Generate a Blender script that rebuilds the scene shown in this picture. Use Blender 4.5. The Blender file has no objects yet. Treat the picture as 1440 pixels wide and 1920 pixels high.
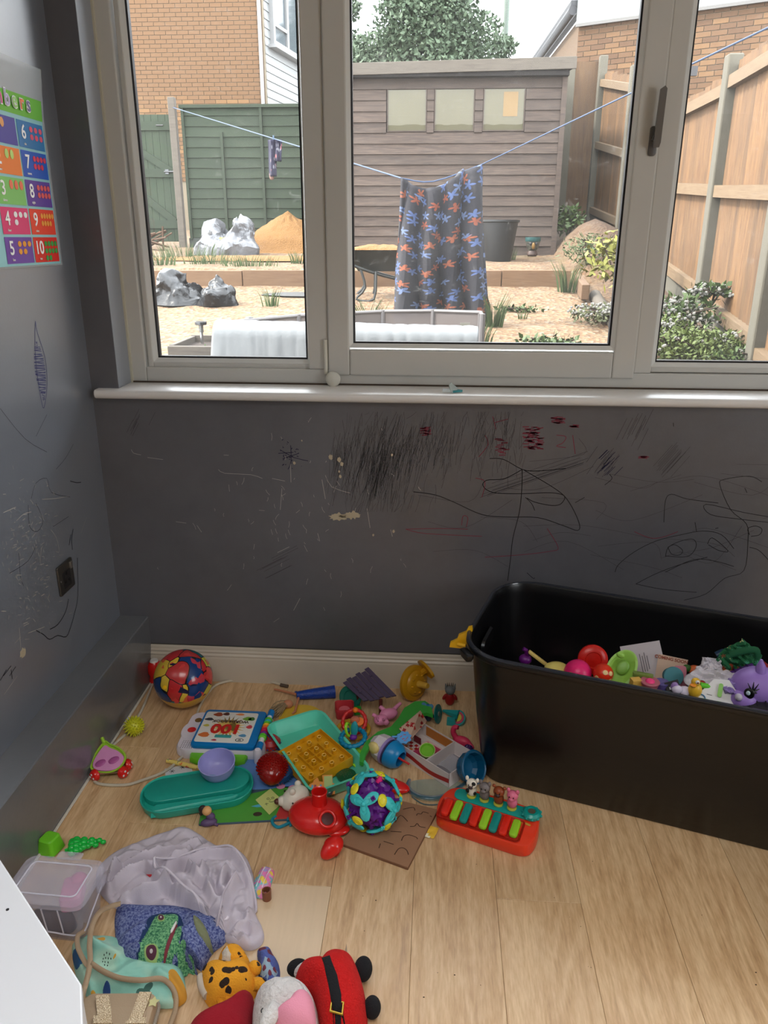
import bpy, math, random
from math import sin, cos, pi, radians as R, sqrt, atan2, hypot, exp
from mathutils import Vector, Matrix, Euler, noise as nz
random.seed(7)
SC = bpy.context.scene
COL = SC.collection

# ------------------------------------------------------------------ camera
F_PX = 1443.0
PITCH, YAW, ROLL = R(19.52), R(3.77), R(0.12)
CAM = Vector((0, -2.28, 1.44))
_fw = Vector((-sin(YAW)*cos(PITCH), cos(YAW)*cos(PITCH), -sin(PITCH)))
_rt = Vector((cos(YAW), sin(YAW), 0)); _up = _rt.cross(_fw)
_R = _rt*cos(ROLL)+_up*sin(ROLL); _U = _up*cos(ROLL)-_rt*sin(ROLL)
cd = bpy.data.cameras.new('camera'); cam = bpy.data.objects.new('camera', cd); COL.objects.link(cam)
cd.sensor_fit = 'VERTICAL'; cd.sensor_height = 36; cd.lens = 36*F_PX/1920; cd.clip_start = .02; cd.clip_end = 300
m = Matrix((_R, _U, -_fw)).transposed().to_4x4(); m.translation = CAM; cam.matrix_world = m
SC.camera = cam

# ------------------------------------------------------------------ world, sun, added fill lights, exposure
SC.view_settings.view_transform = 'Standard'; SC.view_settings.look = 'None'
SC.view_settings.exposure = 0.62; SC.view_settings.gamma = 1; SC.view_settings.use_curve_mapping = False
w = bpy.data.worlds.new('sky'); SC.world = w; w.use_nodes = True
wn = w.node_tree; wn.nodes.clear()
wo = wn.nodes.new('ShaderNodeOutputWorld'); bg = wn.nodes.new('ShaderNodeBackground')
tc = wn.nodes.new('ShaderNodeTexCoord'); ns = wn.nodes.new('ShaderNodeTexNoise'); cr = wn.nodes.new('ShaderNodeValToRGB')
ns.inputs['Scale'].default_value = 2.5; ns.inputs['Detail'].default_value = 5
cr.color_ramp.elements[0].position = .35; cr.color_ramp.elements[0].color = (.80, .88, .98, 1)
cr.color_ramp.elements[1].position = .6; cr.color_ramp.elements[1].color = (.97, .985, 1, 1)
wn.links.new(tc.outputs['Generated'], ns.inputs['Vector']); wn.links.new(ns.outputs['Fac'], cr.inputs['Fac'])
wn.links.new(cr.outputs['Color'], bg.inputs['Color']); wn.links.new(bg.outputs['Background'], wo.inputs['Surface'])
bg.inputs['Strength'].default_value = 7.0
def light(name, kind, loc, rot, energy, col=(1, 1, 1), size=None, size_y=None, angle=None):
    l = bpy.data.lights.new(name, kind); l.energy = energy; l.color = col
    if kind == 'AREA':
        l.shape = 'RECTANGLE'; l.size = size; l.size_y = size_y
    if angle: l.angle = angle
    o = bpy.data.objects.new(name, l); o.location = loc; o.rotation_euler = rot; COL.objects.link(o); return o
light('sun', 'SUN', (0, 0, 12), Vector((-.95, -.12, .95)).to_track_quat('Z', 'Y').to_euler(), 7.0, (1, .93, .82), angle=R(8))
cl_ = light('overhead_fill', 'AREA', (-.1, -2.45, 2.36), (R(4), 0, 0), 12, (1, .985, .96), 1.3, 1.0); cl_.data.spread = R(130)  # added overhead fill that brightens the floor, no actual fitting
light('side_fill', 'AREA', (2.62, -2.05, 1.35), Vector((1, -.25, .04)).to_track_quat('Z', 'Y').to_euler(), 19, (.93, .97, 1), 1.2, 1.2)  # added fill for the left wall and frames, no window on this side

# ------------------------------------------------------------------ pixel -> world on a real plane
def ray(x, y): return (x-720)/F_PX*_R+(960-y)/F_PX*_U+_fw
def FZ(x, y, z=0.0):
    d = ray(x, y); return CAM+d*((z-CAM.z)/d.z)
def FY(x, y, yy=0.0):
    d = ray(x, y); return CAM+d*((yy-CAM.y)/d.y)
def FX(x, y, xx):
    d = ray(x, y); return CAM+d*((xx-CAM.x)/d.x)

# ------------------------------------------------------------------ materials
EXT = 1.0
def lin(c): return tuple(EXT*(v/255/12.92 if v/255 <= .04045 else ((v/255+.055)/1.055)**2.4) for v in c)+(1,)
class NT:
    def __init__(s, name):
        s.m = bpy.data.materials.new(name); s.m.use_nodes = True; s.t = s.m.node_tree; s.n = s.t.nodes
        s.b = s.n['Principled BSDF']; s.out = s.n['Material Output']
    def new(s, k, **kw):
        o = s.n.new('ShaderNode'+k)
        for a, v in kw.items():
            if a.startswith('i_'): o.inputs[a[2:].replace('_', ' ')].default_value = v
            else: setattr(o, a, v)
        return o
    def l(s, a, b): s.t.links.new(a, b)
    def math(s, op, a, b=None, c=None):
        o = s.n.new('ShaderNodeMath'); o.operation = op
        for i, v in enumerate((a, b, c)):
            if v is None: continue
            if isinstance(v, (int, float)): o.inputs[i].default_value = v
            else: s.l(v, o.inputs[i])
        return o.outputs[0]
    def mix(s, f, a, b):
        o = s.n.new('ShaderNodeMix'); o.data_type = 'RGBA'
        for i, v in ((0, f), (6, a), (7, b)):
            if isinstance(v, (int, float)): o.inputs[i].default_value = v
            elif isinstance(v, tuple): o.inputs[i].default_value = v
            else: s.l(v, o.inputs[i])
        return o.outputs[2]
    def ramp(s, f, stops, const=False):
        o = s.n.new('ShaderNodeValToRGB'); s.l(f, o.inputs[0]); e = o.color_ramp.elements
        if const: o.color_ramp.interpolation = 'CONSTANT'
        while len(e) < len(stops): e.new(.5)
        for k, (p, c) in enumerate(stops): e[k].position = p; e[k].color = c
        return o.outputs[0]
    def coord(s, kind='Object', scale=None):
        o = s.n.new('ShaderNodeTexCoord').outputs[kind]
        if scale:
            mp = s.n.new('ShaderNodeMapping'); mp.inputs['Scale'].default_value = scale; s.l(o, mp.inputs[0]); o = mp.outputs[0]
        return o
    def noise(s, sc, det=3, vec=None, rough=.5, dist=0):
        o = s.new('TexNoise', i_Scale=sc, i_Detail=det, i_Roughness=rough, i_Distortion=dist); s.l(vec if vec else s.coord(), o.inputs['Vector']); return o.outputs['Fac']
    def bump(s, h, st, dist=.01):
        o = s.new('Bump', i_Strength=st, i_Distance=dist); s.l(h, o.inputs['Height']); s.l(o.outputs[0], s.b.inputs['Normal'])
CACHE = {}
def M(c, rough=.4, metal=0, var=0, vs=8, bump=0, bs=80, rnd=0, trans=0, alpha=1, coat=0, sheen=0, c2=None, grain=None, bd=.004, ior=1.45):
    key = (EXT, c, rough, metal, var, vs, bump, bs, rnd, trans, alpha, coat, sheen, c2, grain, bd)
    if key in CACHE: return CACHE[key]
    s = NT('surface_%d_%d_%d' % c[:3]); b = s.b
    b.inputs['Roughness'].default_value = rough; b.inputs['Metallic'].default_value = metal; b.inputs['IOR'].default_value = ior
    b.inputs['Transmission Weight'].default_value = trans; b.inputs['Alpha'].default_value = alpha
    b.inputs['Coat Weight'].default_value = coat; b.inputs['Sheen Weight'].default_value = sheen
    col = lin(c); b.inputs['Base Color'].default_value = col
    vec = s.coord('Object', grain) if grain else s.coord()
    if var or c2:
        f = s.noise(vs, 4, vec, .6)
        if c2: o = s.mix(s.ramp(f, [(.4, (0, 0, 0, 1)), (.62, (1, 1, 1, 1))]), col, lin(c2))
        else: o = s.mix(f, tuple(v*(1-var) for v in col[:3])+(1,), tuple(min(1, v*(1+var)) for v in col[:3])+(1,))
        s.l(o, b.inputs['Base Color'])
    if rnd:
        oi = s.new('ObjectInfo'); h = s.new('HueSaturation')
        s.l(s.math('MULTIPLY_ADD', oi.outputs['Random'], 2*rnd, 1-rnd), h.inputs['Value'])
        s.l(s.math('MULTIPLY_ADD', oi.outputs['Random'], .03*rnd, .5-.015*rnd), h.inputs['Hue'])
        if b.inputs['Base Color'].is_linked: s.l(b.inputs['Base Color'].links[0].from_socket, h.inputs['Color'])
        else: h.inputs['Color'].default_value = col
        s.l(h.outputs[0], b.inputs['Base Color'])
    if bump: s.bump(s.noise(bs, 4, vec), bump, bd)
    CACHE[key] = s.m; return s.m
def petal(name, base, cols, scale=9, coord='Object', r0=.22, r1=.12, k=5, bump=.3, rough=.9, bs=200, dens=1.0, base2=None, sc3=None):
    """cloth printed with scattered flower / leaf motifs"""
    s = NT(name); b = s.b; b.inputs['Roughness'].default_value = rough
    v = s.coord(coord, sc3)
    mp = s.new('Mapping'); mp.inputs['Scale'].default_value = (scale,)*3; s.l(v, mp.inputs[0])
    vo = s.new('TexVoronoi', feature='F1'); vo.inputs['Scale'].default_value = 1
    if coord == 'UV': vo.voronoi_dimensions = '2D'
    s.l(mp.outputs[0], vo.inputs['Vector'])
    d = s.new('VectorMath', operation='SUBTRACT'); s.l(mp.outputs[0], d.inputs[0]); s.l(vo.outputs['Position'], d.inputs[1])
    sp = s.new('SeparateXYZ'); s.l(d.outputs[0], sp.inputs[0])
    cs = s.new('SeparateColor'); s.l(vo.outputs['Color'], cs.inputs[0])
    an = s.math('ARCTAN2', sp.outputs[1], sp.outputs[0]); an = s.math('ADD', an, s.math('MULTIPLY', cs.outputs[2], 6.28))
    rr = s.math('MULTIPLY_ADD', s.math('COSINE', s.math('MULTIPLY', an, k)), r1, r0)
    mask = s.math('LESS_THAN', vo.outputs['Distance'], rr)
    mask = s.math('MULTIPLY', mask, s.math('LESS_THAN', cs.outputs[1], dens))
    n = len(cols); pc = s.ramp(cs.outputs[0], [(i/n, lin(c)) for i, c in enumerate(cols)], True)
    bc = lin(base)
    if base2: bc = s.mix(s.ramp(s.noise(scale*.6, 3, v), [(.45, (0, 0, 0, 1)), (.55, (1, 1, 1, 1))]), lin(base), lin(base2))
    s.l(s.mix(mask, bc, pc), b.inputs['Base Color'])
    s.bump(s.noise(bs, 3), bump, .003)
    return s.m
def woodmat(name, c1, c2, rough=.6, grain=(3, 3, 40), rnd=.15, bump=.2, sc=3):
    s = NT(name); b = s.b; b.inputs['Roughness'].default_value = rough
    oi = s.new('ObjectInfo'); v = s.coord('Object', grain)
    va = s.new('VectorMath', operation='ADD'); s.l(v, va.inputs[0])
    cx = s.new('CombineXYZ'); s.l(s.math('MULTIPLY', oi.outputs['Random'], 37.0), cx.inputs[0]); s.l(s.math('MULTIPLY', oi.outputs['Random'], 91.0), cx.inputs[1]); s.l(cx.outputs[0], va.inputs[1])
    f = s.noise(sc, 6, va.outputs[0], .62, .6); g = s.noise(sc*6, 4, va.outputs[0], .6)
    ff = s.math('ADD', s.math('MULTIPLY', f, .75), s.math('MULTIPLY', g, .25))
    c = s.ramp(ff, [(.32, lin(c1)), (.62, lin(c2))])
    h = s.new('HueSaturation'); s.l(c, h.inputs['Color']); s.l(s.math('MULTIPLY_ADD', oi.outputs['Random'], 2*rnd, 1-rnd), h.inputs['Value'])
    s.l(h.outputs[0], b.inputs['Base Color']); s.bump(ff, bump, .004)
    return s.m

# ------------------------------------------------------------------ mesh shapes: each returns (verts, faces)
def join(*ps):
    V, Fc = [], []
    for p in ps:
        n = len(V); V += list(p[0]); Fc += [tuple(i+n for i in f) for f in p[1]]
    return V, Fc
def tf(p, loc=(0, 0, 0), rot=(0, 0, 0), sc=(1, 1, 1)):
    mm = Matrix.Translation(Vector(loc)) @ Euler(rot).to_matrix().to_4x4() @ Matrix.Diagonal(Vector(sc if hasattr(sc, '__len__') else (sc,)*3).to_4d())
    return [mm @ Vector(v) for v in p[0]], p[1]
def box(sx, sy, sz, c=(0, 0, 0)):
    x, y, z = sx/2, sy/2, sz/2
    V = [Vector((a*x+c[0], b_*y+c[1], d*z+c[2])) for d in (-1, 1) for b_ in (-1, 1) for a in (-1, 1)]
    return V, [(0, 2, 3, 1), (4, 5, 7, 6), (0, 1, 5, 4), (2, 6, 7, 3), (0, 4, 6, 2), (1, 3, 7, 5)]
def bx(x0, x1, y0, y1, z0, z1): return box(x1-x0, y1-y0, z1-z0, ((x0+x1)/2, (y0+y1)/2, (z0+z1)/2))
def rr(w, h, r, n=5):
    r = min(r, w/2-1e-4, h/2-1e-4); P = []
    for q, (cx, cy) in enumerate(((w/2-r, h/2-r), (-w/2+r, h/2-r), (-w/2+r, -h/2+r), (w/2-r, -h/2+r))):
        for k in range(n+1):
            a = (q+k/n)*pi/2; P.append((cx+r*cos(a), cy+r*sin(a)))
    return P
def loft(rings, cap0=True, cap1=True, close=False):
    n = len(rings[0]); V = [Vector(p) for r in rings for p in r]; Fc = []
    m_ = len(rings)
    for i in range(m_ if close else m_-1):
        j = (i+1) % m_
        for k in range(n):
            a = (k+1) % n; Fc.append((i*n+k, i*n+a, j*n+a, j*n+k))
    if not close:
        if cap0: Fc.append(tuple(range(n))[::-1])
        if cap1: Fc.append(tuple(range((m_-1)*n, m_*n)))
    return V, Fc
def ring(P, z, s=1): return [(x*s, y*s, z) for x, y in P]
def inset(w, h, r, d, z, n=5): return [(x, y, z) for x, y in rr(w-2*d, h-2*d, max(r-d, .0005), n)]
def rbox(w, h, t, r, e=.003, n=5):
    """rounded slab, z from 0 to t, edge rounding e"""
    e = min(e, t/2*.98)
    return loft([inset(w, h, r, e, 0, n), inset(w, h, r, e*.3, e*.3, n), inset(w, h, r, 0, e, n), inset(w, h, r, 0, t-e, n), inset(w, h, r, e*.3, t-e*.3, n), inset(w, h, r, e, t, n)])
def tray(w, h, t, r, wall=.003, flare=0, floor=.003, lip=0, n=6):
    """open tray"""
    R_ = [inset(w-2*flare, h-2*flare, r-flare, .002, 0, n), inset(w-2*flare, h-2*flare, r-flare, 0, .003, n), inset(w, h, r, 0, t-.002, n)]
    if lip: R_ += [inset(w+2*lip, h+2*lip, r+lip, 0, t-.002, n), inset(w+2*lip, h+2*lip, r+lip, 0, t, n)]
    R_ += [inset(w, h, r, wall*.3, t, n), inset(w, h, r, wall, t-.001, n), inset(w-2*flare, h-2*flare, r-flare, wall, floor+.004, n), inset(w-2*flare, h-2*flare, r-flare, wall+.004, floor, n)]
    return loft(R_)
def lathe(prof, n=28, cap0=True, cap1=True):
    return loft([[(r*cos(2*pi*k/n), r*sin(2*pi*k/n), z) for k in range(n)] for r, z in prof], cap0, cap1)
def cyl(r, h, n=20, e=None, r2=None):
    e = min(r, h)*.12 if e is None else e; r2 = r if r2 is None else r2
    return lathe([(r-e, 0), (r, e), (r2, h-e), (r2-e, h)], n)
def ell(rx, ry=None, rz=None, nu=24, nv=14, fn=None):
    ry = rx if ry is None else ry; rz = rx if rz is None else rz
    V = [Vector((0, 0, -rz))]; Fc = []
    for j in range(1, nv):
        t = -pi/2+pi*j/nv
        for i in range(nu):
            p = 2*pi*i/nu; V.append(Vector((rx*cos(t)*cos(p), ry*cos(t)*sin(p), rz*sin(t))))
    V.append(Vector((0, 0, rz)))
    for i in range(nu):
        a = (i+1) % nu
        Fc.append((0, 1+a, 1+i)); Fc.append((len(V)-1, len(V)-1-nu+i, len(V)-1-nu+a))
        for j in range(nv-2): Fc.append((1+j*nu+i, 1+j*nu+a, 1+(j+1)*nu+a, 1+(j+1)*nu+i))
    if fn: V = [v*fn(v.normalized()) for v in V]
    return V, Fc
def smoothpts(P, k=6, closed=False):
    P = [Vector(p) for p in P]; n = len(P); out = []
    rng = range(n if closed else n-1)
    for i in rng:
        g = lambda j: P[j % n] if closed else P[max(0, min(n-1, j))]
        a, b, c, d = g(i-1), g(i), g(i+1), g(i+2)
        for q in range(k):
            t = q/k; out.append(.5*((2*b)+(c-a)*t+(2*a-5*b+4*c-d)*t*t+(-a+3*b-3*c+d)*t**3))
    if not closed: out.append(P[-1])
    return out
def tube(P, r, n=8, closed=False, sm=0, flat=1.0):
    if sm: P = smoothpts(P, sm, closed)
    P = [Vector(p) for p in P]; N = len(P); rings = []; up = None
    for i in range(N):
        t = (P[(i+1) % N]-P[i-1]) if closed or 0 < i < N-1 else (P[1]-P[0] if i == 0 else P[-1]-P[-2])
        t.normalize()
        if up is None:
            up = Vector((0, 0, 1)) if abs(t.z) < .9 else Vector((1, 0, 0))
        s = t.cross(up).normalized(); up = s.cross(t).normalized()
        rad = r(i/(N-1)) if callable(r) else r
        rings.append([P[i]+s*rad*cos(2*pi*k/n)+up*rad*flat*sin(2*pi*k/n) for k in range(n)])
    return loft(rings, True, True, closed)
def torus(Rr, r, n=36, m_=10, fn=None):
    rings = []
    for i in range(n):
        a = 2*pi*i/n; q = r*(fn(a) if fn else 1)
        rings.append([((Rr+q*cos(2*pi*k/m_))*cos(a), (Rr+q*cos(2*pi*k/m_))*sin(a), q*sin(2*pi*k/m_)) for k in range(m_)])
    return loft(rings, close=True)
def prism(poly, h, z=0): return loft([[(x, y, z) for x, y in poly], [(x, y, z+h) for x, y in poly]])
def grid(nx, ny, fn):
    V = [Vector(fn(i/nx, j/ny)) for j in range(ny+1) for i in range(nx+1)]
    return V, [(j*(nx+1)+i, j*(nx+1)+i+1, (j+1)*(nx+1)+i+1, (j+1)*(nx+1)+i) for j in range(ny) for i in range(nx)]
def ribbon(P, w, nrm=(0, 0, 1), th=0):
    P = [Vector(p) for p in P]; nrm = Vector(nrm); V = []; Fc = []
    for i, p in enumerate(P):
        t = (P[min(i+1, len(P)-1)]-P[max(i-1, 0)]); s = t.cross(nrm)
        s = s.normalized() if s.length > 1e-9 else Vector((0, 0, 0))
        ww = w(i/(len(P)-1)) if callable(w) else w
        V += [p-s*ww/2, p+s*ww/2]
    Fc = [(2*i, 2*i+1, 2*i+3, 2*i+2) for i in range(len(P)-1)]
    return V, Fc
def star(n, r0, r1, ph=0): return [((r0 if k % 2 == 0 else r1)*cos(ph+pi*k/n), (r0 if k % 2 == 0 else r1)*sin(ph+pi*k/n)) for k in range(2*n)]
def circ(r, n=20, ry=None, c=(0, 0)): return [(c[0]+r*cos(2*pi*k/n), c[1]+(ry or r)*sin(2*pi*k/n)) for k in range(n)]
class Blob:
    """soft heap: star-shaped outline, height field h(x,y), base flat on z0"""
    def __init__(s, outline, H, fn=None, rings=22, seg=96, pw=2.2, c=None, z0=0.002, sm=True):
        P = [Vector((p[0], p[1], 0)) for p in outline]; s.c = Vector((c[0], c[1], 0)) if c else sum(P, Vector())/len(P)
        P = smoothpts(P, 8, True) if sm else P
        A = sorted((atan2((p-s.c).y, (p-s.c).x), (p-s.c).length) for p in P); s.A = A
        s.H, s.fn, s.pw, s.z0, s.rings, s.seg = H, fn, pw, z0, rings, seg
    def rad(s, a):
        A = s.A; n = len(A)
        for i in range(n):
            if A[i][0] >= a: break
        else: i = 0
        a1, r1 = A[i]; a0, r0 = A[i-1]
        if i == 0 and a0 > a1:
            if a > a1: a1 += 2*pi
            else: a0 -= 2*pi
        t = (a-a0)/(a1-a0) if a1 > a0 else 0
        return r0+(r1-r0)*t
    def h(s, x, y):
        d = Vector((x, y, 0))-s.c; r = s.rad(atan2(d.y, d.x)); q = min(1, d.length/r)
        e = (1-q**s.pw)
        b = s.H*sqrt(max(0, e))
        return s.z0+b+(s.fn(x, y)*min(1, e*2.5) if s.fn else 0)
    def mesh(s):
        V = []; Fc = []
        cz = s.h(s.c.x, s.c.y); V.append(Vector((s.c.x, s.c.y, max(cz, s.z0+.002))))
        for j in range(1, s.rings+1):
            q = (j/s.rings)**.85
            for i in range(s.seg):
                a = -pi+2*pi*i/s.seg; r = s.rad(a)*q; x, y = s.c.x+r*cos(a), s.c.y+r*sin(a)
                V.append(Vector((x, y, max(s.h(x, y), s.z0) if j < s.rings else s.z0)))
        for i in range(s.seg):
            k = (i+1) % s.seg; Fc.append((0, 1+i, 1+k))
            for j in range(s.rings-1):
                b = 1+j*s.seg; Fc.append((b+i, b+s.seg+i, b+s.seg+k, b+k))
        Fc.append(tuple(range(1+(s.rings-1)*s.seg, 1+s.rings*s.seg))[::-1])
        return V, Fc
    def decal(s, poly, lift=.002, k=6):
        """polygon laid over the heap"""
        P = [Vector((p[0], p[1], 0)) for p in poly]; c = sum(P, Vector())/len(P); V = [Vector((c.x, c.y, s.h(c.x, c.y)+lift))]; n = len(P); Fc = []
        for j in range(1, k+1):
            for p in P:
                q = c+(p-c)*(j/k); V.append(Vector((q.x, q.y, s.h(q.x, q.y)+(lift if j < k else lift*.2))))
        for i in range(n):
            a = (i+1) % n; Fc.append((0, 1+i, 1+a))
            for j in range(k-1): Fc.append((1+j*n+i, 1+(j+1)*n+i, 1+(j+1)*n+a, 1+j*n+a))
        return V, Fc
def folds(sc, amp, seed=0, ang=0, stretch=3, ridge=True):
    ca, sa = cos(ang), sin(ang)
    def f(x, y):
        wx = x+.05*nz.noise(Vector((x*6, y*6, seed+9))); wy = y+.05*nz.noise(Vector((x*6, y*6, seed+19)))
        u = (wx*ca+wy*sa)*sc/stretch; v = (-wx*sa+wy*ca)*sc; t = 0; a = 1
        for o in range(3):
            k = nz.noise(Vector((u*(2**o), v*(2**o), seed+o*7.3)))
            t += a*((1-abs(k)*2.2)-.6 if ridge else k); a *= .45
        return t*amp
    return f

# ------------------------------------------------------------------ objects
def children_fix(o, parent):
    if parent is not None: o.parent = parent
def mk(name, shape, mat, parent=None, loc=(0, 0, 0), rot=(0, 0, 0), smooth=38, uv=None, data=None):
    if data is None:
        V, Fc = shape; me = bpy.data.meshes.new(name); me.from_pydata([tuple(v) for v in V], [], Fc)
        if uv:
            l = me.uv_layers.new(name='UV')
            for p in me.polygons:
                for li, vi in zip(p.loop_indices, p.vertices): l.data[li].uv = uv[vi]
        me.validate(); me.update()
        if smooth:
            me.polygons.foreach_set('use_smooth', [True]*len(me.polygons)); me.set_sharp_from_angle(angle=R(smooth))
        if mat: me.materials.append(mat)
    else: me = data
    o = bpy.data.objects.new(name, me); COL.objects.link(o); o.location = loc; o.rotation_euler = rot
    children_fix(o, parent); return o
def tag(o, label=None, cat=None, group=None, kind=None):
    if label: o['label'] = label
    if cat: o['category'] = cat
    if group: o['group'] = group
    if kind: o['kind'] = kind
    return o
def thing(name, label, cat, loc=(0, 0, 0), rot=(0, 0, 0), group=None):
    o = bpy.data.objects.new(name, None); COL.objects.link(o); o.location = loc
    o.rotation_euler = rot if hasattr(rot, '__len__') else (0, 0, rot); o.empty_display_size = .05
    return tag(o, label, cat, group)
def struct(name, shape=None, mat=None, **k):
    o = mk(name, shape, mat, **k) if shape else bpy.data.objects.new(name, None)
    if not shape: COL.objects.link(o)
    o['kind'] = 'structure'; return o
def stuff(o): o['kind'] = 'stuff'; return o
def text(name, s, size, mat, parent, loc, rot=(0, 0, 0), ext=.0004, bold=0, align='CENTER'):
    c = bpy.data.curves.new(name, 'FONT'); c.body = s; c.size = size; c.extrude = ext; c.offset = bold; c.align_x = align; c.align_y = 'CENTER'; c.resolution_u = 3
    t = bpy.data.objects.new('tmp', c); COL.objects.link(t); dg = bpy.context.evaluated_depsgraph_get(); dg.update()
    me = bpy.data.meshes.new_from_object(t.evaluated_get(dg)); bpy.data.objects.remove(t); me.materials.clear(); me.materials.append(mat)
    o = bpy.data.objects.new(name, me); COL.objects.link(o); o.parent = parent; o.location = loc; o.rotation_euler = rot; return o
def quadframe(pts, z):
    """pixel corners (back-left, back-right, front-right, front-left) on height z -> centre, angle, width, depth"""
    a, b, c, d = [FZ(x, y, z) for x, y in pts]; ctr = (a+b+c+d)/4; ux = ((b-a)+(c-d))/2; uy = ((a-d)+(b-c))/2
    return Vector((ctr.x, ctr.y, 0)), atan2(ux.y, ux.x), ux.length, uy.length

# palette
WHITE = M((226, 225, 222), .35); RED = M((214, 30, 26), .25, coat=.3); TEAL = M((20, 165, 155), .35); MINT = M((98, 214, 186), .35)
LIME = M((150, 215, 40), .3); YEL = M((246, 190, 20), .3); BLACK = M((12, 12, 13), .35); BLUE = M((10, 120, 190), .3)
PURP = M((98, 30, 140), .35); PINK = M((236, 130, 180), .4); LILAC = M((160, 158, 215), .3); DARK = M((30, 28, 30), .5)
MAGENTA = M((225, 30, 120), .35); ORANGE = M((240, 120, 30), .35); GREEN = M((40, 150, 50), .35); CREAM = M((238, 226, 196), .5)
GREY = M((120, 120, 124), .4); BROWN = M((110, 60, 40), .45); SILVER = M((190, 190, 190), .25, metal=1)

# ================================================================== ROOM SHELL
XL, XR, YB, ZC = -1.047, 2.7, -4.7, 2.42
WX0, WX1, SILL, HEAD = -.962, 2.5, .983, 2.26
def wallmat(name, c, ct=.3, cr_=.35, ci=1.5):
    s = NT(name); b = s.b; b.inputs['Roughness'].default_value = .42
    f = s.noise(2.2, 4); g = s.noise(14, 5, None, .7); k = s.math('ADD', s.math('MULTIPLY', f, .6), s.math('MULTIPLY', g, .4))
    cc = lin(c); s.l(s.ramp(k, [(.35, tuple(v*.86 for v in cc[:3])+(1,)), (.65, tuple(v*1.12 for v in cc[:3])+(1,))]), b.inputs['Base Color'])
    s.l(s.ramp(g, [(.3, (.3,)*3+(1,)), (.7, (.42,)*3+(1,))]), b.inputs['Roughness'])
    b.inputs['IOR'].default_value = 1.6; b.inputs['Coat Weight'].default_value = ct; b.inputs['Coat Roughness'].default_value = cr_; b.inputs['Coat IOR'].default_value = ci
    s.bump(s.noise(160, 3), .12, .002); return s.m
WALL = wallmat('grey_wall_paint', (93, 93, 98)); LWALL = wallmat('grey_wall_paint_lit', (112, 118, 128), 1, .40, 2.1)  # left copy of the same paint, lighter and bluer to imitate window light
wb = struct('wall_back', join(bx(XL-.3, XR, 0, .3, 0, SILL), bx(XL-.3, WX0, 0, .3, SILL, ZC), bx(WX1, XR, 0, .3, SILL, ZC), bx(WX0, WX1, 0, .3, HEAD, ZC)), WALL, smooth=0)
wl = struct('wall_left', bx(XL-.1, XL, YB, 0, 0, ZC), LWALL, smooth=0)
struct('wall_right', bx(XR, XR+.1, YB, .3, 0, ZC), M((150, 150, 148), .7), smooth=0)
struct('wall_rear', bx(XL-.1, XR+.1, YB-.1, YB, 0, ZC), M((150, 150, 148), .7), smooth=0)
struct('ceiling', bx(XL-.3, XR+.1, YB-.1, .3, ZC, ZC+.1), M((235, 235, 232), .8), smooth=0)
boxing = struct('trim_1', loft([[(XL, YB, 0), (XL, YB, .235), (-.953, YB, .235), (-.950, YB, .232), (-.950, YB, 0)], [(XL, 0, 0), (XL, 0, .235), (-.953, 0, .235), (-.950, 0, .232), (-.950, 0, 0)]]), M((104, 106, 110), .3, var=.12, coat=.5, vs=9, bump=.1, bs=60), smooth=0)
mk('floor_bead', tube([(-.947, YB, .004), (-.947, 0, .004)], .004, 6), M((205, 200, 188), .6), boxing)
# floor: laminate planks
struct('floor', bx(XL-.1, XR+.1, YB-.1, .3, -.08, -.0125), M((90, 70, 50), .8), smooth=0)
FLOOR = bpy.data.objects['floor']
def floormat():
    s = NT('oak_laminate'); b = s.b
    oi = s.new('ObjectInfo'); v = s.coord('Object', (1, .12, 1)); va = s.new('VectorMath', operation='ADD'); s.l(v, va.inputs[0])
    cx = s.new('CombineXYZ')
    for i, kf in ((0, 57.0), (1, 31.0), (2, 17.0)): s.l(s.math('MULTIPLY', oi.outputs['Random'], kf), cx.inputs[i])
    s.l(cx.outputs[0], va.inputs[1]); V = va.outputs[0]
    big = s.noise(7, 3, V, .5, 1.2); mid = s.noise(38, 4, V, .6, .8); fin = s.noise(220, 3, V, .6)
    r = s.math('FRACT', s.math('MULTIPLY', big, 9.0)); r = s.math('ABSOLUTE', s.math('SUBTRACT', r, .5))
    k = s.math('ADD', s.math('ADD', s.math('MULTIPLY', r, .3), s.math('MULTIPLY', mid, .45)), s.math('MULTIPLY', fin, .48))
    c = s.ramp(k, [(.3, lin((176, 138, 98))), (.5, lin((204, 167, 124))), (.70, lin((224, 192, 150)))])
    kn = s.noise(5.5, 2, s.coord('Object', (1, .6, 1))); c = s.mix(s.ramp(kn, [(.68, (0, 0, 0, 1)), (.8, (.5, .5, .5, 1))]), c, lin((150, 105, 64)))
    h = s.new('HueSaturation'); s.l(c, h.inputs['Color']); s.l(s.math('MULTIPLY_ADD', oi.outputs['Random'], .16, .92), h.inputs['Value']); s.l(h.outputs[0], b.inputs['Base Color'])
    s.l(s.ramp(mid, [(.3, (.36,)*3+(1,)), (.7, (.5,)*3+(1,))]), b.inputs['Roughness']); s.bump(k, .06, .002); return s.m
FM = floormat(); PW = .193
ends = {3: -.884, 0: -.875, -2: -.70, -1: -1.5, 1: -2.0, 2: -.35, 4: -1.25, 5: -.5, 6: -1.0}
pm = {}
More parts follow.
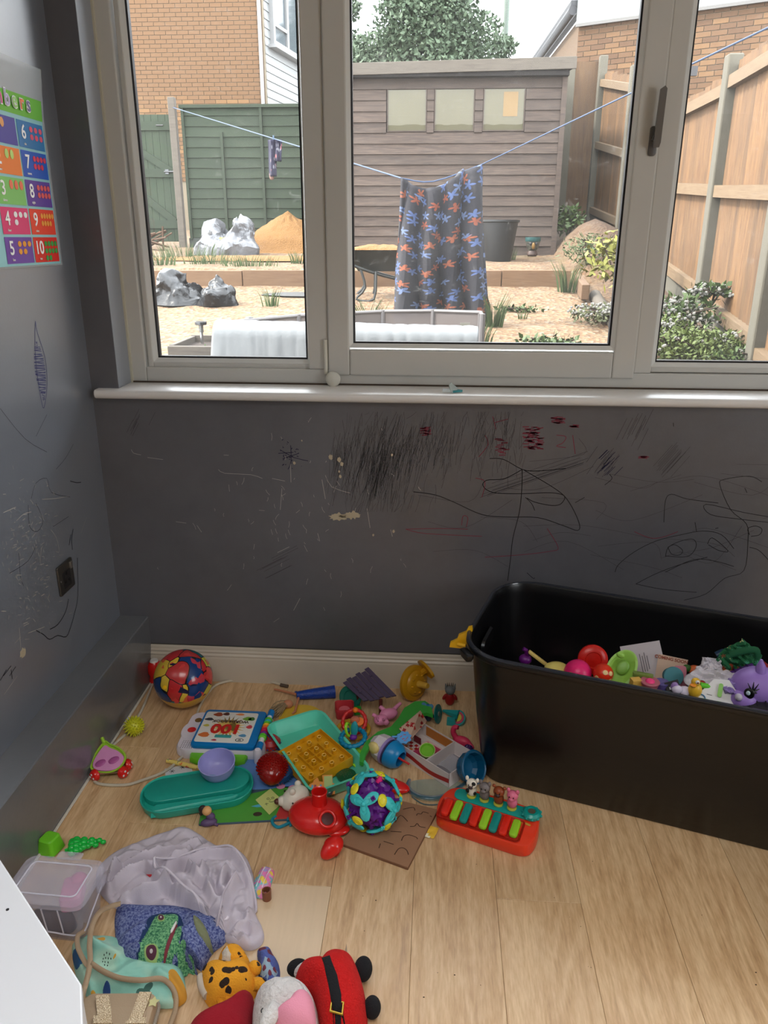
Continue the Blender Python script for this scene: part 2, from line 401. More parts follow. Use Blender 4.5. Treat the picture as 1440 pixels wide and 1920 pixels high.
for k in range(-3, 16):
    x0 = -.408+PW*k; x1 = x0+PW; a0 = max(x0, -.95); b0 = min(x1, XR)
    if b0-a0 < .01: continue
    cuts = []; e = ends.get(k, -random.random()*1.2); y = e
    while y > YB: cuts.append(y); y -= 1.29
    y = e+1.29
    while y < 0: cuts.append(y); y += 1.29
    cuts = [0]+sorted(cuts, reverse=True)+[YB]
    for t0, t1 in zip(cuts, cuts[1:]):
        L = t0-t1-.0006; W = b0-a0-.0006
        key = (round(L, 4), round(W, 4))
        if key not in pm:
            o = mk('floor_plank', loft([[(-W/2, -L/2, -.012), (W/2, -L/2, -.012), (W/2, L/2, -.012), (-W/2, L/2, -.012)], [(-W/2, -L/2, -.0006), (W/2, -L/2, -.0006), (W/2, L/2, -.0006), (-W/2, L/2, -.0006)], [(-W/2+.0007, -L/2+.0007, 0), (W/2-.0007, -L/2+.0007, 0), (W/2-.0007, L/2-.0007, 0), (-W/2+.0007, L/2-.0007, 0)]]), FM, FLOOR, smooth=0); pm[key] = o.data
        else: o = mk('floor_plank', None, None, FLOOR, data=pm[key])
        o.location = ((a0+b0)/2, (t0+t1)/2, 0)
        if k == 0 and abs(t0+.875) < .01: o.data = o.data.copy(); o.data.materials[0] = M((216, 190, 156), .36, var=.08, vs=14, grain=(6, .4, 1))
sp_ = []
for _ in range(26):
    x, y = random.uniform(-.2, .75), random.uniform(-1.3, -.75); r = random.choice((.0008, .0012, .002)); sp_.append(tf(ell(r, r*.7, r*.4, 6, 4), (x, y, .0005)))
stuff(mk('floor_crumbs', join(*sp_), M((60, 40, 28), .8), FLOOR))
# skirting board
pr_ = [(0, 0), (-.016, 0), (-.016, .088), (-.013, .094), (-.0135, .1), (-.009, .106), (-.0095, .112), (-.006, .118), (-.006, .124), (-.003, .13), (0, .131)]
sk = struct('baseboard_back', loft([[(x, y, z) for y, z in pr_] for x in (-.95, XR)]), M((200, 190, 174), .35, var=.06, vs=12), smooth=30)
mk('caulk_gap', tube([(-.95, -.002, .1325), (XR, -.002, .1325)], .0016, 5), M((70, 66, 60), .9), sk)

# ------------------------------------------------------------------ window
UP = M((222, 222, 218), .28); UPS = M((202, 200, 194), .32, var=.04, vs=5); GASK = M((24, 22, 26), .5)
win = struct('window_1')
def fring(x0, x1, z0, z1, w, y0, y1, wb_=None):
    wb_ = wb_ or w
    return join(bx(x0, x0+w, y0, y1, z0, z1), bx(x1-w, x1, y0, y1, z0, z1), bx(x0+w, x1-w, y0, y1, z0, z0+wb_), bx(x0+w, x1-w, y0, y1, z1-w, z1))
def bev(o, w=.0035, seg=2):
    b = o.modifiers.new('bevel', 'BEVEL'); b.width = w; b.segments = seg; b.limit_method = 'ANGLE'; return o
FZ0, FZ1 = 1.008, HEAD
bev(mk('outer_frame', fring(WX0, WX1, FZ0, FZ1, .05, .108, .178), UPS, win, smooth=0), .004)
bev(mk('mullion', bx(-.392, -.33, .106, .178, FZ0+.05, FZ1-.05), UPS, win, smooth=0), .004)
bev(mk('mullion', bx(.60, .652, .106, .178, FZ0+.05, FZ1-.05), UPS, win, smooth=0), .004)
def light_unit(x0, x1, z0, z1, fy, sash):
    """x0..x1, z0..z1 = visible glass"""
    nm = 'sash' if sash else 'fixed_light'
    w = .085 if sash else .036
    if sash: f = bev(mk('sash', fring(x0-.078, x1+.078, z0-.098, z1+.06, .066, fy-.02, fy+.05, .078), UPS, win, smooth=0), .005)
    else: f = bev(mk('fixed_frame', fring(x0-.03, x1+.03, z0-.03, z1+.03, .016, fy, fy+.05), UPS, win, smooth=0), .003)
    g = .014
    bd = [ (x0-g, z0-g), (x1+g, z0-g), (x1+g, z1+g), (x0-g, z1+g) ]; bi = [(x0-.001, z0-.001), (x1+.001, z0-.001), (x1+.001, z1+.001), (x0-.001, z1+.001)]
    ya = fy-.018 if sash else fy+.004
    mk('glazing_bead', loft([[(x, ya+.03, z) for x, z in bd], [(x, ya, z) for x, z in bd], [(x, ya+.008, z) for x, z in bi], [(x, ya+.03, z) for x, z in bi]], close=True), UP, f, smooth=20)
    bj = [(x0+.004, z0+.004), (x1-.004, z0+.004), (x1-.004, z1-.004), (x0+.004, z1-.004)]
    mk('gasket', loft([[(x, ya+.009, z) for x, z in bi], [(x, ya+.03, z) for x, z in bi], [(x, ya+.03, z) for x, z in bj], [(x, ya+.012, z) for x, z in bj]], close=True), GASK, f, smooth=0)
    mk('glass_pane', bx(x0-.002, x1+.002, ya+.022, ya+.026, z0-.002, z1+.002), GLASS, f, smooth=0)
    return f
def glassmat():
    s = NT('window_glass'); s.n.remove(s.b)
    tr = s.new('BsdfTransparent'); tr.inputs[0].default_value = (.985, .99, .985, 1); gl = s.new('BsdfGlossy', i_Roughness=.0)
    df = s.new('BsdfTranslucent'); df.inputs[0].default_value = (.96, .95, .9, 1)
    fr = s.new('Fresnel', i_IOR=1.25); m1 = s.new('MixShader'); m2 = s.new('MixShader')
    s.l(fr.outputs[0], m1.inputs[0]); s.l(tr.outputs[0], m1.inputs[1]); s.l(gl.outputs[0], m1.inputs[2])
    a = s.noise(3.0, 4, s.coord('Object', (1, 1, 2)), .6); b = s.noise(26, 5, s.coord('Object', (1, 1, 1.5)), .7, 1.5); c = s.noise(70, 3, s.coord('Object', (3, 1, .6)), .6)
    v = s.math('ADD', s.ramp(a, [(.35, (.006,)*3+(1,)), (.75, (.016,)*3+(1,))]), s.ramp(b, [(.6, (0, 0, 0, 1)), (.76, (.04,)*3+(1,))]))
    v = s.math('ADD', v, s.ramp(c, [(.64, (0, 0, 0, 1)), (.8, (.025,)*3+(1,))]))
    s.l(v, m2.inputs[0]); s.l(m1.outputs[0], m2.inputs[1]); s.l(df.outputs[0], m2.inputs[2]); s.l(m2.outputs[0], s.out.inputs[0]); return s.m
GLASS = glassmat()
l1 = light_unit(-.876, -.400, 1.086, 2.175, .118, False)
l2 = light_unit(-.252, .522, 1.140, 2.14, .118, True)
l3 = light_unit(.668, 2.44, 1.090, 2.175, .118, False)
# window handle on the opening sash (espagnolette, turned up)
hp = FY(1221, 265, .098)
h0 = mk('handle_plate', tf(rbox(.022, .075, .006, .008, .002), (0, 0, 0), (R(90), 0, 0)), M((96, 92, 88), .4), l2, (hp.x+.004, .0975, hp.z))
mk('handle_lever', join(tf(cyl(.009, .022, 14), (0, 0, .012), (R(90), 0, 0)), loft([[(x, -.032, z) for x, z in ((-.007, -.012), (.009, -.012), (.012, .0), (.014, .13), (.008, .137), (-.002, .13))], [(x, -.02, z) for x, z in ((-.007, -.012), (.009, -.012), (.012, .0), (.014, .13), (.008, .137), (-.002, .13))]])), M((120, 116, 112), .22, metal=.3), h0, (.002, 0, -.006))
# hinge cover cap and friction hinge on the mullion
mk('hinge_cover', tube([(-.338, .1, 1.045), (-.338, .1, 1.15)], .006, 8), M((218, 214, 200), .4), win)
tag(mk('round_cap', tf(lathe([(.0, 0), (.022, .0), (.0235, .003), (.023, .008), (.016, .014), (.0, .016)], 28), (0, 0, 0), (R(90), 0, 0)), M((215, 212, 200), .4), win, (FY(625, 713, .09).x, .09, 1.032)), 'round cream plastic hinge cap')
mk('drip_line', tube([(WX0+.001, .104, 1.012), (WX1, .104, 1.012)], .0035, 5), M((76, 62, 50), .9, var=.4, vs=40), win)
mk('lit_reveal_face', bx(WX0, WX0+.0015, .0, .107, 1.011, HEAD), M((150, 154, 160), .4), win, smooth=0)  # sheet added over the reveal paint, daylight put into its paler colour
mk('caulk_strip', bx(WX0-.001, WX0+.007, .098, .11, 1.01, HEAD), M((200, 195, 176), .7), win)
sl = struct('window_sill', loft([[(x, .108, .983), (x, -.028, .983), (x, -.035, .988), (x, -.038, .997), (x, -.036, 1.005), (x, -.03, 1.0095), (x, .108, 1.0105)] for x in (-1.025, WX1+.05)]), M((228, 225, 222), .34, var=.05, vs=14, coat=.15), smooth=40)
# small clip lying on the sill
cp = FZ(848, 737, 1.0105)
t = thing('toy_clip', 'tiny clear and teal plastic clip lying on the white window sill', 'clip', (cp.x, cp.y, 1.0115), R(20))
mk('clear_wing', tf(prism([(0, 0), (.018, .002), (.024, .012), (.004, .03), (-.004, .022)], .0025), (-.004, 0, 0), (R(70), 0, R(10))), M((225, 235, 232), .15, trans=.6), t)
mk('clear_wing', tf(prism([(0, 0), (-.03, .004), (-.026, .016), (-.004, .014)], .0025), (0, 0, .001), (R(30), 0, 0)), M((225, 235, 232), .15, trans=.6), t)
mk('teal_lever', tf(prism([(0, -.004), (.03, -.002), (.032, .003), (.02, .009), (0, .006)], .005), (.002, .002, .001), (R(12), 0, 0)), M((50, 140, 145), .3), t)

# ------------------------------------------------------------------ marks on the walls
INK = M((26, 25, 27), .6); CRA = M((70, 68, 70), .8); SCR = M((190, 186, 178), .8); RC = M((128, 48, 64), .7); NAVY = M((26, 26, 60), .6); CHIP = M((186, 172, 146), .8)
def wpx(P, y=-.0006): return [FY(x, yy_, 0)+Vector((0, y, 0)) for x, yy_ in P]
def zz(x, y): return (x/1.714+600, y/1.714+740)       # crop used while tracing the wall
def stroke(P, w=.0022, sm=4): return ribbon(smoothpts(wpx(P), sm), w, (0, -1, 0))
pen = [[(545, 205), (590, 208), (650, 240), (700, 245), (790, 237)], [(650, 240), (592, 270), (535, 275), (525, 295), (560, 315), (650, 318), (740, 315), (785, 325), (775, 350), (745, 356), (690, 345), (665, 332)],
 [(650, 240), (648, 310), (640, 380), (620, 460), (612, 530), (603, 598)], [(300, 312), (370, 322), (430, 345), (520, 385), (600, 393), (700, 395), (780, 420), (828, 436), (832, 410), (800, 345), (760, 305), (655, 242)],
 [(660, 330), (680, 350), (690, 372)], [(850, 330), (820, 347)], [(948, 570), (960, 545), (1010, 505), (1080, 470), (1160, 450), (1230, 438), (1290, 450), (1330, 495)], [(1110, 520), (1120, 490), (1160, 470), (1200, 465), (1208, 490), (1180, 520), (1110, 518)],
 [(1118, 490), (1140, 482), (1165, 500), (1155, 515), (1130, 512), (1118, 490)], [(1245, 480), (1260, 460), (1300, 490), (1310, 505), (1280, 500), (1248, 482)], [(1420, 280), (1380, 262), (1300, 272), (1285, 290), (1320, 370), (1370, 415), (1375, 470), (1362, 565), (1300, 590), (1240, 640), (1170, 660)],
 [(1440, 392), (1360, 378), (1240, 352), (1255, 385), (1350, 400), (1440, 410)], [(1015, 608), (1080, 575), (1160, 545), (1245, 522)], [(1015, 608), (1100, 625), (1210, 635)], [(1110, 570), (1200, 530), (1270, 535), (1330, 552)], [(1380, 450), (1375, 430), (1400, 422), (1420, 432), (1412, 450), (1385, 455)], [(1380, 490), (1410, 500), (1440, 530)],
 [(1105, 410), (1110, 340), (1130, 320), (1180, 335), (1280, 348)], [(1135, 90), (1136, 102)], [(1205, 410), (1210, 440)], [(1270, 430), (1280, 428)], [(930, 255), (938, 270), (915, 290)], [(1365, 300), (1372, 315)], [(665, 572), (685, 590), (690, 588)]]
stuff(mk('ink_scribble', join(*[stroke([zz(*p) for p in q], .0024 if i < 4 else .0019) for i, q in enumerate(pen)]), INK, wb, smooth=0))
S = []
for _ in range(620):
    r = random.random()
    if r < .5: cx, cy, l, lean = random.gauss(712, 34), random.gauss(876, 38), random.uniform(20, 75), random.gauss(.2, .12)
    elif r < .75: cx, cy, l, lean = random.gauss(800, 45), random.gauss(830, 28), random.uniform(20, 60), random.gauss(.2, .15)
    elif r < .9: cx, cy, l, lean = random.gauss(930, 30), random.gauss(830, 30), random.uniform(15, 60), random.gauss(.1, .2)
    else: cx, cy, l, lean = random.gauss(645, 14), random.gauss(870, 30), random.uniform(20, 60), random.gauss(.1, .2)
    y0 = max(772, cy-l/2); y1 = min(960, cy+l/2)
    if y1 <= y0+5: continue
    S.append(stroke([(cx+lean*l/2, y0), (cx+random.uniform(-3, 3), (y0+y1)/2), (cx-lean*l/2, y1)], random.uniform(.0005, .0011), 3))
stuff(mk('charcoal_hatching', join(*S), M((76, 75, 77), .85), wb, smooth=0))
S = []
for cx, cy, n, l, lean in ((260, 795, 8, 24, .5), (1250, 860, 14, 40, .9), (1195, 800, 10, 40, .5), (1130, 865, 12, 30, .7), (520, 1050, 8, 24, 2), (1000, 905, 8, 60, 3)):
    for _ in range(n):
        a, b = cx+random.gauss(0, 12), cy+random.gauss(0, 10); S.append(stroke([(a+l*lean/2, b-l/2), (a-l*lean/2, b+l/2)], .0009, 1))
for _ in range(26):
    a, b = random.uniform(780, 1430), random.uniform(860, 1060); S.append(stroke([(a, b), (a+random.uniform(30, 120), b+random.uniform(-25, 25)), (a+random.uniform(80, 260), b+random.uniform(-50, 50))], .0008, 5))
stuff(mk('pencil_scribble', join(*S), M((68, 66, 68), .85), wb, smooth=0))
S = [stroke([zz(*p) for p in q], .002) for q in ([(275, 432), (380, 430), (475, 432)], [(275, 432), (340, 446), (520, 455)], [(530, 522), (640, 515), (740, 503), (765, 490), (730, 430)], [(455, 420), (460, 390), (475, 395), (470, 425)], [(500, 268), (530, 280), (520, 330)], [(760, 130), (790, 135), (780, 155), (760, 165), (790, 170)], [(812, 130), (820, 190)], [(510, 200), (540, 160), (530, 130)], [(555, 70), (565, 110)], [(560, 90), (605, 78)], [(1010, 440), (1060, 460), (1100, 458), (1150, 440)])]
for cx, cy, wx, wy, n in ((685, 138, 26, 36, 60), (338, 118, 10, 14, 14), (765, 82, 14, 8, 18), (585, 170, 14, 30, 16), (817, 103, 7, 4, 8), (1040, 200, 8, 4, 6)):
    for _ in range(n):
        a, b = zz(cx+random.uniform(-wx, wx), cy+random.uniform(-wy, wy)); S.append(stroke([(a-6, b+random.uniform(-2, 2)), (a+6, b+random.uniform(-2, 2))], .0028, 1))
stuff(mk('red_crayon_marks', join(*S), RC, wb, smooth=0))
S = []
for _ in range(34):
    a, b = random.gauss(545, 13), random.gauss(855, 13); S.append(stroke([(a, b), (a+random.uniform(-4, 4), b+random.uniform(-3, 3))], .0022, 1))
for q in ([(525, 843), (552, 858), (578, 864)], [(522, 850), (550, 848)], [(545, 835), (546, 865), (540, 880)], [(530, 860), (560, 850)]): S.append(stroke(q, .002, 2))
for _ in range(14):
    a, b = random.gauss(1140, 9), random.gauss(860, 12); S.append(stroke([(a+8, b-8), (a-8, b+8)], .0016, 1))
stuff(mk('blue_biro_dots', join(*S), NAVY, wb, smooth=0))
def scratches(n, dist, rng, wpt, base):
    S = list(base)
    for _ in range(n):
        a, b = dist(); l = random.uniform(*rng); an = random.gauss(1.5, .5); S.append(wpt([(a, b), (a+cos(an)*l*.5+random.uniform(-2, 2), b+sin(an)*l*.5), (a+cos(an)*l, b+sin(an)*l)]))
    return join(*S)
zl = lambda x, y: (x/2.483+180, y/2.483+740)
base = [stroke([zl(*p) for p in q], .0012, 2) for q in ([(570, 348), (600, 366), (720, 372), (775, 390)], [(165, 255), (175, 272), (210, 280)], [(240, 292), (312, 302)], [(372, 591), (420, 598)], [(470, 608), (492, 640)], [(845, 735), (900, 708)], [(905, 320), (908, 408)], [(866, 436), (858, 536)], [(1052, 395), (1068, 485)], [(1262, 530), (1276, 620)], [(1068, 375), (1098, 430), (1185, 458)], [(1372, 628), (1380, 660)], [(920, 1004), (950, 948)], [(1032, 645), (1042, 682)], [(820, 390), (880, 402)], [(595, 281), (618, 282)])]
stuff(mk('pale_scratches', scratches(70, lambda: (random.gauss(560, 90), random.gauss(960, 90)), (3, 14), lambda P: stroke(P, .0009, 1), base), SCR, wb, smooth=0))
def chip(cx, cy, rx, ry, sd):
    return prism([(cx+rx*cos(a)*(1+.5*nz.noise(Vector((cos(a)*3, sin(a)*3, sd)))), cy+ry*sin(a)*(1+.7*nz.noise(Vector((cos(a)*4, sin(a)*4, sd+3))))) for a in [2*pi*k/26 for k in range(26)]], .0006)
def onwall(px, py, shp): p = FY(px, py, 0); return tf(shp, (p.x, -.0008, p.z), (R(90), 0, 0))
mk('paint_chip', join(onwall(634, 969, chip(0, 0, .026, .012, 1)), onwall(660, 966, chip(0, 0, .024, .012, 5)), onwall(647, 968, chip(0, 0, .02, .005, 9))), CHIP, wb, smooth=0)
mk('paint_chip', join(*[onwall(x, y, chip(0, 0, r, r*1.3, x)) for x, y, r in ((620, 857, .006), (636, 862, .006), (641, 870, .005), (636, 884, .003), (638, 893, .004), (552, 868, .004), (700, 1003, .003), (738, 996, .004), (566, 826, .002), (735, 853, .003))]), CHIP, wb, smooth=0)
# left wall marks
def lstroke(P, w=.0014, sm=3):
    q = [FX(x, y, XL)+Vector((.0006, 0, 0)) for x, y in P]; return ribbon(smoothpts(q, sm), w, (1, 0, 0))
zq = lambda x, y: (x/3.43, y/3.43+760)
S = [lstroke([zq(*p) for p in q], .0024) for q in ([(230, 1447), (280, 1475), (318, 1505), (370, 1480), (425, 1488), (455, 1420), (480, 1330), (500, 1220), (497, 980)], [(440, 1245), (420, 1330), (370, 1410), (320, 1440)], [(470, 795), (460, 860), (465, 930)], [(455, 830), (443, 900)], [(450, 487), (490, 497), (520, 495)], [(20, 1740), (70, 1675)], [(60, 1740), (100, 1680)], [(70, 1700), (78, 1760)], [(0, 1770), (40, 1700)])]
S += [lstroke([zq(*p) for p in q], .001) for q in ([(0, 20), (160, 215), (300, 300)], [(200, 600), (230, 500), (300, 470), (330, 560), (450, 590)], [(180, 640), (190, 780), (240, 810), (275, 740), (230, 630)], [(60, 1080), (180, 1000), (230, 900)], [(120, 950), (130, 1100), (150, 1160)], [(340, 780), (440, 715)], [(230, 200), (300, 60)], [(360, 410), (420, 340), (470, 250)])]
stuff(mk('ink_scribble', join(*S), INK, wl, smooth=0))
S = []
for _ in range(170):
    a, b = zq(random.gauss(170, 110), random.gauss(950, 260)); an = random.choice((random.gauss(1.3, .4), random.gauss(-.4, .3))); l = random.uniform(2, 9)
    if a < 0: continue
    S.append(lstroke([(a, b), (a+cos(an)*l, b+sin(an)*l)], random.uniform(.0009, .002), 1))
S += [lstroke([zq(*p) for p in q], .0016) for q in ([(270, 605), (350, 600), (440, 585)], [(105, 742), (150, 700), (200, 685)], [(260, 690), (280, 740)], [(325, 800), (360, 850), (380, 940), (360, 940)], [(180, 1465), (285, 1425)], [(122, 1430), (135, 1600)], [(150, 1420), (185, 1402)], [(265, 920), (255, 1010)], [(630, 180), (660, 330), (690, 490)], [(555, 720), (520, 820)], [(25, 1860), (110, 1740)], [(95, 1530), (130, 1490)], [(20, 690), (100, 655)])]
stuff(mk('pale_scratches', join(*S), SCR, wl, smooth=0))
p = FX(*zq(147, 1592), XL); mk('paint_chip', tf(chip(0, 0, .014, .012, 4), (XL+.0002, p.y, p.z), (R(90), 0, R(90))), CHIP, wl, smooth=0)
S = []
for k in range(46):
    t_ = k/45; yy_ = 640+t_*110; wd = 3+11*sin(pi*min(1, t_*1.05))**.8 if t_ > .1 else 2; cx = 68+t_*14
    S.append(lstroke([(cx-wd*.7, yy_+random.uniform(-3, 3)), (cx+wd*.7, yy_+random.uniform(-3, 3))], .0016, 1))
S += [lstroke([(66, 602), (65, 640), (68, 690), (76, 745), (82, 765), (88, 720), (84, 670), (70, 625), (66, 602)], .002)]
stuff(mk('blue_crayon_feather', join(*S), M((70, 72, 120), .8), wl, smooth=0))
# socket
a = FX(104, 1058, XL); b = FX(137, 1090, XL)
sk = thing('wall_socket', 'single steel plug socket with dark pin holes on the left wall', 'socket', (XL, (FX(120, 1075, XL).y), FX(120, 1082, XL).z), (R(90), 0, R(90)))
mk('face_plate', rbox(.088, .088, .007, .004, .002), M((110, 106, 100), .3, metal=.9), sk)
mk('pin_hole', join(box(.005, .009, .002, (0, .012, .0075)), box(.008, .005, .002, (-.011, -.012, .0075)), box(.008, .005, .002, (.011, -.012, .0075))), BLACK, mk('socket_insert', tf(rbox(.045, .05, .0012, .004, .0005), (0, -.006, .0066)), M((34, 32, 32), .4), sk), smooth=0)
mk('rocker_switch', tf(rbox(.012, .02, .006, .001, .001), (.028, .026, .0065)), M((150, 146, 140), .3, metal=.8), sk)
mk('screw', tf(cyl(.003, .001, 10), (-.036, 0, .007)), SILVER, sk)

# ------------------------------------------------------------------ poster on left wall
yp0, yp1, zp0, zp1 = -.70, -.105, 1.375, 1.775   # y from left (out of frame) to right edge
po = thing('number_poster', 'laminated counting poster with coloured number squares on the left wall', 'poster', (XL+.002, yp1, zp0), (R(90), 0, R(90)))
# local: x = toward corner (world +y) so negative x goes left, y = up
def curl(x, y): return .002+.010*max(0, (y-.33)/.1)**1.5*.6+.004*sin(y*9)*max(0, -x*3)**.5*.3
PWd, PHt = .60, .445
def sheet(x0, x1, y0, y1, lift, nx=8, ny=8): return grid(nx, ny, lambda u, v: (x0+(x1-x0)*u, y0+(y1-y0)*v, curl(x0+(x1-x0)*u, y0+(y1-y0)*v)+lift))
mk('laminate_sheet', sheet(-PWd, .012, -.004, .475, 0, 16, 24), M((205, 212, 214), .12, alpha=.45), po)
mk('poster_paper', sheet(-PWd, 0, 0, .40, .0006, 16, 24), M((150, 205, 210), .2), po)
mk('title_band', sheet(-PWd, 0, .352, .40, .0012, 16, 4), M((110, 190, 70), .25), po)
cols5 = [((44, 120, 180), (70, 70, 160)), ((30, 90, 190), (240, 130, 60)), ((100, 70, 160), (130, 200, 110)), ((235, 70, 50), (225, 60, 120)), ((225, 45, 40), (110, 70, 165))]
NP = M((250, 250, 248), .3)
zrow = .062
icons = [((240, 90, 90), 3, 2), ((230, 60, 90), 4, 3), ((225, 90, 90), 4, 4), ((240, 150, 50), 5, 4), ((60, 170, 80), 4, 4)]
for r_ in range(5):
    y1 = .342-r_*.0685; y0 = y1-zrow
    for c_ in range(2):
        x1 = -.006-c_*.139; x0 = x1-.132
        cell = mk('number_square', sheet(x0, x1, y0, y1, .0014, 4, 4), M(cols5[r_][c_], .25), po)
        num = [['6', '1'], ['7', '2'], ['8', '3'], ['9', '4'], ['10', '5']][r_][c_]
        cz = curl((x0+x1)/2, (y0+y1)/2)+.0022
        text('numeral', num, .046, NP, cell, (x0+.028, (y0+y1)/2+.004, cz), bold=.0006)
        text('numeral_word', {'6': 'six', '7': 'seven', '8': 'eight', '9': 'nine', '10': 'ten', '1': 'one', '2': 'two', '3': 'three', '4': 'four', '5': 'five'}[num], .009, NP, cell, (x0+.030, y0+.009, cz))
        n = int(num); sh = []
        for q in range(n):
            per = 3 if n <= 6 else 4
            per = 5 if n == 9 else per
            ix, iy = q % per, q//per
            sp2 = .072/per; sh.append(tf(prism(circ(min(.0085, sp2*.42), 12, .007 if n > 3 else .011), .0004), (x0+.056+sp2*(ix+.5), y1-.016-iy*.018, cz-.0004)))
        ic = [[(225, 80, 110), (230, 160, 90)], [(225, 50, 80), (190, 220, 120)], [(225, 90, 90), (235, 120, 90)], [(240, 160, 60), (240, 240, 240)], [(50, 160, 70), (240, 160, 50)]][r_][c_]
        mk('counting_pictures', join(*sh), M(ic, .3), cell, smooth=0)
for q, (ch, cc) in enumerate(zip('Numbers', [(240, 80, 70), (70, 130, 200), (230, 90, 160), (180, 160, 200), (120, 200, 90), (240, 120, 40), (60, 60, 130)])):
    pass
cx_ = -.325
for ch, cc in zip('Numbers', [(240, 80, 70), (70, 130, 200), (230, 90, 160), (190, 180, 215), (160, 210, 120), (240, 120, 60), (110, 100, 150)]):
    wch = .05 if ch in 'Nm' else .034
    text('title_letter', ch, .05, M((250, 250, 250), .3), po, (cx_+wch/2-.0, .382, curl(0, .38)+.003), bold=.0028)
    text('title_letter', ch, .05, M(cc, .3), po, (cx_+wch/2, .382, curl(0, .38)+.0042), bold=.0006); cx_ += wch
text('title_letter', 's', .05, M((250, 250, 250), .3), po, (-.018, .382, curl(0, .38)+.003), bold=.0001) if False else None

# ================================================================== OUTSIDE
EXT = .158
def ss(a): a = max(0, min(1, a)); return a*a*(3-2*a)
def gz(x, y):
    z = .35+.11*y if y < 5.95 else 1.0045+.135+.055*(y-5.95)
    z += .26*ss((y-4.6)/3.2)*ss((x-1.35)/.6)
    return z
def gfull(x, y):
    z = gz(x, y); k = .012 if y < 5.9 else .022
    z += k*nz.noise(Vector((x*3, y*3, 0)))+.008*nz.noise(Vector((x*17, y*17, 4)))
    if x > 1.5: z += .22*exp(-((x-1.75)/.35)**2-((y-7.6)/.8)**2)
    return z
def gravel():
    s = NT('golden_gravel'); b = s.b; b.inputs['Roughness'].default_value = .95
    v = s.coord('Object'); vo = s.new('TexVoronoi', feature='F1', i_Scale=30.0); s.l(v, vo.inputs['Vector']); cs = s.new('SeparateColor'); s.l(vo.outputs['Color'], cs.inputs[0])
    c = s.ramp(cs.outputs[0], [(0, lin((206, 150, 96))), (.35, lin((236, 196, 146))), (.7, lin((180, 128, 80))), (1, lin((246, 220, 184)))])
    k = s.noise(1.1, 4, v, .65); k2 = s.noise(5, 4, v, .6)
    sy = s.new('SeparateXYZ'); s.l(v, sy.inputs[0])
    far = s.ramp(s.math('MULTIPLY_ADD', sy.outputs[1], .5, -2.45), [(0, (0, 0, 0, 1)), (1, (1, 1, 1, 1))])
    right = s.ramp(s.math('MULTIPLY_ADD', sy.outputs[0], 1.6, -2.0), [(0, (0, 0, 0, 1)), (1, (1, 1, 1, 1))])
    dirt = s.math('MAXIMUM', s.math('MULTIPLY', s.ramp(k2, [(.38, (0, 0, 0, 1)), (.6, (.8, .8, .8, 1))]), s.math('MULTIPLY', far, .55)), s.math('MULTIPLY', right, .85))
    c = s.mix(dirt, c, lin((120, 82, 54)))
    c = s.mix(s.math('MULTIPLY', s.ramp(k, [(.58, (0, 0, 0, 1)), (.74, (.5, .5, .5, 1))]), .6), c, lin((140, 156, 90)))
    s.l(c, b.inputs['Base Color']); s.bump(vo.outputs['Distance'], .8, .02); return s.m
GR = gravel()
ys = []
def gy(v):  # dense where the timber step is
    return .34+v*22
gm = grid(110, 200, lambda u, v: (-8+u*15.5, .34+(v**1.35)*23, gfull(-8+u*15.5, .34+(v**1.35)*23)))
tag(mk('garden_ground', gm, GR, smooth=60), kind='structure')
# timber sleepers edging the upper bed
TIM = woodmat('new_timber', (176, 122, 78), (214, 166, 118), .8, (2, 30, 30), .1); GTIM = woodmat('grey_timber', (126, 112, 98), (172, 158, 140), .85, (2, 30, 30), .12)
tm = thing('sleeper_edging', 'pale timber sleeper edging across the gravel below the upper bed', 'edging', (0, 5.85, 0), R(1))
for x0, x1 in ((-5.2, -3.35), (-3.35, -1.98), (-1.98, -.4), (-.4, .64), (.64, 1.33)):
    bev(mk('sleeper', box(x1-x0-.008, .09, .17), TIM, tm, ((x0+x1)/2, random.uniform(-.006, .006), 1.062+(x0+x1)*.002), smooth=0), .006)
bev(mk('sleeper', box(.07, .95, .13), TIM, tm, (1.36, -.42, 1.02), (R(3), 0, R(-6)), smooth=0), .006)
lg = thing('log_edging', 'pale round log edging beside the yellow shrub bed', 'log', (1.46, 4.75, 0), R(-4))
for k in range(2): mk('log', tf(cyl(.055, .95, 14, .01), (0, 0, 0), (R(90+6), 0, 0)), GTIM, lg, (-.03+.02*k, .05-1.0*k+.45, .90-.11*k+.05))

# ---- shed
SHW = woodmat('weathered_shed_wood', (84, 64, 56), (156, 130, 112), .85, (1.6, 26, 26), .16)
SHD = woodmat('brown_shed_wood', (128, 94, 74), (160, 124, 98), .8, (1.2, 30, 30), .05)
sh = thing('garden_shed', 'weathered brown timber garden shed with three dusty windows', 'shed', (0, 8.0, 1.24))
sx0, sx1 = -1.3, 1.46; bz = [0.0]
zs = 0; k = 0
W0, W1 = 1.42, 1.90
def board(x0, x1, z0, h): return loft([[(x, -.012, z0), (x, -.026, z0+.004), (x, -.008, z0+h+.012), (x, 0, z0+h+.012), (x, 0, z0)] for x in (x0, x1)])
while zs < 1.96:
    h = .117
    if W0-.03 < zs+h/2 < W1+.03:
        for a, b in ((sx0, -.66), (.99, sx1-.06)): mk('cladding_board', tf(board(a, b, 0, h), (0, 0, 0)), SHW, sh, (0, 0, zs), smooth=0)
        for a, b in ((-.172, -.09), (.395, .488)): mk('cladding_board', board(a, b, 0, h), SHW, sh, (0, -.004, zs), smooth=0)
    else: mk('cladding_board', board(sx0, sx1-.06, 0, h), SHD if zs > 1.88 else SHW, sh, (0, 0, zs), smooth=0)
    zs += h; k += 1
mk('corner_post', bx(sx1-.06, sx1, -.035, .02, -.02, 2.06), SHW, sh, smooth=0)
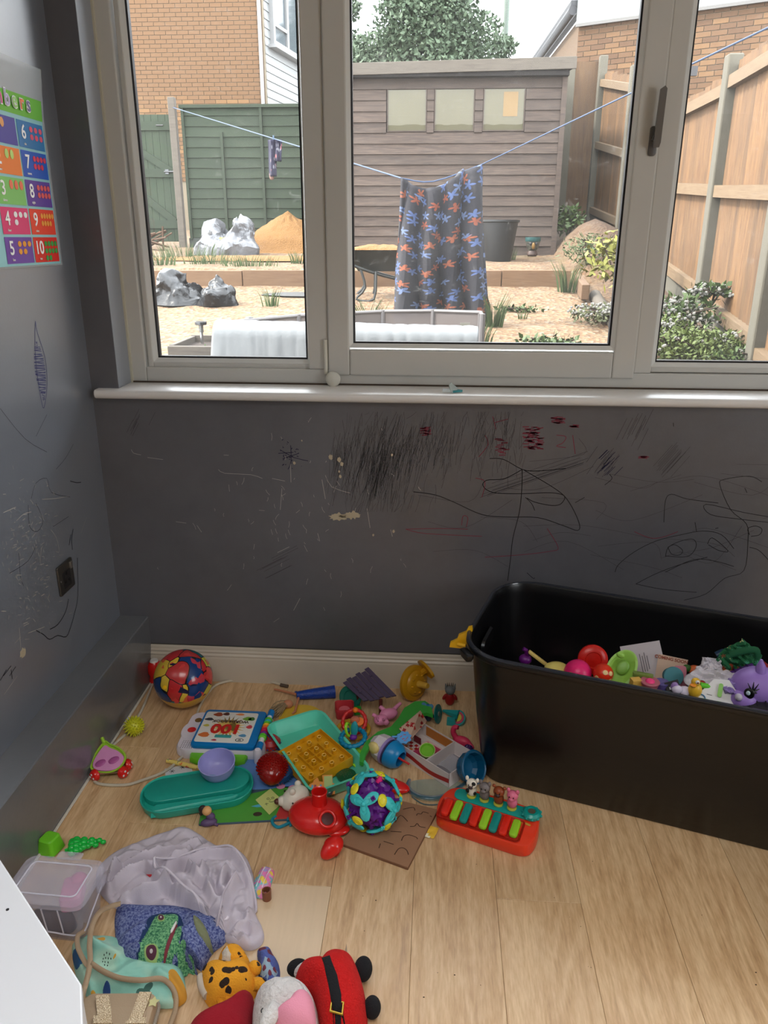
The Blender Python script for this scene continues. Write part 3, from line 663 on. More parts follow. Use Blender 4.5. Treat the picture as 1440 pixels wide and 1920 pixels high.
mk('shed_body', join(bx(sx0, sx1-.01, .02, 2.2, 0, 1.38), bx(sx0, sx1-.01, 1.2, 2.2, 1.38, 2.0), bx(sx0, -.7, .02, 1.2, 1.38, 2), bx(1.0, sx1-.01, .02, 1.2, 1.38, 2), bx(-.7, 1.0, .02, 1.2, 1.94, 2.0)), M((120, 100, 70), .9), sh, smooth=0)
mk('roof', tf(bx(sx0-.06, sx1+.07, -.14, 2.3, 0, .03), (0, 0, 2.08), (R(6), 0, 0)), M((80, 80, 82), .9), sh, smooth=0)
bev(mk('fascia_board', bx(sx0-.06, sx1+.07, -.165, -.14, 0, .125), GTIM, sh, (0, 0, 2.02), (0, R(-.9), 0), smooth=0), .004)
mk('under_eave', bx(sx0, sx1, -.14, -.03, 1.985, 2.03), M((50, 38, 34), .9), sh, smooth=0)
OLIVE = M((168, 160, 112), .25, var=.15, vs=3, c2=(150, 140, 92))
for a, b in ((-.65, -.175), (-.085, .392), (.492, .985)):
    f = mk('window_pane', bx(a, b, -.004, .004, W0, W1+.02), M((150, 138, 84), .14, var=.15, vs=4), sh, smooth=0)
    mk('window_beading', join(fring(a, b, W0, W1+.02, .012, -.02, -.002)), SHW, f, smooth=0)
    mk('dust_line', grid(12, 1, lambda u, v: (a+.012+(b-a-.024)*u, -.0052, W0+.015+(.06+.015*nz.noise(Vector((u*5, a, 0))))*v)), M((140, 130, 84), .7), f, smooth=0)
mk('pane_sticker', bx(.73, .90, -.008, -.005, 1.58, 1.84), M((236, 190, 120), .6), sh, smooth=0)

# ---- green fence + gate
GF = woodmat('green_stained_boards', (48, 70, 40), (76, 100, 60), .85, (1.5, 30, 30), .06); GFV = woodmat('green_gate_boards', (62, 84, 54), (90, 114, 74), .85, (30, 30, 2), .05)
gf = thing('green_fence', 'dark green overlap fence panel behind the sand heap', 'fence', (0, 9.36, 1.33))
for k in range(13):
    z = .12+k*.132
    mk('fence_board', loft([[(x, -.006, z), (x, -.022, z+.004+.008*nz.noise(Vector((x*1.5, k, 0)))), (x, -.006, z+.145), (x, 0, z+.145), (x, 0, z)] for x in [-3.58+i*.215 for i in range(11)]]), GF, gf, smooth=0)
for x in (-3.03, -2.47, -1.46, -3.56): mk('batten', bx(x-.018, x+.018, -.05, -.02, .1, 1.80 if x != -3.03 else 1.5), GF, gf, smooth=0)
mk('top_cap', bx(-3.6, -1.42, -.06, .02, 1.80, 1.84), GF, gf, smooth=0)
mk('gravel_board', bx(-3.6, -1.42, -.03, .01, -.1, .12), M((120, 128, 120), .9, var=.1), gf, smooth=0)
for x, h in ((-3.685, 1.95),):
    o = tag(bev(mk('fence_post', box(.095, .095, h+.1, (0, 0, h/2-.05)), GTIM, None, (x, 9.30, 1.31), smooth=0), .008), 'tall grey timber post between green gate and green fence', 'post')
gt = thing('garden_gate', 'green boarded garden gate with diagonal brace at far left', 'gate', (-4.62, 9.36, 1.36))
for k in range(9): mk('gate_board', bx(k*.1+.002, k*.1+.098, 0, .018, .04, 1.70), GFV, gt, smooth=0)
for z in (.22, .98-.08, 1.50): mk('ledge', bx(0, .88, -.03, 0, z, z+.11), GF, gt, smooth=0)
mk('brace', tf(box(1.0, .028, .09), (.44, -.014, .62), (0, R(38), 0)), GF, gt, smooth=0)
mk('brace', tf(box(1.0, .028, .09), (.44, -.014, 1.22), (0, R(32), 0)), GF, gt, smooth=0)
mk('gate_bolt', join(tf(cyl(.012, .17, 10), (.74, -.045, .97), (0, R(90), 0)), box(.05, .02, .06, (.78, -.035, .97)), tf(cyl(.008, .1, 8), (.68, -.04, 1.56), (0, R(90), 0))), M((180, 180, 182), .35, metal=.8), gt)
st = thing('stick_bundle', 'small brown broken sticks by the foot of the green gate', 'sticks', (-4.0, 8.75, 1.30))
for k in range(9): mk('stick', tube([(random.uniform(-.25, .1), random.uniform(-.1, .1), random.uniform(0, .2)), (random.uniform(.0, .35), random.uniform(-.1, .1), random.uniform(0, .25))], .012, 5), M((150, 110, 80), .9), st)
for x in (-.12, .2): mk('stick', tube([(x, 0, -.04), (x+.02, 0, .3)], .014, 5), M((150, 110, 80), .9), st)

# ---- brick house, left
BR = M((200, 148, 96), .9, var=.14, vs=30, rnd=.2, bump=.4, bs=60); MOR = M((224, 204, 172), .95)
def brickwork(parent, L, z0, z1, mat, maxn=300, stag=.1125, x_from=0, order='low'):
    """flemish-less stretcher bond along local +x on plane y=0, bricks proud to -y"""
    me = mk('brick', box(.215, .02, .065), mat, None, smooth=0).data; bpy.data.objects.remove(bpy.data.objects[-1]) if False else None
    base = [o for o in bpy.data.objects if o.data is me][0]; bpy.data.objects.remove(base)
    cells = []; r = 0; z = z0
    while z < z1-.03:
        x = x_from+(stag if r % 2 else 0)-.1125
        while x < L:
            a, b = max(x, x_from), min(x+.215, L)
            if b-a > .04: cells.append((a, b, z))
            x += .225
        z += .075; r += 1
    full = [c for c in cells if c[1]-c[0] > .21]; rest = [c for c in cells if c[1]-c[0] <= .21]
    rest += full[maxn:]
    for a, b, z in full[:maxn]:
        o = bpy.data.objects.new('brick', me); COL.objects.link(o); o.parent = parent; o.location = ((a+b)/2, -.002+random.uniform(-.002, .002), z+.0325)
    if rest: stuff(mk('brickwork', join(*[box(b-a, .02, .065, ((a+b)/2, -.002, z+.0325)) for a, b, z in rest]), mat, parent, smooth=0))
hs = thing('brick_house', 'pale orange brick house with white weatherboard side beyond the green fence', 'house', (-6.95, 14.6, 0))
mk('mortar_wall', bx(-.6, 3.47, .005, .3, .8, 7.2), MOR, hs, smooth=0)
brickwork(hs, 3.47, 2.55, 6.6, BR, 300)
sd = mk('side_wall', bx(.05, 5, .02, .3, .8, 7.2), M((225, 228, 228), .8), hs, (3.47, -.0, 0), (0, 0, R(79.5)), smooth=0)
for k in range(26): mk('weatherboard', loft([[(x, .0, 0), (x, -.022, .002), (x, -.004, .165), (x, 0, .165)] for x in (.08, 5)]), M((238, 242, 242), .5), sd, (0, 0, 3.35+k*.15), smooth=0)
mk('side_mortar', bx(.0, .1, -.01, .3, .8, 7.2), MOR, sd, smooth=0)
def uwin(x0, x1, z0, z1):
    f = mk('window_frame', join(fring(x0, x1, z0, z1, .09, -.10, 0), bx((x0+x1)/2-.05, (x0+x1)/2+.05, -.09, 0, z0, z1), bx(x0-.1, x1+.1, -.18, 0, z0-.06, z0), bx(x0+.09, (x0+x1)/2, -.09, 0, z0+.35, z0+.41)), M((245, 246, 246), .35), sd, smooth=0)
    mk('window_glass', bx(x0+.09, x1-.09, -.05, -.04, z0+.09, z1-.09), M((150, 165, 175), .08), f, smooth=0)
uwin(.35, 2.0, 5.05, 6.5); uwin(.35, 3.0, 2.9, 3.95)
mk('downpipe', tube([(3.43, -.05, 1), (3.43, -.05, 7)], .036, 10), M((245, 245, 245), .35), hs)
mk('flue_pipe', tube([(4.3, -.05, 3.0), (4.3, -.05, 4.1), (4.36, -.1, 4.22), (4.6, -.2, 4.26)], .05, 8), M((70, 70, 74), .5), sd)

# ---- brick building, right
BR2 = M((178, 130, 86), .9, var=.2, vs=30, rnd=.28, bump=.4, bs=60)
rb = thing('brick_outbuilding', 'brown brick building with deep white fascia behind the board fence', 'building', (2.15, 12.0, 0), R(-27))
mk('mortar_wall', bx(0, 4.2, .005, .3, .8, 4.65), MOR, rb, smooth=0)
brickwork(rb, 3.2, 2.85, 4.62, BR2, 300)
mk('fascia_board', bx(-.03, 4.2, -.06, .0, 4.64, 5.6), M((226, 238, 234), .5), rb, smooth=0)
mk('fascia_trim', bx(-.03, 4.2, -.09, -.05, 4.61, 4.655), M((170, 165, 160), .5), rb, smooth=0)
s2 = mk('side_wall', bx(0, 6, -.003, .25, .8, 4.75), M((176, 140, 104), .9, var=.3, vs=14), rb, (0, .02, 0), (0, 0, R(117+2)), smooth=0)
s2.scale = (1, -1, 1)
gut = mk('gutter', join(tube([(0, -.12, 4.86), (6.2, -.12, 4.86)], .07, 10), bx(0, 6.2, -.16, .12, 4.92, 5.0)), M((86, 86, 92), .6, var=.3, vs=4), s2)
mk('side_mortar', bx(.04, 4, -.012, 0, 1.2, 3.95), M((128, 92, 84), .9, var=.2, vs=9), s2, smooth=0)

# ---- board fence, right
FB = woodmat('larch_boards', (146, 94, 48), (208, 154, 92), .8, (20, 20, 1.4), .26); RAIL = woodmat('rail_timber', (180, 136, 90), (216, 180, 132), .8, (2, 30, 30), .06)
PST = M((176, 168, 148), .95, var=.08, vs=12, bump=.3, bs=120)
bf = thing('board_fence', 'tall pale closeboard fence with concrete posts along the right side', 'fence')
posts = [(1.72, .9, 2.58, .42), (1.95, 2.6, 2.66, .60), (2.13, 4.3, 2.72, .80), (2.20, 6.12, 2.98, 1.10), (2.22, 7.95, 3.33, 1.40), (2.19, 9.85, 3.80, 1.66)]
for i, (x, y, zt, zb) in enumerate(posts):
    bev(mk('fence_post', box(.11, .11, zt-zb+.5, (0, 0, (zt-zb)/2-.25)), PST, bf, (x, y, zb), smooth=0), .012, 2)
    if i+1 < len(posts):
        x2, y2, zt2, zb2 = posts[i+1]; a = atan2(y2-y, x2-x); L = hypot(x2-x, y2-y); n = int(L/.095); d = Vector((x2-x, y2-y, 0)).normalized(); nn = Vector((d.y, -d.x, 0))
        t0, t1 = (zt-.10, zt2-.34) if i > 1 else (zt-.06, zt2-.06)
        b0_, b1_ = zb+.12, zb2+.05
        if i == 4: t1 = zt2-.2
        me = None
        for k in range(n):
            u = (k+.5)/n; z0 = b0_+(b1_-b0_)*u; z1 = t0+(t1-t0)*u+.02*random.uniform(-1, 1)
            p = Vector((x, y, 0))+d*L*u+nn*.045
            mk('fence_board', loft([[(-.056, -.010, 0), (.05, .014, 0), (.05, .026, 0), (-.056, .008, 0)], [(-.056, -.010, z1-z0), (.05, .014, z1-z0), (.05, .026, z1-z0), (-.056, .008, z1-z0)]]), FB, bf, (p.x, p.y, z0), (0, 0, a), smooth=0)
        for q in (.07, .52, .93):
            za = b0_+(t0-b0_)*q; zb_ = b1_+(t1-b1_)*q
            P0 = Vector((x, y, za))+d*.05; P1 = Vector((x2, y2, zb_))-d*.05; dd = P1-P0
            mk('rail', tf(box(dd.length, .065, .085), (0, 0, 0)), RAIL, bf, (P0+P1)/2+Vector((-.0, 0, 0)), (0, -atan2(dd.z, hypot(dd.x, dd.y)), a), smooth=0)
        dz = (zb2-zb)/2; P0 = Vector((x, y, zb-.05)); P1 = Vector((x2, y2, zb2-.05)); dd = P1-P0
        mk('gravel_board', box(dd.length-.1, .035, .24), PST, bf, (P0+P1)/2+Vector((0, 0, .06)), (0, -atan2(dd.z, hypot(dd.x, dd.y)), a), smooth=0)
mk('fence_board', box(.34, .025, 2.3), FB, bf, (1.99, 9.95, 2.6), smooth=0); mk('end_post', box(.1, .1, 2.4), PST, bf, (1.78, 9.95, 2.6), smooth=0)
cl = FY(1300, 140, 4.2); mk('cable_clip', box(.05, .04, .07), DARK, bf, (2.02, 4.9, 2.72))

# ---- clothes line, quilt, small garment
LB = M((90, 130, 190), .6)
pA = Vector((-3.66, 9.26, 3.13)); pB = FY(752, 334, 4.05); pC = FY(902, 309, 4.15); pD = FY(1440, 52, 1.0); pE = pD+(pD-pC)*.04
tag(mk('clothes_line', join(tube([pA, pB], .0055, 6), tube([pB, (pB+pC)/2+Vector((-.06, 0, -.07)), pC], .0055, 6, sm=4), tube([pC, pE], .004, 6)), LB), 'blue clothes line strung across the garden from the tall post', 'clothes line')
QM = petal('floral_quilt', (62, 60, 74), [(226, 124, 84), (120, 150, 220), (120, 150, 220), (214, 110, 76), (150, 176, 232)], 7.5, 'UV', .27, .15, 5, .5, .95, 90, .86)
dL, dR = FY(733, 612, 4.1), FY(920, 612, 4.1)
def qf(off):
    def f(u, v):  # v 0 top
        top = pB.lerp(pC, u)+Vector((0, 0, -.11*sin(pi*min(1, u*1.25))**1 if u < .8 else -.03*(1-u)*5))
        bot = dL.lerp(dR, u); p = top.lerp(bot, v**.92)
        am = .025+.05*v
        return (p.x+.012*sin(u*23+v*2), p.y+off+am*sin(u*26+1.5*sin(v*3))+.02*sin(u*9+v*4), max(p.z, gz(p.x, p.y)+.01))
    return f
g = grid(70, 50, qf(-.03)); uv = [(u/70*1.15+.012*sin(v), v/50*1.9) for v in range(51) for u in range(71)]
qo = mk('floral_quilt', g, QM, uv=uv); tag(qo, 'dark quilt with orange and blue flowers hanging on the clothes line', 'quilt')
sm_ = qo.modifiers.new('thick', 'SOLIDIFY'); sm_.thickness = .03
bpy.context.view_layer.update()
pg = FY(513, 262, 6.2); PT2 = petal('small_floral', (40, 34, 90), [(235, 190, 200), (230, 140, 150), (220, 220, 235)], 16, 'Object', .25, .12, 4)
def gfn(x0, x1, z0, z1, ph): return grid(10, 16, lambda u, v: (x0+(x1-x0)*u*(1-.15*v), .03*sin(u*9+ph)+.01*sin(v*6), z0+(z1-z0)*v))
o = mk('small_garment', join(gfn(-.06, .03, 0, -.34, 0), gfn(.02, .09, 0, -.2, 2)), PT2, None, pg); tag(o, 'small navy floral garment pegged on the blue line', 'clothing'); q = o.modifiers.new('t', 'SOLIDIFY'); q.thickness = .02
mk('peg', box(.012, .03, .06, (0, 0, .01)), M((120, 160, 200), .5), o); mk('pale_hem', tf(ell(.025, .02, .03, 8, 6), (-.035, .0, -.345)), M((235, 180, 160), .7), o)

# ---- sand heap, sacks
SAND = M((232, 168, 92), .95, var=.14, vs=30, bump=.9, bs=70, bd=.02)
c = FY(540, 470, 8.35); zb = gz(c.x, 8.35)
hf = Blob([(.86*cos(a)*(1+.12*sin(3*a)), .55*sin(a)*(1+.1*cos(2*a))) for a in [2*pi*k/16 for k in range(16)]], .01, None, 26, 64)
hf.fn = lambda x, y: .52*max(0, 1-hypot((x+.06)/.86, y/.55))**.85*(1+.1*nz.noise(Vector((x*6, y*6, 1))))+.02*nz.noise(Vector((x*20, y*20, 0)))
tag(mk('sand_heap', hf.mesh(), SAND, None, (c.x+.0, 8.75, zb-.02)), 'heap of orange sand beside the silver sack by the green fence', 'sand')
apron = Blob([(1.35*cos(a), .5*sin(a)) for a in [2*pi*k/14 for k in range(14)]], .05, folds(8, .008, 3, 0, 1, False), 14, 48)
tag(mk('sand_spill', apron.mesh(), SAND, None, (c.x-.25, 7.35, gz(c.x, 7.3)-.015)), 'thin spread of orange sand in front of the sand heap', 'sand')
def sack(name, label, px, py, yd, wd, hh, dd, mat, seed, peaks):
    p = FY(px, py, yd)
    fo = folds(7, hh*.28, seed, .8, 2)
    def fn(x, y):
        t = fo(x, y)
        for (ax, ay, s_, h_) in peaks: t += h_*exp(-((x-ax)**2+(y-ay)**2)/s_**2)
        return t
    b = Blob([(wd/2*cos(a)*(1+.14*sin(3*a+seed)), dd/2*sin(a)*(1+.1*cos(4*a))) for a in [2*pi*k/18 for k in range(18)]], hh, fn, 30, 110, 3)
    V, Fc = b.mesh(); W = []
    for v in V:
        k = min(1, max(0, v.z)/.08); q = v+nz.noise_vector(v*5+Vector((seed, 0, 0)))*.07*k+nz.noise_vector(v*14)*.025*k
        q.z = max(q.z, .002); W.append(q)
    return tag(mk(name, (W, Fc), mat, None, (p.x, yd, gz(p.x, yd)-.01), smooth=14), label, 'sack'), b
SILV = M((206, 208, 214), .32, metal=.25, var=.2, vs=5, bump=.4, bs=14, bd=.03); BSK = M((46, 47, 52), .34, var=.25, vs=7, bump=.4, bs=18, bd=.02)
o, b = sack('rubble_sack', 'crumpled silver grey builders sack leaning on the sand heap', 425, 460, 8.0, .80, .26, .5, SILV, 3, [(-.2, .05, .12, .22), (.2, .08, .18, .26), (0, 0, .1, -.1)])
mk('yellow_label', b.decal([(x*.07+.02, y*.045-.16) for x, y in circ(1, 10)], .006, 3), M((200, 180, 60), .5), o)
txt = M((60, 62, 70), .6)
mk('printed_lines', join(*[b.decal([(x0, y0), (x0+.1+.03*k2, y0-.005), (x0+.1+.03*k2, y0+.012), (x0, y0+.016)], .006, 2) for k2, (x0, y0) in enumerate([(-.3, -.05), (-.31, -.09), (-.3, -.13)])]), txt, o)
sack('black_sack', 'crumpled black plastic sack lying on the gravel at left', 335, 560, 4.85, .56, .20, .36, BSK, 11, [(-.1, 0, .12, .07)])
sack('black_sack', 'pointed black plastic sack beside the flat black sack', 405, 560, 4.82, .38, .16, .34, BSK, 21, [(.02, .02, .05, .15)])
p = FY(305, 520, 5.0); bl = Blob([(.12*cos(a), .08*sin(a)) for a in [2*pi*k/10 for k in range(10)]], .14, folds(12, .02, 4)); tag(mk('blue_bag', bl.mesh(), M((170, 195, 225), .4), None, (p.x+.02, 5.1, gz(p.x, 5.1)+.12)), 'pale blue plastic bag tucked behind the black sack', 'bag')
p = FY(560, 541, 5.4); b = Blob([(.4*cos(a), .16*sin(a)*(1+.2*sin(3*a))) for a in [2*pi*k/14 for k in range(14)]], .02, folds(8, .012, 5)); tag(mk('plastic_sheet', b.mesh(), M((92, 88, 84), .6), None, (p.x+.05, 5.3, gz(p.x, 5.3))), 'flat dark plastic sheet on the gravel by the sleepers', 'sheet')

# ---- wheelbarrow
wbx = FY(700, 510, 5.2); t = thing('wheelbarrow', 'dark metal wheelbarrow heaped with sand beside the quilt', 'wheelbarrow', (wbx.x, 5.2, gz(wbx.x, 5.2)), R(6))
BM = M((66, 70, 66), .5, var=.3, vs=10)
mk('tray', loft([[(x*s+.05, y*s*.75, z) for x, y in rr(.62, .5, .09)] for s, z in ((.62, .24), (1, .42), (1.03, .425), (.97, .42), (.6, .26))], True, True), BM, t)
mk('sand_load', Blob([(x*.9+.05, y*.68) for x, y in rr(.62, .5, .1, 3)], .07, folds(9, .012, 2, 0, 1, False), z0=.40).mesh(), SAND, t)
for s in (-1, 1):
    mk('handle_shaft', tube([(-.46, .22*s, .44), (-.2, .21*s, .3), (.1, .13*s, .2), (.48, .05*s, .12)], .014, 8, sm=4), BM, t)
    mk('leg', tube([(-.12, .19*s, .26), (-.08, .2*s, .1), (-.16, .2*s, .0), (-.0, .2*s, .0), (.02, .17*s, .24)], .012, 7, sm=3), BM, t)
mk('wheel', tf(torus(.11, .035, 20, 8), (.50, 0, .125), (R(90), 0, 0)), DARK, t)
# ---- bucket, tiki pot
bk = FY(932, 500, 7.2); tag(mk('black_bucket', lathe([(.15, 0), (.155, .01), (.215, .42), (.235, .43), (.235, .45), (.205, .45), (.2, .43), (.145, .03), (.0, .03)], 26), M((52, 54, 58), .5, var=.3, vs=8), None, (bk.x, 7.2, gz(bk.x, 7.2)-.01)), 'large black plastic bucket standing by the shed wall', 'bucket')
bk = FY(997, 488, 7.7); t = thing('painted_pot', 'small painted face pot on the ground before the shed', 'pot', (bk.x, 7.7, gz(bk.x, 7.7)+.01))
mk('pot_base', lathe([(.05, 0), (.065, .02), (.06, .05), (.045, .07)], 16), M((120, 84, 70), .6), t); mk('pot_body', lathe([(.045, .06), (.07, .1), (.085, .16), (.09, .2), (.07, .2)], 18), M((190, 190, 170), .5, c2=(60, 60, 60), vs=25), t)
mk('teal_rim', lathe([(.088, .17), (.094, .18), (.094, .22), (.08, .22)], 18), M((60, 150, 150), .5), t); mk('yellow_nose', tf(ell(.02, .015, .04, 8, 6), (0, -.085, .12)), M((230, 170, 60), .5), t)
mk('dark_eye', join(tf(ell(.016, .008, .02, 8, 6), (-.035, -.082, .145)), tf(ell(.016, .008, .02, 8, 6), (.035, -.082, .145))), DARK, t)

# ---- play pen, padded cover, planter, solar light
pn = thing('play_pen', 'grey mesh folding play pen standing on the gravel', 'play pen')
PM = M((196, 180, 176), .7, alpha=.80, var=.06); PF = M((190, 182, 182), .5)
pp = [(FY(412, 606, 2.75), 0), (FY(560, 592, 3.0), 0), (FY(718, 584, 3.15), 0), (FY(812, 583, 3.1), 0), (FY(901, 586, 2.95), 0), (FY(905, 592, 2.3), 0)]
for i, (a, _) in enumerate(pp):
    zg = gz(a.x, a.y); mk('post', tube([(a.x, a.y, zg-.02), (a.x, a.y, a.z+.01)], .016, 8), PF, pn)
    if i+1 < len(pp):
        b = pp[i+1][0]; mk('mesh_panel', loft([[(a.x, a.y-.002, zg), (b.x, b.y-.002, gz(b.x, b.y)), (b.x, b.y+.002, gz(b.x, b.y)), (a.x, a.y+.002, zg)], [(a.x, a.y-.002, a.z), (b.x, b.y-.002, b.z), (b.x, b.y+.002, b.z), (a.x, a.y+.002, a.z)]]), PM, pn, smooth=0)
        mk('top_rail', tube([a, b], .012, 7), PF, pn)
q = FY(872, 615, 2.6); mk('white_label', bx(-.03, .03, -.004, 0, -.05, .03), M((235, 230, 210), .6), pn, (q.x, 2.62, q.z), smooth=0)
mt = thing('padded_mat', 'white quilted padded mat draped over the low frame below the window', 'mat')
mL, mR = FY(403, 609, 1.95), FY(897, 622, 1.95)
def mfn(u, v):
    x = mL.x+(mR.x-mL.x)*u; zt = mL.z+(mR.z-mL.z)*u
    a = v*3.0
    if a < 1: y, z = 2.10+.0, zt-.3*(1-a)
    elif a < 1.4:
        th = (a-1)/.4*pi; y, z = 2.01+.09*cos(th), zt-.035+.035*sin(th)
    else: y, z = 1.92-.01*(a-1.4), zt-.035-(a-1.4)*.28
    f = .006*abs(sin(u*60))**.5+.006*nz.noise(Vector((u*30, v*4, 0)))
    if 1.4 < a: y -= f; z += 0
    else: z += f*.6
    return (x-(.03*(a-1.4) if a > 1.4 and u < .1 else 0), y, z)
o = mk('quilted_cover', grid(120, 60, mfn), M((214, 220, 224), .75, var=.05, vs=20, bump=.3, bs=50), mt); q = o.modifiers.new('t', 'SOLIDIFY'); q.thickness = .02
for x, dx in ((-.98, 0), (-.05, 0)): mk('frame_leg', tube([(x, 2.01, .45), (x, 2.01, .93)], .02, 8), PF, mt)
mk('seam', join(*[tube([(mL.x+(mR.x-mL.x)*u, 1.905, mL.z-.05), (mL.x+(mR.x-mL.x)*u, 1.898, mL.z-.42)], .003, 5) for u in (.07, .36, .6, .85)]), M((170, 176, 182), .8), mt)
t = thing('raised_planter', 'low grey timber planter box with soil and herbs near the window', 'planter')
a = FY(318, 640, 2.15); b = FY(400, 636, 2.15)
px0, px1 = a.x, a.x+.75
for nm, s_ in (('front_board', bx(px0, px1, 2.10, 2.13, .50, .86)), ('back_board', bx(px0+.0, px1, 2.55, 2.58, .50, .87)), ('side_board', bx(px0, px0+.03, 2.13, 2.55, .50, .865))): bev(mk(nm, s_, GTIM, t, smooth=0), .004)
mk('soil', bx(px0+.03, px1, 2.13, 2.55, .6, .83), M((90, 66, 50), .95, bump=1, bs=40, bd=.02), t, smooth=0)
t = thing('solar_light', 'small steel solar stake light standing in the planter', 'light', (FY(382, 620, 2.5).x, 2.45, .83))
mk('stake', tube([(0, 0, -.1), (0, 0, .09)], .010, 8), SILVER, t); mk('lens', cyl(.014, .05, 12), M((235, 235, 225), .2, trans=.5), t, (0, 0, .07)); mk('cap', cyl(.036, .02, 16), M((150, 150, 152), .3, metal=.7), t, (0, 0, .115))
tag(mk('litter', join(tf(box(.1, .06, .03), (0, 0, .015), (0, .2, .3)), tf(ell(.06, .05, .04, 10, 6), (.09, .02, .03)), tf(box(.05, .04, .05), (-.08, .01, .03), (0, 0, 1))), M((238, 236, 226), .6, c2=(80, 120, 190), vs=12), None, (FY(485, 592, 4.0).x, 4.0, gz(-1.0, 4.0))), 'crumpled white wrapper litter lying on gravel behind the padded mat', 'litter')

# ---- plants
def leafmesh(n, fn, size, wd=.5):
    V = []; Fc = []
    for _ in range(n):
        c, d = fn(); c = Vector(c); d = Vector(d).normalized(); s = d.cross(Vector((random.uniform(-1, 1), random.uniform(-1, 1), random.uniform(-1, 1)))).normalized(); L = size*random.uniform(.6, 1.3)
        k = len(V); V += [c, c+d*L*.45+s*L*wd*.5, c+d*L, c+d*L*.45-s*L*wd*.5]; Fc.append((k, k+1, k+2, k+3))
    return V, Fc
def rdir(up=.3): return (random.gauss(0, 1), random.gauss(0, 1), random.gauss(up, .8))
LG = M((112, 150, 56), .6, var=.3, vs=9); LY = M((214, 214, 60), .6, var=.2, vs=9); LD = M((124, 156, 112), .7, var=.35, vs=1.6); LPALE = M((150, 176, 70), .7, var=.25, vs=5)
def shrub(name, label, x, y, rx, ry, rz, n, size, mat, flowers=0, lift=0, cat='shrub', wd=.5):
    zb = gfull(x, y)+lift; t = thing(name, label, cat, (x, y, zb))
    def f():
        d = Vector((random.gauss(0, 1), random.gauss(0, 1), random.gauss(0, 1))).normalized()*random.random()**.45
        return (d.x*rx, d.y*ry, rz+d.z*rz), rdir()
    stuff(mk('foliage', leafmesh(n, f, size, wd), mat, t, smooth=0))
    mk('stem', join(*[tube([(0, 0, -.05), (random.uniform(-.4, .4)*rx, random.uniform(-.4, .4)*ry, rz), (random.uniform(-.8, .8)*rx, random.uniform(-.8, .8)*ry, rz*1.6)], .006, 5) for _ in range(6)]), M((110, 84, 60), .9), t)
    if flowers:
        S = []
        for _ in range(flowers):
            c, _d = f(); c = Vector(c); c.z = rz+abs(c.z-rz)*1.0
            for _ in range(3): S.append(tf(ell(.013, .013, .010, 5, 3), c+Vector((random.uniform(-.03, .03), random.uniform(-.03, .03), random.uniform(-.02, .02)))))
        stuff(mk('white_blossom', join(*S), M((244, 242, 232), .7), t, smooth=0))
    return t
p = FZ(1125, 470, 0); 
def at(px, py, y): q = FY(px, py, y); return q.x
shrub('yellow_shrub', 'bright yellow green leafy shrub beside the window mullion', at(1165, 500, 4.9), 4.9, .34, .25, .26, 420, .085, LY, 0, .12, wd=.4)
shrub('flowering_shrub', 'white flowering shrub in front of the board fence', at(1262, 580, 3.4), 3.4, .34, .25, .17, 900, .05, LG, 90, .02)
shrub('flowering_shrub', 'arching sprig of white blossom before the concrete post', at(1330, 550, 3.6), 3.55, .20, .1, .06, 170, .06, LG, 60, .28)
shrub('low_shrub', 'dense low green shrub filling the lower right pane', at(1300, 650, 2.9), 2.9, .42, .3, .12, 2600, .035, LPALE, 20, 0)
shrub('low_shrub', 'loose green creeper under the bottom rail of the board fence', at(1415, 665, 2.75), 2.7, .3, .2, .09, 1300, .035, LG, 10, 0)
shrub('low_shrub', 'pale green ground cover between the blossom and the mullion', at(1252, 640, 3.1), 3.15, .2, .2, .14, 900, .035, LPALE, 50, 0)
shrub('bed_weeds', 'feathery green weeds in the bed below the yellow shrub', at(1100, 490, 6.3), 6.2, .30, .3, .16, 520, .07, M((140, 165, 96), .7), 0, 0, 'weeds', .2)
shrub('bed_weeds', 'straggly white flecked weeds by the log edging', at(1125, 580, 4.1), 4.1, .24, .3, .08, 420, .04, M((150, 160, 100), .7), 50, 0, 'weeds')
shrub('bed_weeds', 'green weeds on the soil bank beside the shed corner', at(1065, 425, 8.3), 8.3, .2, .4, .18, 400, .07, LG, 0, 0, 'weeds')
shrub('bed_weeds', 'broad leaved green weeds at the bottom of the middle pane', at(1030, 640, 3.2), 3.15, .24, .16, .055, 420, .05, LG, 0, 0, 'weeds')
shrub('bed_weeds', 'low green weeds at the right corner of the middle pane', at(1115, 650, 2.95), 2.95, .15, .1, .04, 260, .045, LG, 0, 0, 'weeds')
shrub('herb_plant', 'small green herb growing in the timber planter', at(375, 625, 2.3), 2.35, .07, .05, .04, 90, .04, LG, 0, .12, 'herb')
shrub('ground_weeds', 'sparse creeping weeds across the gravel right of the quilt', at(975, 573, 4.6), 4.6, .25, .08, .02, 150, .04, LG, 0, 0, 'weeds')
def tuft(label, px, y, n, h, spread, mat=LG):
    x = at(px, 500, y); zb = gfull(x, y); S = []
    for _ in range(n):
        a = random.uniform(0, 6.28); r = random.random()*spread; bx_ = Vector((r*cos(a), r*sin(a), 0)); l = h*random.uniform(.5, 1.1); lean = Vector((cos(a)*.35*l, sin(a)*.35*l, 0))
        S.append(ribbon([bx_, bx_+lean*.35+Vector((0, 0, l*.6)), bx_+lean+Vector((0, 0, l))], lambda u: .009*(1-u)+.001, (sin(a), -cos(a), 0)))
    tag(mk('grass_tuft', join(*S), mat, None, (x, y, zb), smooth=0), label, 'grass', 'grass tufts in the gravel', 'stuff')
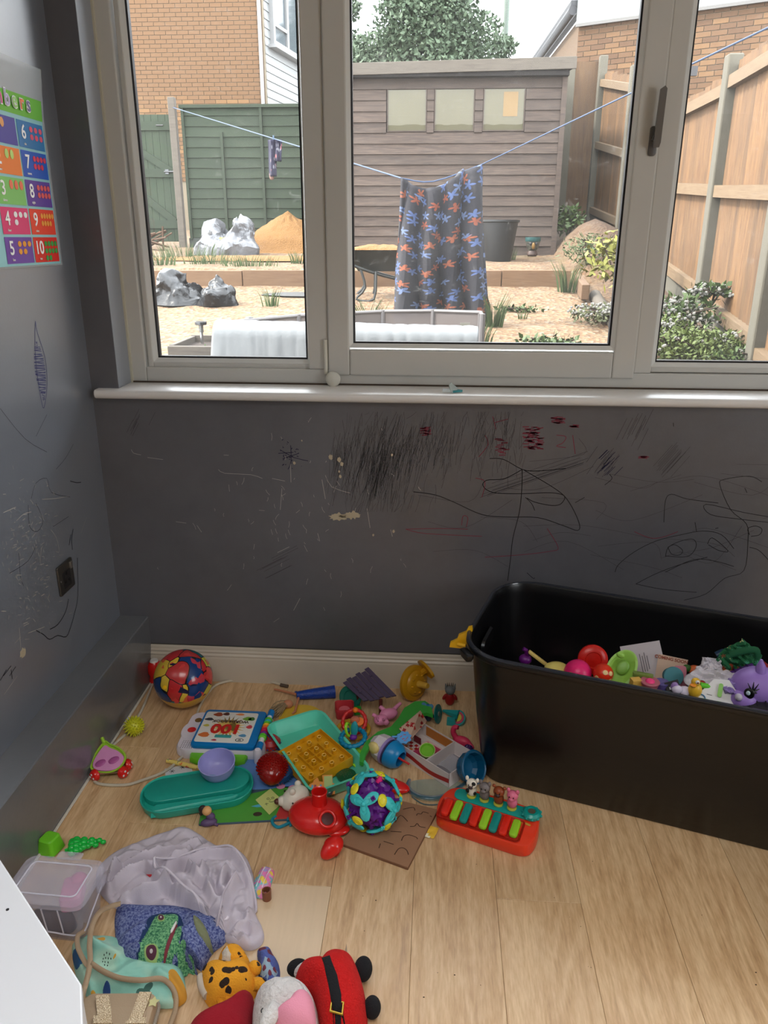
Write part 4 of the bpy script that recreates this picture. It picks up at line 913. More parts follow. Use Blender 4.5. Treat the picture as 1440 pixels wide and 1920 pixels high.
for lb, px, y, n, h, s_ in (('grass tuft on the gravel right of the pointed black sack', 504, 4.75, 46, .17, .07), ('grass growing along the bed edge left of the silver sack', 345, 7.2, 150, .2, .45), ('grass tufts behind the flat black sack', 300, 6.4, 90, .13, .2), ('grass strip behind the pointed black sack', 395, 6.5, 120, .14, .3), ('grass strip in front of the sand spill', 470, 6.35, 110, .12, .3), ('grass at the right end of the sand heap', 563, 6.6, 60, .13, .1), ('dry grass tuft beside the wheelbarrow legs', 690, 3.9, 90, .22, .11), ('tall grass at the quilt hem, right side', 930, 4.0, 90, .26, .07), ('grass tuft at the end of the sleepers', 1068, 5.5, 80, .3, .09), ('grass under the shed by the black bucket', 955, 7.3, 40, .15, .1), ('short tuft on bare gravel right of quilt', 985, 4.3, 16, .1, .04), ('grass tuft at the lower corner of the quilt', 905, 3.3, 60, .2, .08)):
    tuft(lb, px, y, n, h, s_, M((120, 150, 76), .8) if n > 40 else LG)
# ---- far trees and pole
def tree(label, x, y, z, blobs, n, size, mat, trunk):
    t = thing('tree', label, 'tree', (x*1.13, (y+2.28)*1.13-2.28, 1.17)); t.scale = (1.13,)*3
    tot = sum(b[3]**2 for b in blobs)
    def f():
        r = random.random()*tot; k = 0
        for b in blobs:
            r -= b[3]**2
            if r <= 0: break
        d = Vector((random.gauss(0, 1), random.gauss(0, 1), random.gauss(0, 1))).normalized()*b[3]*random.random()**.4
        return (b[0]+d.x, b[1]+d.y, b[2]+d.z*.8), rdir(0)
    stuff(mk('crown', leafmesh(n, f, size, .6), mat, t, smooth=0))
    mk('trunk', join(tube([(0, 0, -.3), (.1, 0, 2), (0, 0, 4.5)], lambda u: .22-.12*u, 8), *[tube([(0, 0, 3), (b[0]*.5, b[1]*.5, 4+(b[2]-4)*.5), (b[0], b[1], b[2])], .05, 5) for b in blobs]), M((120, 105, 90), .9), t)
TK = 1.13
tree('large leafy tree behind the shed roof', -.4, 20, 0, [(0, 0, 5.4, 1.35), (-1.0, 0, 4.6, .95), (1.0, .2, 4.9, 1.0), (.3, 0, 6.0, .85), (-.4, 0, 5.9, .8), (-1.7, 0, 4.2, .6), (0, 0, 4.2, 1.5)], 26000, .12, LD, 0)
tree('smaller tree beside the telegraph pole', 1.25, 21, 0, [(0, 0, 4.2, .7), (.35, 0, 5.0, .35), (-.5, 0, 4.3, .5), (.5, 0, 4.3, .4)], 4600, .12, LD, 0)
tree('tree edge at the left of the middle pane', -2.6, 21, 0, [(0, 0, 4.8, .8), (.1, 0, 5.9, .35)], 3800, .12, LD, 0)
pt = thing('telegraph_pole', 'pale green telegraph pole numbered ten behind the shed', 'pole', (FY(948, 60, 25).x, 25, 1))
mk('pole_shaft', lathe([(.09, 0), (.085, 12)], 16), M((156, 176, 160), .7), pt)
for ch, z in (('1', 6.05), ('0', 5.82)): text('number_plate_digit', ch, .24, M((250, 250, 245), .5), pt, (0, -.1, z), (R(90), 0, 0), bold=.006)

# ================================================================== TOYS ON THE FLOOR
EXT = 1.0
def pxs(p): return (Vector(p)-CAM).dot(_fw)/F_PX        # metres per pixel at a point
def P(px, py, z=0.0): return FZ(px, py, z)
def G0(px, py, z=0.0): q = FZ(px, py, z); return (q.x, q.y, 0)
def dirang(a, b, z=0): a, b = FZ(*a, z), FZ(*b, z); return atan2(b.y-a.y, b.x-a.x)
def aim(v): return Vector(v).to_track_quat('Z', 'Y').to_euler()

# beach ball
def ballmat():
    s = NT('printed_ball_vinyl'); b = s.b; b.inputs['Roughness'].default_value = .22; b.inputs['Coat Weight'].default_value = .3
    v = s.coord(); n_ = s.new('TexNoise', i_Scale=9.0, i_Detail=2.0); s.l(v, n_.inputs['Vector'])
    mx = s.new('VectorMath', operation='MULTIPLY_ADD'); s.l(n_.outputs['Color'], mx.inputs[0]); mx.inputs[1].default_value = (.06,)*3; s.l(v, mx.inputs[2])
    vo = s.new('TexVoronoi', feature='F1', i_Scale=15.0); s.l(mx.outputs[0], vo.inputs['Vector']); cs = s.new('SeparateColor'); s.l(vo.outputs['Color'], cs.inputs[0])
    c = s.ramp(cs.outputs[0], [(0, lin((196, 40, 46))), (.2, lin((20, 60, 120))), (.38, lin((222, 186, 60))), (.55, lin((190, 50, 50))), (.7, lin((16, 110, 120))), (.84, lin((206, 196, 70)))], True)
    ed = s.new('TexVoronoi', feature='DISTANCE_TO_EDGE', i_Scale=15.0); s.l(mx.outputs[0], ed.inputs['Vector'])
    c = s.mix(s.math('LESS_THAN', ed.outputs[0], .018), c, lin((20, 18, 22)))
    vs_ = s.new('TexVoronoi', feature='F1', i_Scale=42.0); s.l(mx.outputs[0], vs_.inputs['Vector']); c2 = s.new('SeparateColor'); s.l(vs_.outputs['Color'], c2.inputs[0])
    c = s.mix(s.math('MULTIPLY', s.math('GREATER_THAN', c2.outputs[1], .74), .8), c, lin((220, 60, 60))); c = s.mix(s.math('GREATER_THAN', c2.outputs[0], .9), c, lin((30, 26, 60)))
    sz = s.new('SeparateXYZ'); s.l(v, sz.inputs[0]); c = s.mix(s.math('LESS_THAN', s.math('ADD', sz.outputs[2], s.math('MULTIPLY', n_.outputs['Fac'], .04)), -.015), c, lin((206, 158, 60)))
    s.l(c, b.inputs['Base Color']); return s.m
r = .094; c = P(344, 1272, r)
t = thing('printed_ball', 'large red, yellow and blue printed plastic ball by the skirting board corner', 'ball', (c.x, c.y, 0))
mk('ball_shell', ell(r, r, r, 48, 30), ballmat(), t, (0, 0, r), (0, 0, R(55))); mk('valve', cyl(.006, .004, 12), YEL, t, (-.03, -.085, r+.02), (R(80), 0, 0))
c = P(291, 1276, .0); t = thing('red_spool', 'small dark red toy spool with white end jammed beside the printed ball', 'toy', (c.x+.008, c.y-.01, 0))
mk('spool_body', lathe([(.018, 0), (.024, .01), (.02, .03), (.026, .045), (.024, .07), (.015, .082)], 20), RED, t); mk('white_end', lathe([(.013, 0), (.015, .003), (.012, .008)], 16), WHITE, t, (0, 0, .08))
# cable
cpx = [(284, 1283), (270, 1322), (258, 1345), (240, 1372), (205, 1398), (176, 1430), (178, 1466), (232, 1472), (270, 1462), (306, 1448), (330, 1430), (350, 1406), (364, 1362), (373, 1328), (388, 1302), (410, 1282), (455, 1274), (500, 1277), (528, 1284)]
t = thing('white_cable', 'long off white cable looping over the floor from behind the ball', 'cable')
mk('cable_sheath', tube([P(x, y, .005)+Vector((max(0, -.938-P(x, y, .005).x), 0, 0)) for x, y in cpx], .0042, 8, sm=5), M((196, 188, 170), .5), t)
a, b = P(526, 1284, .006), P(540, 1287, .006); mk('cable_plug', tube([a, b], .006, 10), M((90, 76, 64), .5), t)
# spiky ball
c = P(251, 1361, .032); t = thing('spiky_ball', 'small yellow green spiky rubber ball near the wall boxing', 'ball', (c.x, c.y, 0))
YG = M((196, 196, 40), .35); mk('ball_core', ell(.026, None, None, 20, 12), YG, t, (0, 0, .031))
S = []
for k in range(130):
    z = 1-2*(k+.5)/130; a = k*2.39996; v = Vector((sqrt(1-z*z)*cos(a), sqrt(1-z*z)*sin(a), z)); S.append(tf(lathe([(.0028, 0), (.0006, .009)], 5), v*.024, aim(v)))
stuff(mk('spikes', join(*S), YG, t, (0, 0, .031)))
# leaf cart
c = P(203, 1448, .0); t = thing('leaf_cart', 'lime leaf shaped toy cart with pink bed and red mushroom wheels', 'toy cart', (c.x+.004, c.y+.005, 0), R(-6))
LGN = M((160, 205, 60), .35); leafo = smoothpts([(-.034, .056, 0), (-.012, .048, 0), (.025, .034, 0), (.052, .010, 0), (.048, -.022, 0), (.02, -.040, 0), (-.03, -.038, 0), (-.05, -.018, 0), (-.048, .02, 0)], 5, True)
lo = [(p.x, p.y) for p in leafo]
sh_ = mk('leaf_shell', loft([[(x*.6, y*.6, -.022) for x, y in lo], [(x*.85, y*.85, -.012) for x, y in lo], [(x, y, 0) for x, y in lo], [(x*1.0, y*1.0, .003) for x, y in lo], [(x*.9, y*.9, .003) for x, y in lo], [(x*.88, y*.88, -.002) for x, y in lo]]), LGN, t, (0, 0, .040), (R(26), R(-6), 0))
mk('pink_bed', loft([[(x*.88+.002, y*.8-.003, -.004) for x, y in lo], [(x*.86+.002, y*.78-.003, .004) for x, y in lo], [(x*.6+.002, y*.55-.003, .005) for x, y in lo]]), M((222, 150, 200), .4), sh_)
for x in (-.018, .02): mk('moulded_hollow', tf(ell(.016, .011, .003, 16, 6), (x, -.014+.01*(x > 0), .0055), (0, 0, R(25))), M((176, 88, 152), .45), sh_)
mk('leaf_stalk', tube([(-.034, .05, .0), (-.044, .064, .006)], .005, 8), LGN, sh_)
for x, y in ((-.052, .012), (.05, .014), (-.02, -.044), (.052, -.02)):
    wv = Vector((x, y, 0)).normalized(); w_ = mk('mushroom_wheel', tf(lathe([(.0, -.006), (.012, -.006), (.017, -.002), (.017, .002), (.012, .009), (.0, .012)], 20), (0, 0, 0), aim((wv.x*.7, wv.y*.9, .12))), RED, t, (x, y, .0185))
    stuff(mk('white_dots', join(*[tf(ell(.0032, .0032, .0012, 8, 4), Vector((wv.x*.0105, wv.y*.012, .0015))+Vector((-wv.y, wv.x, 0))*dx+Vector((0, 0, dz)), aim((wv.x*.7, wv.y*.9, .12))) for dx, dz in ((0, .006), (.007, -.004), (-.007, -.004))]), WHITE, w_))
mk('axle', join(tube([(-.05, .012, .0185), (.05, .014, .0185)], .003, 6), tube([(-.02, -.04, .0185), (.05, -.018, .0185)], .003, 6), tube([(0, 0, .0185), (0, 0, .03)], .006, 6)), M((150, 110, 90), .5), t)
# learning book
ctr, an, W, D = quadframe([(383, 1330), (508, 1333), (470, 1402), (360, 1395)], .045)
t = thing('word_book_toy', 'electronic word book toy with blue cover on white base, lilac bowl before it', 'toy book', ctr, an)
PW_ = M((222, 216, 226), .35); bo = [(x, y) for x, y in rr(W+.07, D+.01, .03)]
mk('white_base', loft([[(x*.97-.012, y*.97, 0) for x, y in bo], [(x-.012, y, .004) for x, y in bo], [(x-.012, y, .024) for x, y in bo], [(x*.97-.012, y*.97, .03) for x, y in bo]]), PW_, t)
lob = mk('side_lobe', loft([[(x*s, y*s, z) for x, y in circ(.035, 24, .05)] for s, z in ((.94, 0), (1, .004), (1, .024), (.94, .0306))]), PW_, t, (-.115, -.0, 0)); mk('side_lobe', loft([[(x*s, y*s, z) for x, y in circ(.03, 24, .03)] for s, z in ((.94, 0), (1, .004), (1, .026), (.94, .0312))]), PW_, t, (-.105, -.07, 0))
stuff(mk('speaker_holes', join(*[tf(cyl(.0014, .0006, 6), (-.125+i*.0065, -.088+j*.0065, .0310)) for i in range(7) for j in range(6)]), BLACK, t))
mk('printed_apple', tf(cyl(.013, .0012, 18), (-.118, .0, .0303)), RED, t); mk('printed_pear', tf(cyl(.011, .0012, 18), (-.112, .05, .0303)), M((130, 100, 50), .4), t)
cv = mk('blue_cover', tf(rbox(W, D, .014, .014, .003), (0, 0, .031)), BLUE, t)
mk('cover_card', tf(rbox(W*.84, D*.84, .001, .008, .0003), (-.008, 0, .0451)), M((232, 230, 222), .35), cv)
zc = .0466
text('title_numeral', '100', .062, M((205, 40, 34), .4), cv, (-.008, -.008, zc), (0, 0, pi), bold=.0022); text('title_word', 'WORDS BOOK', .0165, M((70, 50, 40), .4), cv, (-.004, .028, zc), (0, 0, pi), bold=.0004)
mk('sunburst', prism(star(22, .056, .03), .0003), M((245, 205, 110), .45), cv, (-.006, .0, zc-.0008), smooth=0)
mk('teal_ribbon', tf(rbox(.05, .014, .0004, .002, .0001), (-.008, -.047, zc-.0002)), M((60, 160, 160), .4), cv)
pics = [((150, 70, 40), -.05, .062, .014, .01), ((90, 50, 40), -.026, .066, .01, .008), ((120, 170, 60), .045, .045, .013, .01), ((70, 120, 50), .058, .045, .01, .009), ((60, 62, 70), -.072, .036, .013, .007), ((200, 190, 80), -.072, .004, .009, .006), ((220, 120, 60), -.066, -.042, .016, .012), ((210, 70, 80), .06, .004, .009, .009), ((90, 150, 190), .05, -.04, .011, .007), ((230, 140, 80), .018, .066, .013, .005), ((190, 60, 80), -.03, -.066, .008, .004)]
for cc, x, y, a_, b_ in pics: mk('printed_picture', prism([(q[0]*(1+.25*sin(5*k)), q[1]) for k, q in enumerate(circ(a_, 16, b_))], .0004), M(cc, .45), cv, (x, y, zc-.0003), smooth=0)
mk('badge_ring', tf(torus(.0095, .0009, 24, 6), (.045, -.062, zc), (0, 0, 0), (1.2, .85, .5)), DARK, cv); mk('badge_mark', join(*[tf(box(.011-.002*i, .0012, .0004), (.045, -.065+.003*i, zc)) for i in range(3)]), DARK, cv)
mk('green_handle', loft([[(x*s, y*s, z) for x, y in [(-.085, 0), (-.08, -.022), (-.055, -.034), (-.02, -.037), (.03, -.037), (.06, -.034), (.082, -.022), (.086, 0)]] for s, z in ((.95, 0), (1, .004), (1, .016), (.95, .021))]), M((110, 195, 40), .3), t, (-.01, -D/2-.004, 0))
sp_ = mk('spine_rod', tube([(0, -D/2-.002, .04), (0, D/2+.004, .04)], .008, 12), WHITE, t, (W/2+.012, 0, 0))
for y in (-D/2+.008, D/2-.01): mk('blue_hinge', tube([(0, y-.014, .04), (0, y+.014, .04)], .0105, 14), BLUE, sp_)
mk('white_foot', lathe([(.011, 0), (.0125, .02), (.0125, .04), (.008, .049), (0, .051)], 18), PW_, t, (W/2+.012, -D/2-.014, 0))
for k, cc in enumerate([(90, 190, 50), (60, 180, 170), (90, 190, 50), (245, 190, 50), (235, 120, 40), (220, 50, 60), (200, 30, 90), (130, 50, 140), (90, 190, 50), (110, 200, 60)]): mk('spine_bead', tf(torus(.0085, .0038, 16, 8), (0, .05-k*.0102, .04), (R(90), 0, 0)), M(cc, .3), sp_)
# picture book on the floor with note
ctr, an, W, D = quadframe([(352, 1432), (570, 1420), (592, 1531), (425, 1540)], .004)
t = thing('picture_book', 'blue and green picture book lying flat under the teal tray', 'book', ctr, an+R(0)); Z0 = .005
mk('book_block', rbox(W*1.02, D, Z0, .004, .0008), M((70, 90, 110), .4), t)
mk('blue_cover_print', tf(rbox(W*1.015, D*.52, .0006, .003, .0002), (0, D*.235, Z0)), M((96, 140, 205), .35), t)
mk('green_hill_print', tf(prism([(-W*.505, -D*.49), (W*.505, -D*.49), (W*.505, -D*.05)]+[(W*.505-W*1.01*k/12, -D*.05+.012*sin(k*.6)) for k in range(1, 13)], .0006), (0, 0, Z0)), M((84, 160, 62), .4), t, smooth=0)
mk('red_corner_print', tf(prism([(W*.18, -D*.49), (W*.505, -D*.49), (W*.505, -D*.2), (W*.24, -D*.24)], .0005), (0, 0, Z0+.0007)), M((196, 62, 62), .4), t, smooth=0)
text('title_letters', 'To', .036, M((190, 215, 235), .4), t, (W*.09, D*.30, Z0+.001), bold=.001)
mk('dark_print_spot', tf(prism(circ(.012, 14, .008), .0004), (W*.02, -D*.40, Z0+.0007)), M((64, 50, 40), .5), t, smooth=0); mk('blue_print_puddle', tf(prism([(-.03, 0), (-.01, .006), (.03, .003), (.02, -.004), (-.015, -.005)], .0004), (W*.06, -D*.28, Z0+.0007)), M((90, 180, 210), .4), t, smooth=0)
mk('pink_print_spots', join(*[tf(prism(circ(r_, 14), .0004), (x, y, Z0+.0012)) for x, y, r_ in ((W*.22, D*.0, .012), (W*.34, -.012, .014), (W*.42, .02, .012))]), M((230, 150, 190), .4), t, smooth=0)
a, b, c, d = [P(*q, .0068) for q in ((507, 1479), (532, 1503), (505, 1528), (479, 1500))]; cc = (a+b+c+d)/4
t = thing('doodle_note', 'pale yellow square note with a doodled face on the picture book', 'note', (cc.x, cc.y, .0068))
nv = [q-Vector((cc.x, cc.y, q.z)) for q in (d, c, b, a)]
mk('note_paper', loft([[(q.x, q.y, 0) for q in nv], [(q.x, q.y, .0006) for q in nv]]), M((206, 214, 130), .6), t, smooth=0)
mk('ink_face', join(tf(torus(.0035, .0006, 12, 5), (-.006, .008, .001)), tf(torus(.0035, .0006, 12, 5), (.006, .012, .001)), tube([(-.002, -.002, .001), (.006, -.004, .001), (.013, .002, .001), (.016, .010, .001)], .0006, 5, sm=3), tube([(-.010, -.014, .001), (-.002, -.010, .001)], .0006, 5), tube([(-.008, -.008, .001), (-.004, -.018, .001)], .0006, 5), tube([(-.001, .002, .001), (.003, .005, .001)], .0005, 5)), M((60, 80, 60), .7), t)
# snow paper + rolled wrapper
t = thing('snowflake_card', 'white card printed with snowflakes under the teal tray end', 'card', G0(335, 1446), dirang((315, 1450), (360, 1441)))
mk('card_sheet', rbox(.075, .045, .0012, .002, .0003), M((214, 216, 222), .4), t)
mk('snowflake_print', join(*[tf(box(.016, .0012, .0004), (x, y, .0014), (0, 0, a)) for x, y in ((-.018, .004), (.012, .012)) for a in (0, pi/3, 2*pi/3)]), DARK, t, smooth=0)
a, b = P(313, 1425, .010), P(384, 1441, .010)
t = thing('patterned_tube', 'thin rolled tube with yellow and red animal print behind the lilac bowl', 'tube', (a.x, a.y, 0)); L_ = (b-a); PTM = petal('animal_print', (232, 206, 110), [(200, 50, 40), (60, 120, 110), (120, 60, 130), (220, 110, 50)], 60, 'Object', .3, .1, 4, .05, .5, 300, .9)
mk('tube_wall', tube([(0, 0, .008), (L_.x, L_.y, .0078)], .0065, 14), PTM, t); mk('tube_end', tf(torus(.005, .0013, 16, 6), (0, 0, .008), aim(L_)), M((180, 60, 50), .5), t)
# teal oval tray
l, rr_ = P(266, 1497, .025), P(478, 1463, .025); ctr = (P(266, 1500, .03)+P(478, 1463, .03))/2; an = atan2(rr_.y-l.y, rr_.x-l.x); L_ = (rr_-l).length; ctr = P(371, 1487, .015)
TL = M((36, 168, 150), .38); TL2 = M((30, 156, 140), .42)
t = thing('oval_tray', 'long teal oval plastic play tray holding the lilac bowl', 'tray', (ctr.x, ctr.y, .0062), an); H_ = .026; WY = .150
mk('tray_shell', tray(L_, WY, H_, WY/2*.92, .004, .005, .006, n=14), TL, t)
ti = [(x*.5*L_*.93, y*.5*WY*.66) for x, y in circ(1, 48)]
ti = [(x, y) for x, y in rr(L_*.935, WY*.62, WY*.305, 12)]
mk('oval_deck', loft([[(x, y+.021, .006) for x, y in ti], [(x, y+.021, .0215) for x, y in ti], [(x*.985, y*.97+.021, .0228) for x, y in ti]]), TL2, t)
mk('spoon_hump', tf(loft([[(-.5+.06, -.02*q, 0), (-.5+.03, .0, 0), (-.5+.1, .02*q, 0), (-.2, .018*q, 0), (.34, .012*q, 0), (.4, 0, 0), (.34, -.012*q, 0), (-.2, -.016*q, 0)] for q in (1,)] + [[(-.5+.065, -.018, .009), (-.5+.035, .0, .009), (-.5+.105, .018, .009), (-.2, .016, .009), (.335, .011, .009), (.39, 0, .009), (.335, -.011, .009), (-.2, -.015, .009)], [(-.5+.085, -.012, .015), (-.5+.06, .0, .015), (-.5+.12, .011, .015), (-.2, .008, .015), (.32, .005, .015), (.365, 0, .015), (.32, -.005, .015), (-.2, -.008, .015)]]), (.0, -.046, .006), (0, 0, 0), (L_*.92, 1, 1)), TL, t)
# bowl
r = 33.5*pxs(P(410, 1430, .05)); c = P(410, 1449, .03)
t = thing('lilac_bowl', 'plain lilac plastic bowl standing on the teal oval tray', 'bowl', (c.x, c.y-.002, .0262), (R(10), 0, 0))
mk('bowl_body', lathe([(.026, 0), (.029, .001), (.040, .012), (.048, .028), (r, .048), (r+.0008, .05), (r-.002, .05), (.045, .028), (.037, .013), (.024, .004), (0, .004)], 40), LILAC, t)
# tiny fairy doll
c = P(392, 1548, 0); t = thing('tiny_doll', 'tiny bent doll in purple with blonde head by the teal tray', 'doll', (c.x, c.y, 0), R(20))
mk('purple_dress', join(tf(ell(.022, .012, .010, 16, 8), (0, 0, .011)), tf(ell(.012, .010, .012, 14, 8), (.006, .006, .022))), M((92, 72, 110), .5), t)
mk('leg', tube([(.012, -.004, .008), (.022, -.012, .006)], .004, 7), M((96, 76, 114), .5), t)
hd = mk('head', ell(.0125, .012, .0125, 18, 12), M((220, 168, 110), .5), t, (-.002, .012, .038)); mk('dark_hair', join(tf(ell(.011, .008, .012, 12, 8), (-.010, .006, .002)), tf(ell(.006, .005, .007, 10, 6), (-.014, .004, -.008))), M((46, 36, 34), .6), hd)
# spiky domes
def dome(parent, r, h, n, mat, bump_r, name='nub'):
    S = []
    for k in range(n):
        z = (k+.5)/n; a = k*2.39996; q = sqrt(1-z*z); S.append(tf(lathe([(bump_r, 0), (bump_r*.5, bump_r*1.6)], 6), (q*r*cos(a), q*r*sin(a), z*h), aim((q*cos(a)/r, q*sin(a)/r, z/h))))
    return stuff(mk(name, join(*S), mat, parent))
RT = M((150, 20, 14), .12, trans=.2)
c = P(513, 1452, .018); t = thing('massage_dome', 'translucent red bobbly dome on a dark blue bristle base', 'toy', (c.x-.006, c.y, .0120), (R(16), R(6), R(10)))
mk('dome_shell', ell(.040, .052, .033, 30, 16), RT, t, (0, 0, .036)); d_ = dome(t, .041, .031, 190, RT, .0032); d_.location = (0, 0, .036)
bb = mk('blue_base', lathe([(.03, 0), (.044, .003), (.047, .012), (.043, .022), (.03, .026)], 30), M((18, 70, 120), .35), t, (.014, .006, .012)); d_ = dome(bb, .047, .018, 130, M((18, 70, 120), .35), .0024, 'bristle'); d_.location = (0, 0, .006)
c = P(503, 1404, 0); t = thing('bobbly_disc', 'small red and blue bobbly disc between word book and mint tray', 'toy', (c.x+.006, c.y+.01, .0004), R(0))
mk('red_disc', lathe([(.022, 0), (.028, .004), (.03, .02), (.02, .032), (0, .035)], 24), M((180, 36, 40), .4), t); d_ = dome(t, .029, .034, 60, M((30, 90, 150), .4), .003)
# mint tray
A_, B_, C_, D_ = [P(*q, .045) for q in ((590, 1322), (506, 1374), (600, 1503), (684, 1440))]; ctr = (A_+B_+C_+D_)/4; an = atan2(((C_-B_)+(D_-A_)).y, ((C_-B_)+(D_-A_)).x); L_ = ((C_-B_).length+(D_-A_).length)/2; W_ = ((A_-B_).length+(D_-C_).length)/2
tr = thing('mint_tray', 'mint green rectangular plastic tray holding a yellow brick plate', 'tray', (ctr.x, ctr.y, .0078), an)
mk('tray_shell', tray(L_, W_, .045, .034, .0045, .014, .004, lip=.003, n=3), MINT, tr); MT = (ctr, an, L_, W_)
# yellow toy brick plate (underside up)
q4 = [P(*q, .055) for q in ((535, 1405), (608, 1364), (649, 1427), (571, 1462))]; cc = sum(q4, Vector())/4; an2 = atan2((q4[1]-q4[0]).y+(q4[2]-q4[3]).y, (q4[1]-q4[0]).x+(q4[2]-q4[3]).x); S_ = ((q4[1]-q4[0]).length+(q4[2]-q4[1]).length)/2
GO = M((214, 156, 24), .28, coat=.2)
t = thing('brick_plate', 'golden yellow construction brick plate, hollow side up, in the mint tray', 'toy brick', (cc.x, cc.y, .0225), (R(4), R(-3), an2)); s_ = S_/2*.95; hh = .034
mk('plate_shell', join(bx(-s_, s_, -s_, s_, 0, .018), bx(-s_, -s_+.0016, -s_, s_, .018, hh), bx(s_-.0016, s_, -s_, s_, .018, hh), bx(-s_, s_, -s_, -s_+.0016, .018, hh), bx(-s_, s_, s_-.0016, s_, .018, hh)), GO, t, smooth=0)
for i in range(4):
    for j in range(4):
        if 0 < i < 3 and 0 < j < 3: zt = hh-.001
        else: zt = hh-.003
        x, y = (-1.5+i)*s_*.47, (-1.5+j)*s_*.47; o = mk('brick_tube', lathe([(.0064, .018), (.0064, zt), (.0046, zt), (.0046, .018)], 16, False, False), GO, t, (x, y, 0)); mk('tube_rim_highlight', tf(torus(.0055, .0009, 18, 6), (0, 0, zt)), M((244, 204, 110), .3), o)  # paler torus added on each tube, bright rim put into its colour
g3 = s_*.46; mk('inner_grid', join(*[bx(-g3*1.02, g3*1.02, y-.0006, y+.0006, .018, hh-.004) for y in (-g3, 0, g3)], *[bx(x-.0006, x+.0006, -g3*1.02, g3*1.02, .018, hh-.004) for x in (-g3, 0, g3)]), GO, t, smooth=0)
# items in the mint tray
c = P(600, 1478, .048); t = thing('wooden_train', 'flat wooden train piece with striped side and black wheels in the mint tray', 'toy train', (c.x+.002, c.y+.012, .0145), (R(34), 0, R(8)))
mk('train_body', prism([(-.036, 0), (.036, 0), (.038, .026), (.030, .030), (.030, .052), (-.002+.004, .052), (.004, .034), (-.006, .036), (-.010, .046), (-.022, .046), (-.022, .034), (-.034, .028)], .008), M((222, 140, 50), .5), t, smooth=0)
for k, cc in enumerate([(90, 150, 200), (150, 60, 90), (230, 160, 60), (90, 150, 200)]): mk('painted_stripe', tf(box(.005, .022, .0006), (-.026+k*.0075, .016, .0083), (0, 0, -.15)), M(cc, .5), t, smooth=0)
mk('painted_cab', tf(box(.022, .03, .0006), (.018, .034, .0083)), M((170, 190, 120), .5), t, smooth=0)
for x in (-.008, .020): w_ = mk('wheel', tf(cyl(.0105, .004, 20), (x, .006, .008)), BLACK, t); mk('hub', tf(cyl(.0045, .0012, 12), (x, .006, .012)), WHITE, w_)
c = P(640, 1467, .02); t = thing('green_glitter_disc', 'dark green glittery dish lying in the mint tray beside the train', 'dish', (c.x+.01, c.y+.03, .0135))
mk('disc_body', lathe([(.02, 0), (.026, .003), (.028, .01), (.02, .014), (0, .014)], 24), M((20, 84, 50), .25), t); mk('glitter', join(*[tf(ell(.0012, None, None, 5, 3), (.018*cos(k*2.4)*(k/16)**.5, .018*sin(k*2.4)*(k/16)**.5, .0142)) for k in range(16)]), SILVER, t)
c = P(660, 1425, .02); t = thing('lime_band', 'lime green curved toy band leaning in the mint tray corner', 'toy', (c.x-.004, c.y+.004, .0145)); mk('band', tube([(.008+.0*k, .0, .0) if False else (.03*cos(.6*k-1.2), .035*sin(.6*k-1.2), .008+.003*k) for k in range(6)], .007, 10, sm=4, flat=.5), LIME, t)
# yellow plate behind tray
c = P(560, 1352, 0); t = thing('yellow_plate', 'flat yellow round toy plate half under the mint tray', 'plate', (c.x+.005, c.y+.012, .0003)); mk('plate_disc', lathe([(.05, 0), (.068, .002), (.07, .006), (.064, .006), (.05, .0035), (0, .0035)], 36), M((218, 180, 60), .4), t)
# white bear head
c = P(553, 1493, .032); t = thing('white_bear_toy', 'white plastic bear head with brown nose leaning on the mint tray', 'toy bear', (c.x+.004, c.y-.010, .0062), R(8)); CRW = M((226, 220, 206), .35)
mk('bear_head', tf(ell(.038, .031, .030, 30, 18, lambda d: 1+.12*max(0, -d.x)**3), (0, 0, .030), (0, R(-25), R(20))), CRW, t); mk('muzzle', tf(ell(.017, .015, .014, 18, 12), (-.032, -.006, .026)), CRW, t); mk('nose', tf(ell(.008, .0085, .0075, 14, 10), (-.049, -.008, .027)), M((86, 50, 40), .3), t)
for y, z in ((-.012, .058), (.02, .058)): mk('ear', ell(.009, .008, .010, 12, 8), CRW, t, (-.002+y*.4, y, z))
for y, z in ((-.030, .036),): mk('eye', ell(.0028, .0022, .0034, 10, 6), BLACK, t, (-.006, y+.0005, z))
mk('eye', ell(.0028, .0022, .0034, 10, 6), BLACK, t, (-.029, .010, .045)); 
# blue hook
hk = [P(x, y, .005) for x, y in ((548, 1540), (536, 1546), (522, 1551), (512, 1545), (511, 1536), (518, 1531))]; t = thing('blue_hook', 'small teal blue plastic hook between picture book and red dome', 'hook', (hk[0].x, hk[0].y, 0)); HB = M((30, 140, 165), .35)
mk('hook_curve', tube([q-Vector((hk[0].x, hk[0].y, 0)) for q in hk], .0042, 8, sm=5), HB, t); mk('hook_tabs', join(box(.006, .016, .006, (-.002, -.008, .005)), box(.006, .012, .006, (-.012, .006, .005))), HB, t)
# red dome toy and red half egg
c = P(600, 1556, .0); t = thing('red_helmet_toy', 'glossy red rounded toy shell with upright tube and front hole', 'toy', (c.x-.006, c.y+.012, 0), R(-8))
hx = ell(.078, .060, .040, 44, 22, lambda d: 1-.3*max(0, -d.z)**2)
def onell(px_, py_, a_=.078, b_=.060, c_=.040):
    z_ = c_*sqrt(1-(px_/a_)**2-(py_/b_)**2); n_ = Vector((px_/a_**2, py_/b_**2, z_/c_**2)); return Vector((px_, py_, z_+.035)), aim(n_), n_.normalized()
hole = Vector((.038, -.047, .03))
mk('red_shell', tf(hx, (0, 0, .035)), RED, t)
hp0, hr0, hn0 = onell(.036, -.036)
mk('upright_tube', lathe([(.0205, .05), (.0195, .105), (.0205, .108), (.0185, .110), (.0165, .108), (.0165, .08), (0, .078)], 28, False), RED, t, (.004, .004, 0))
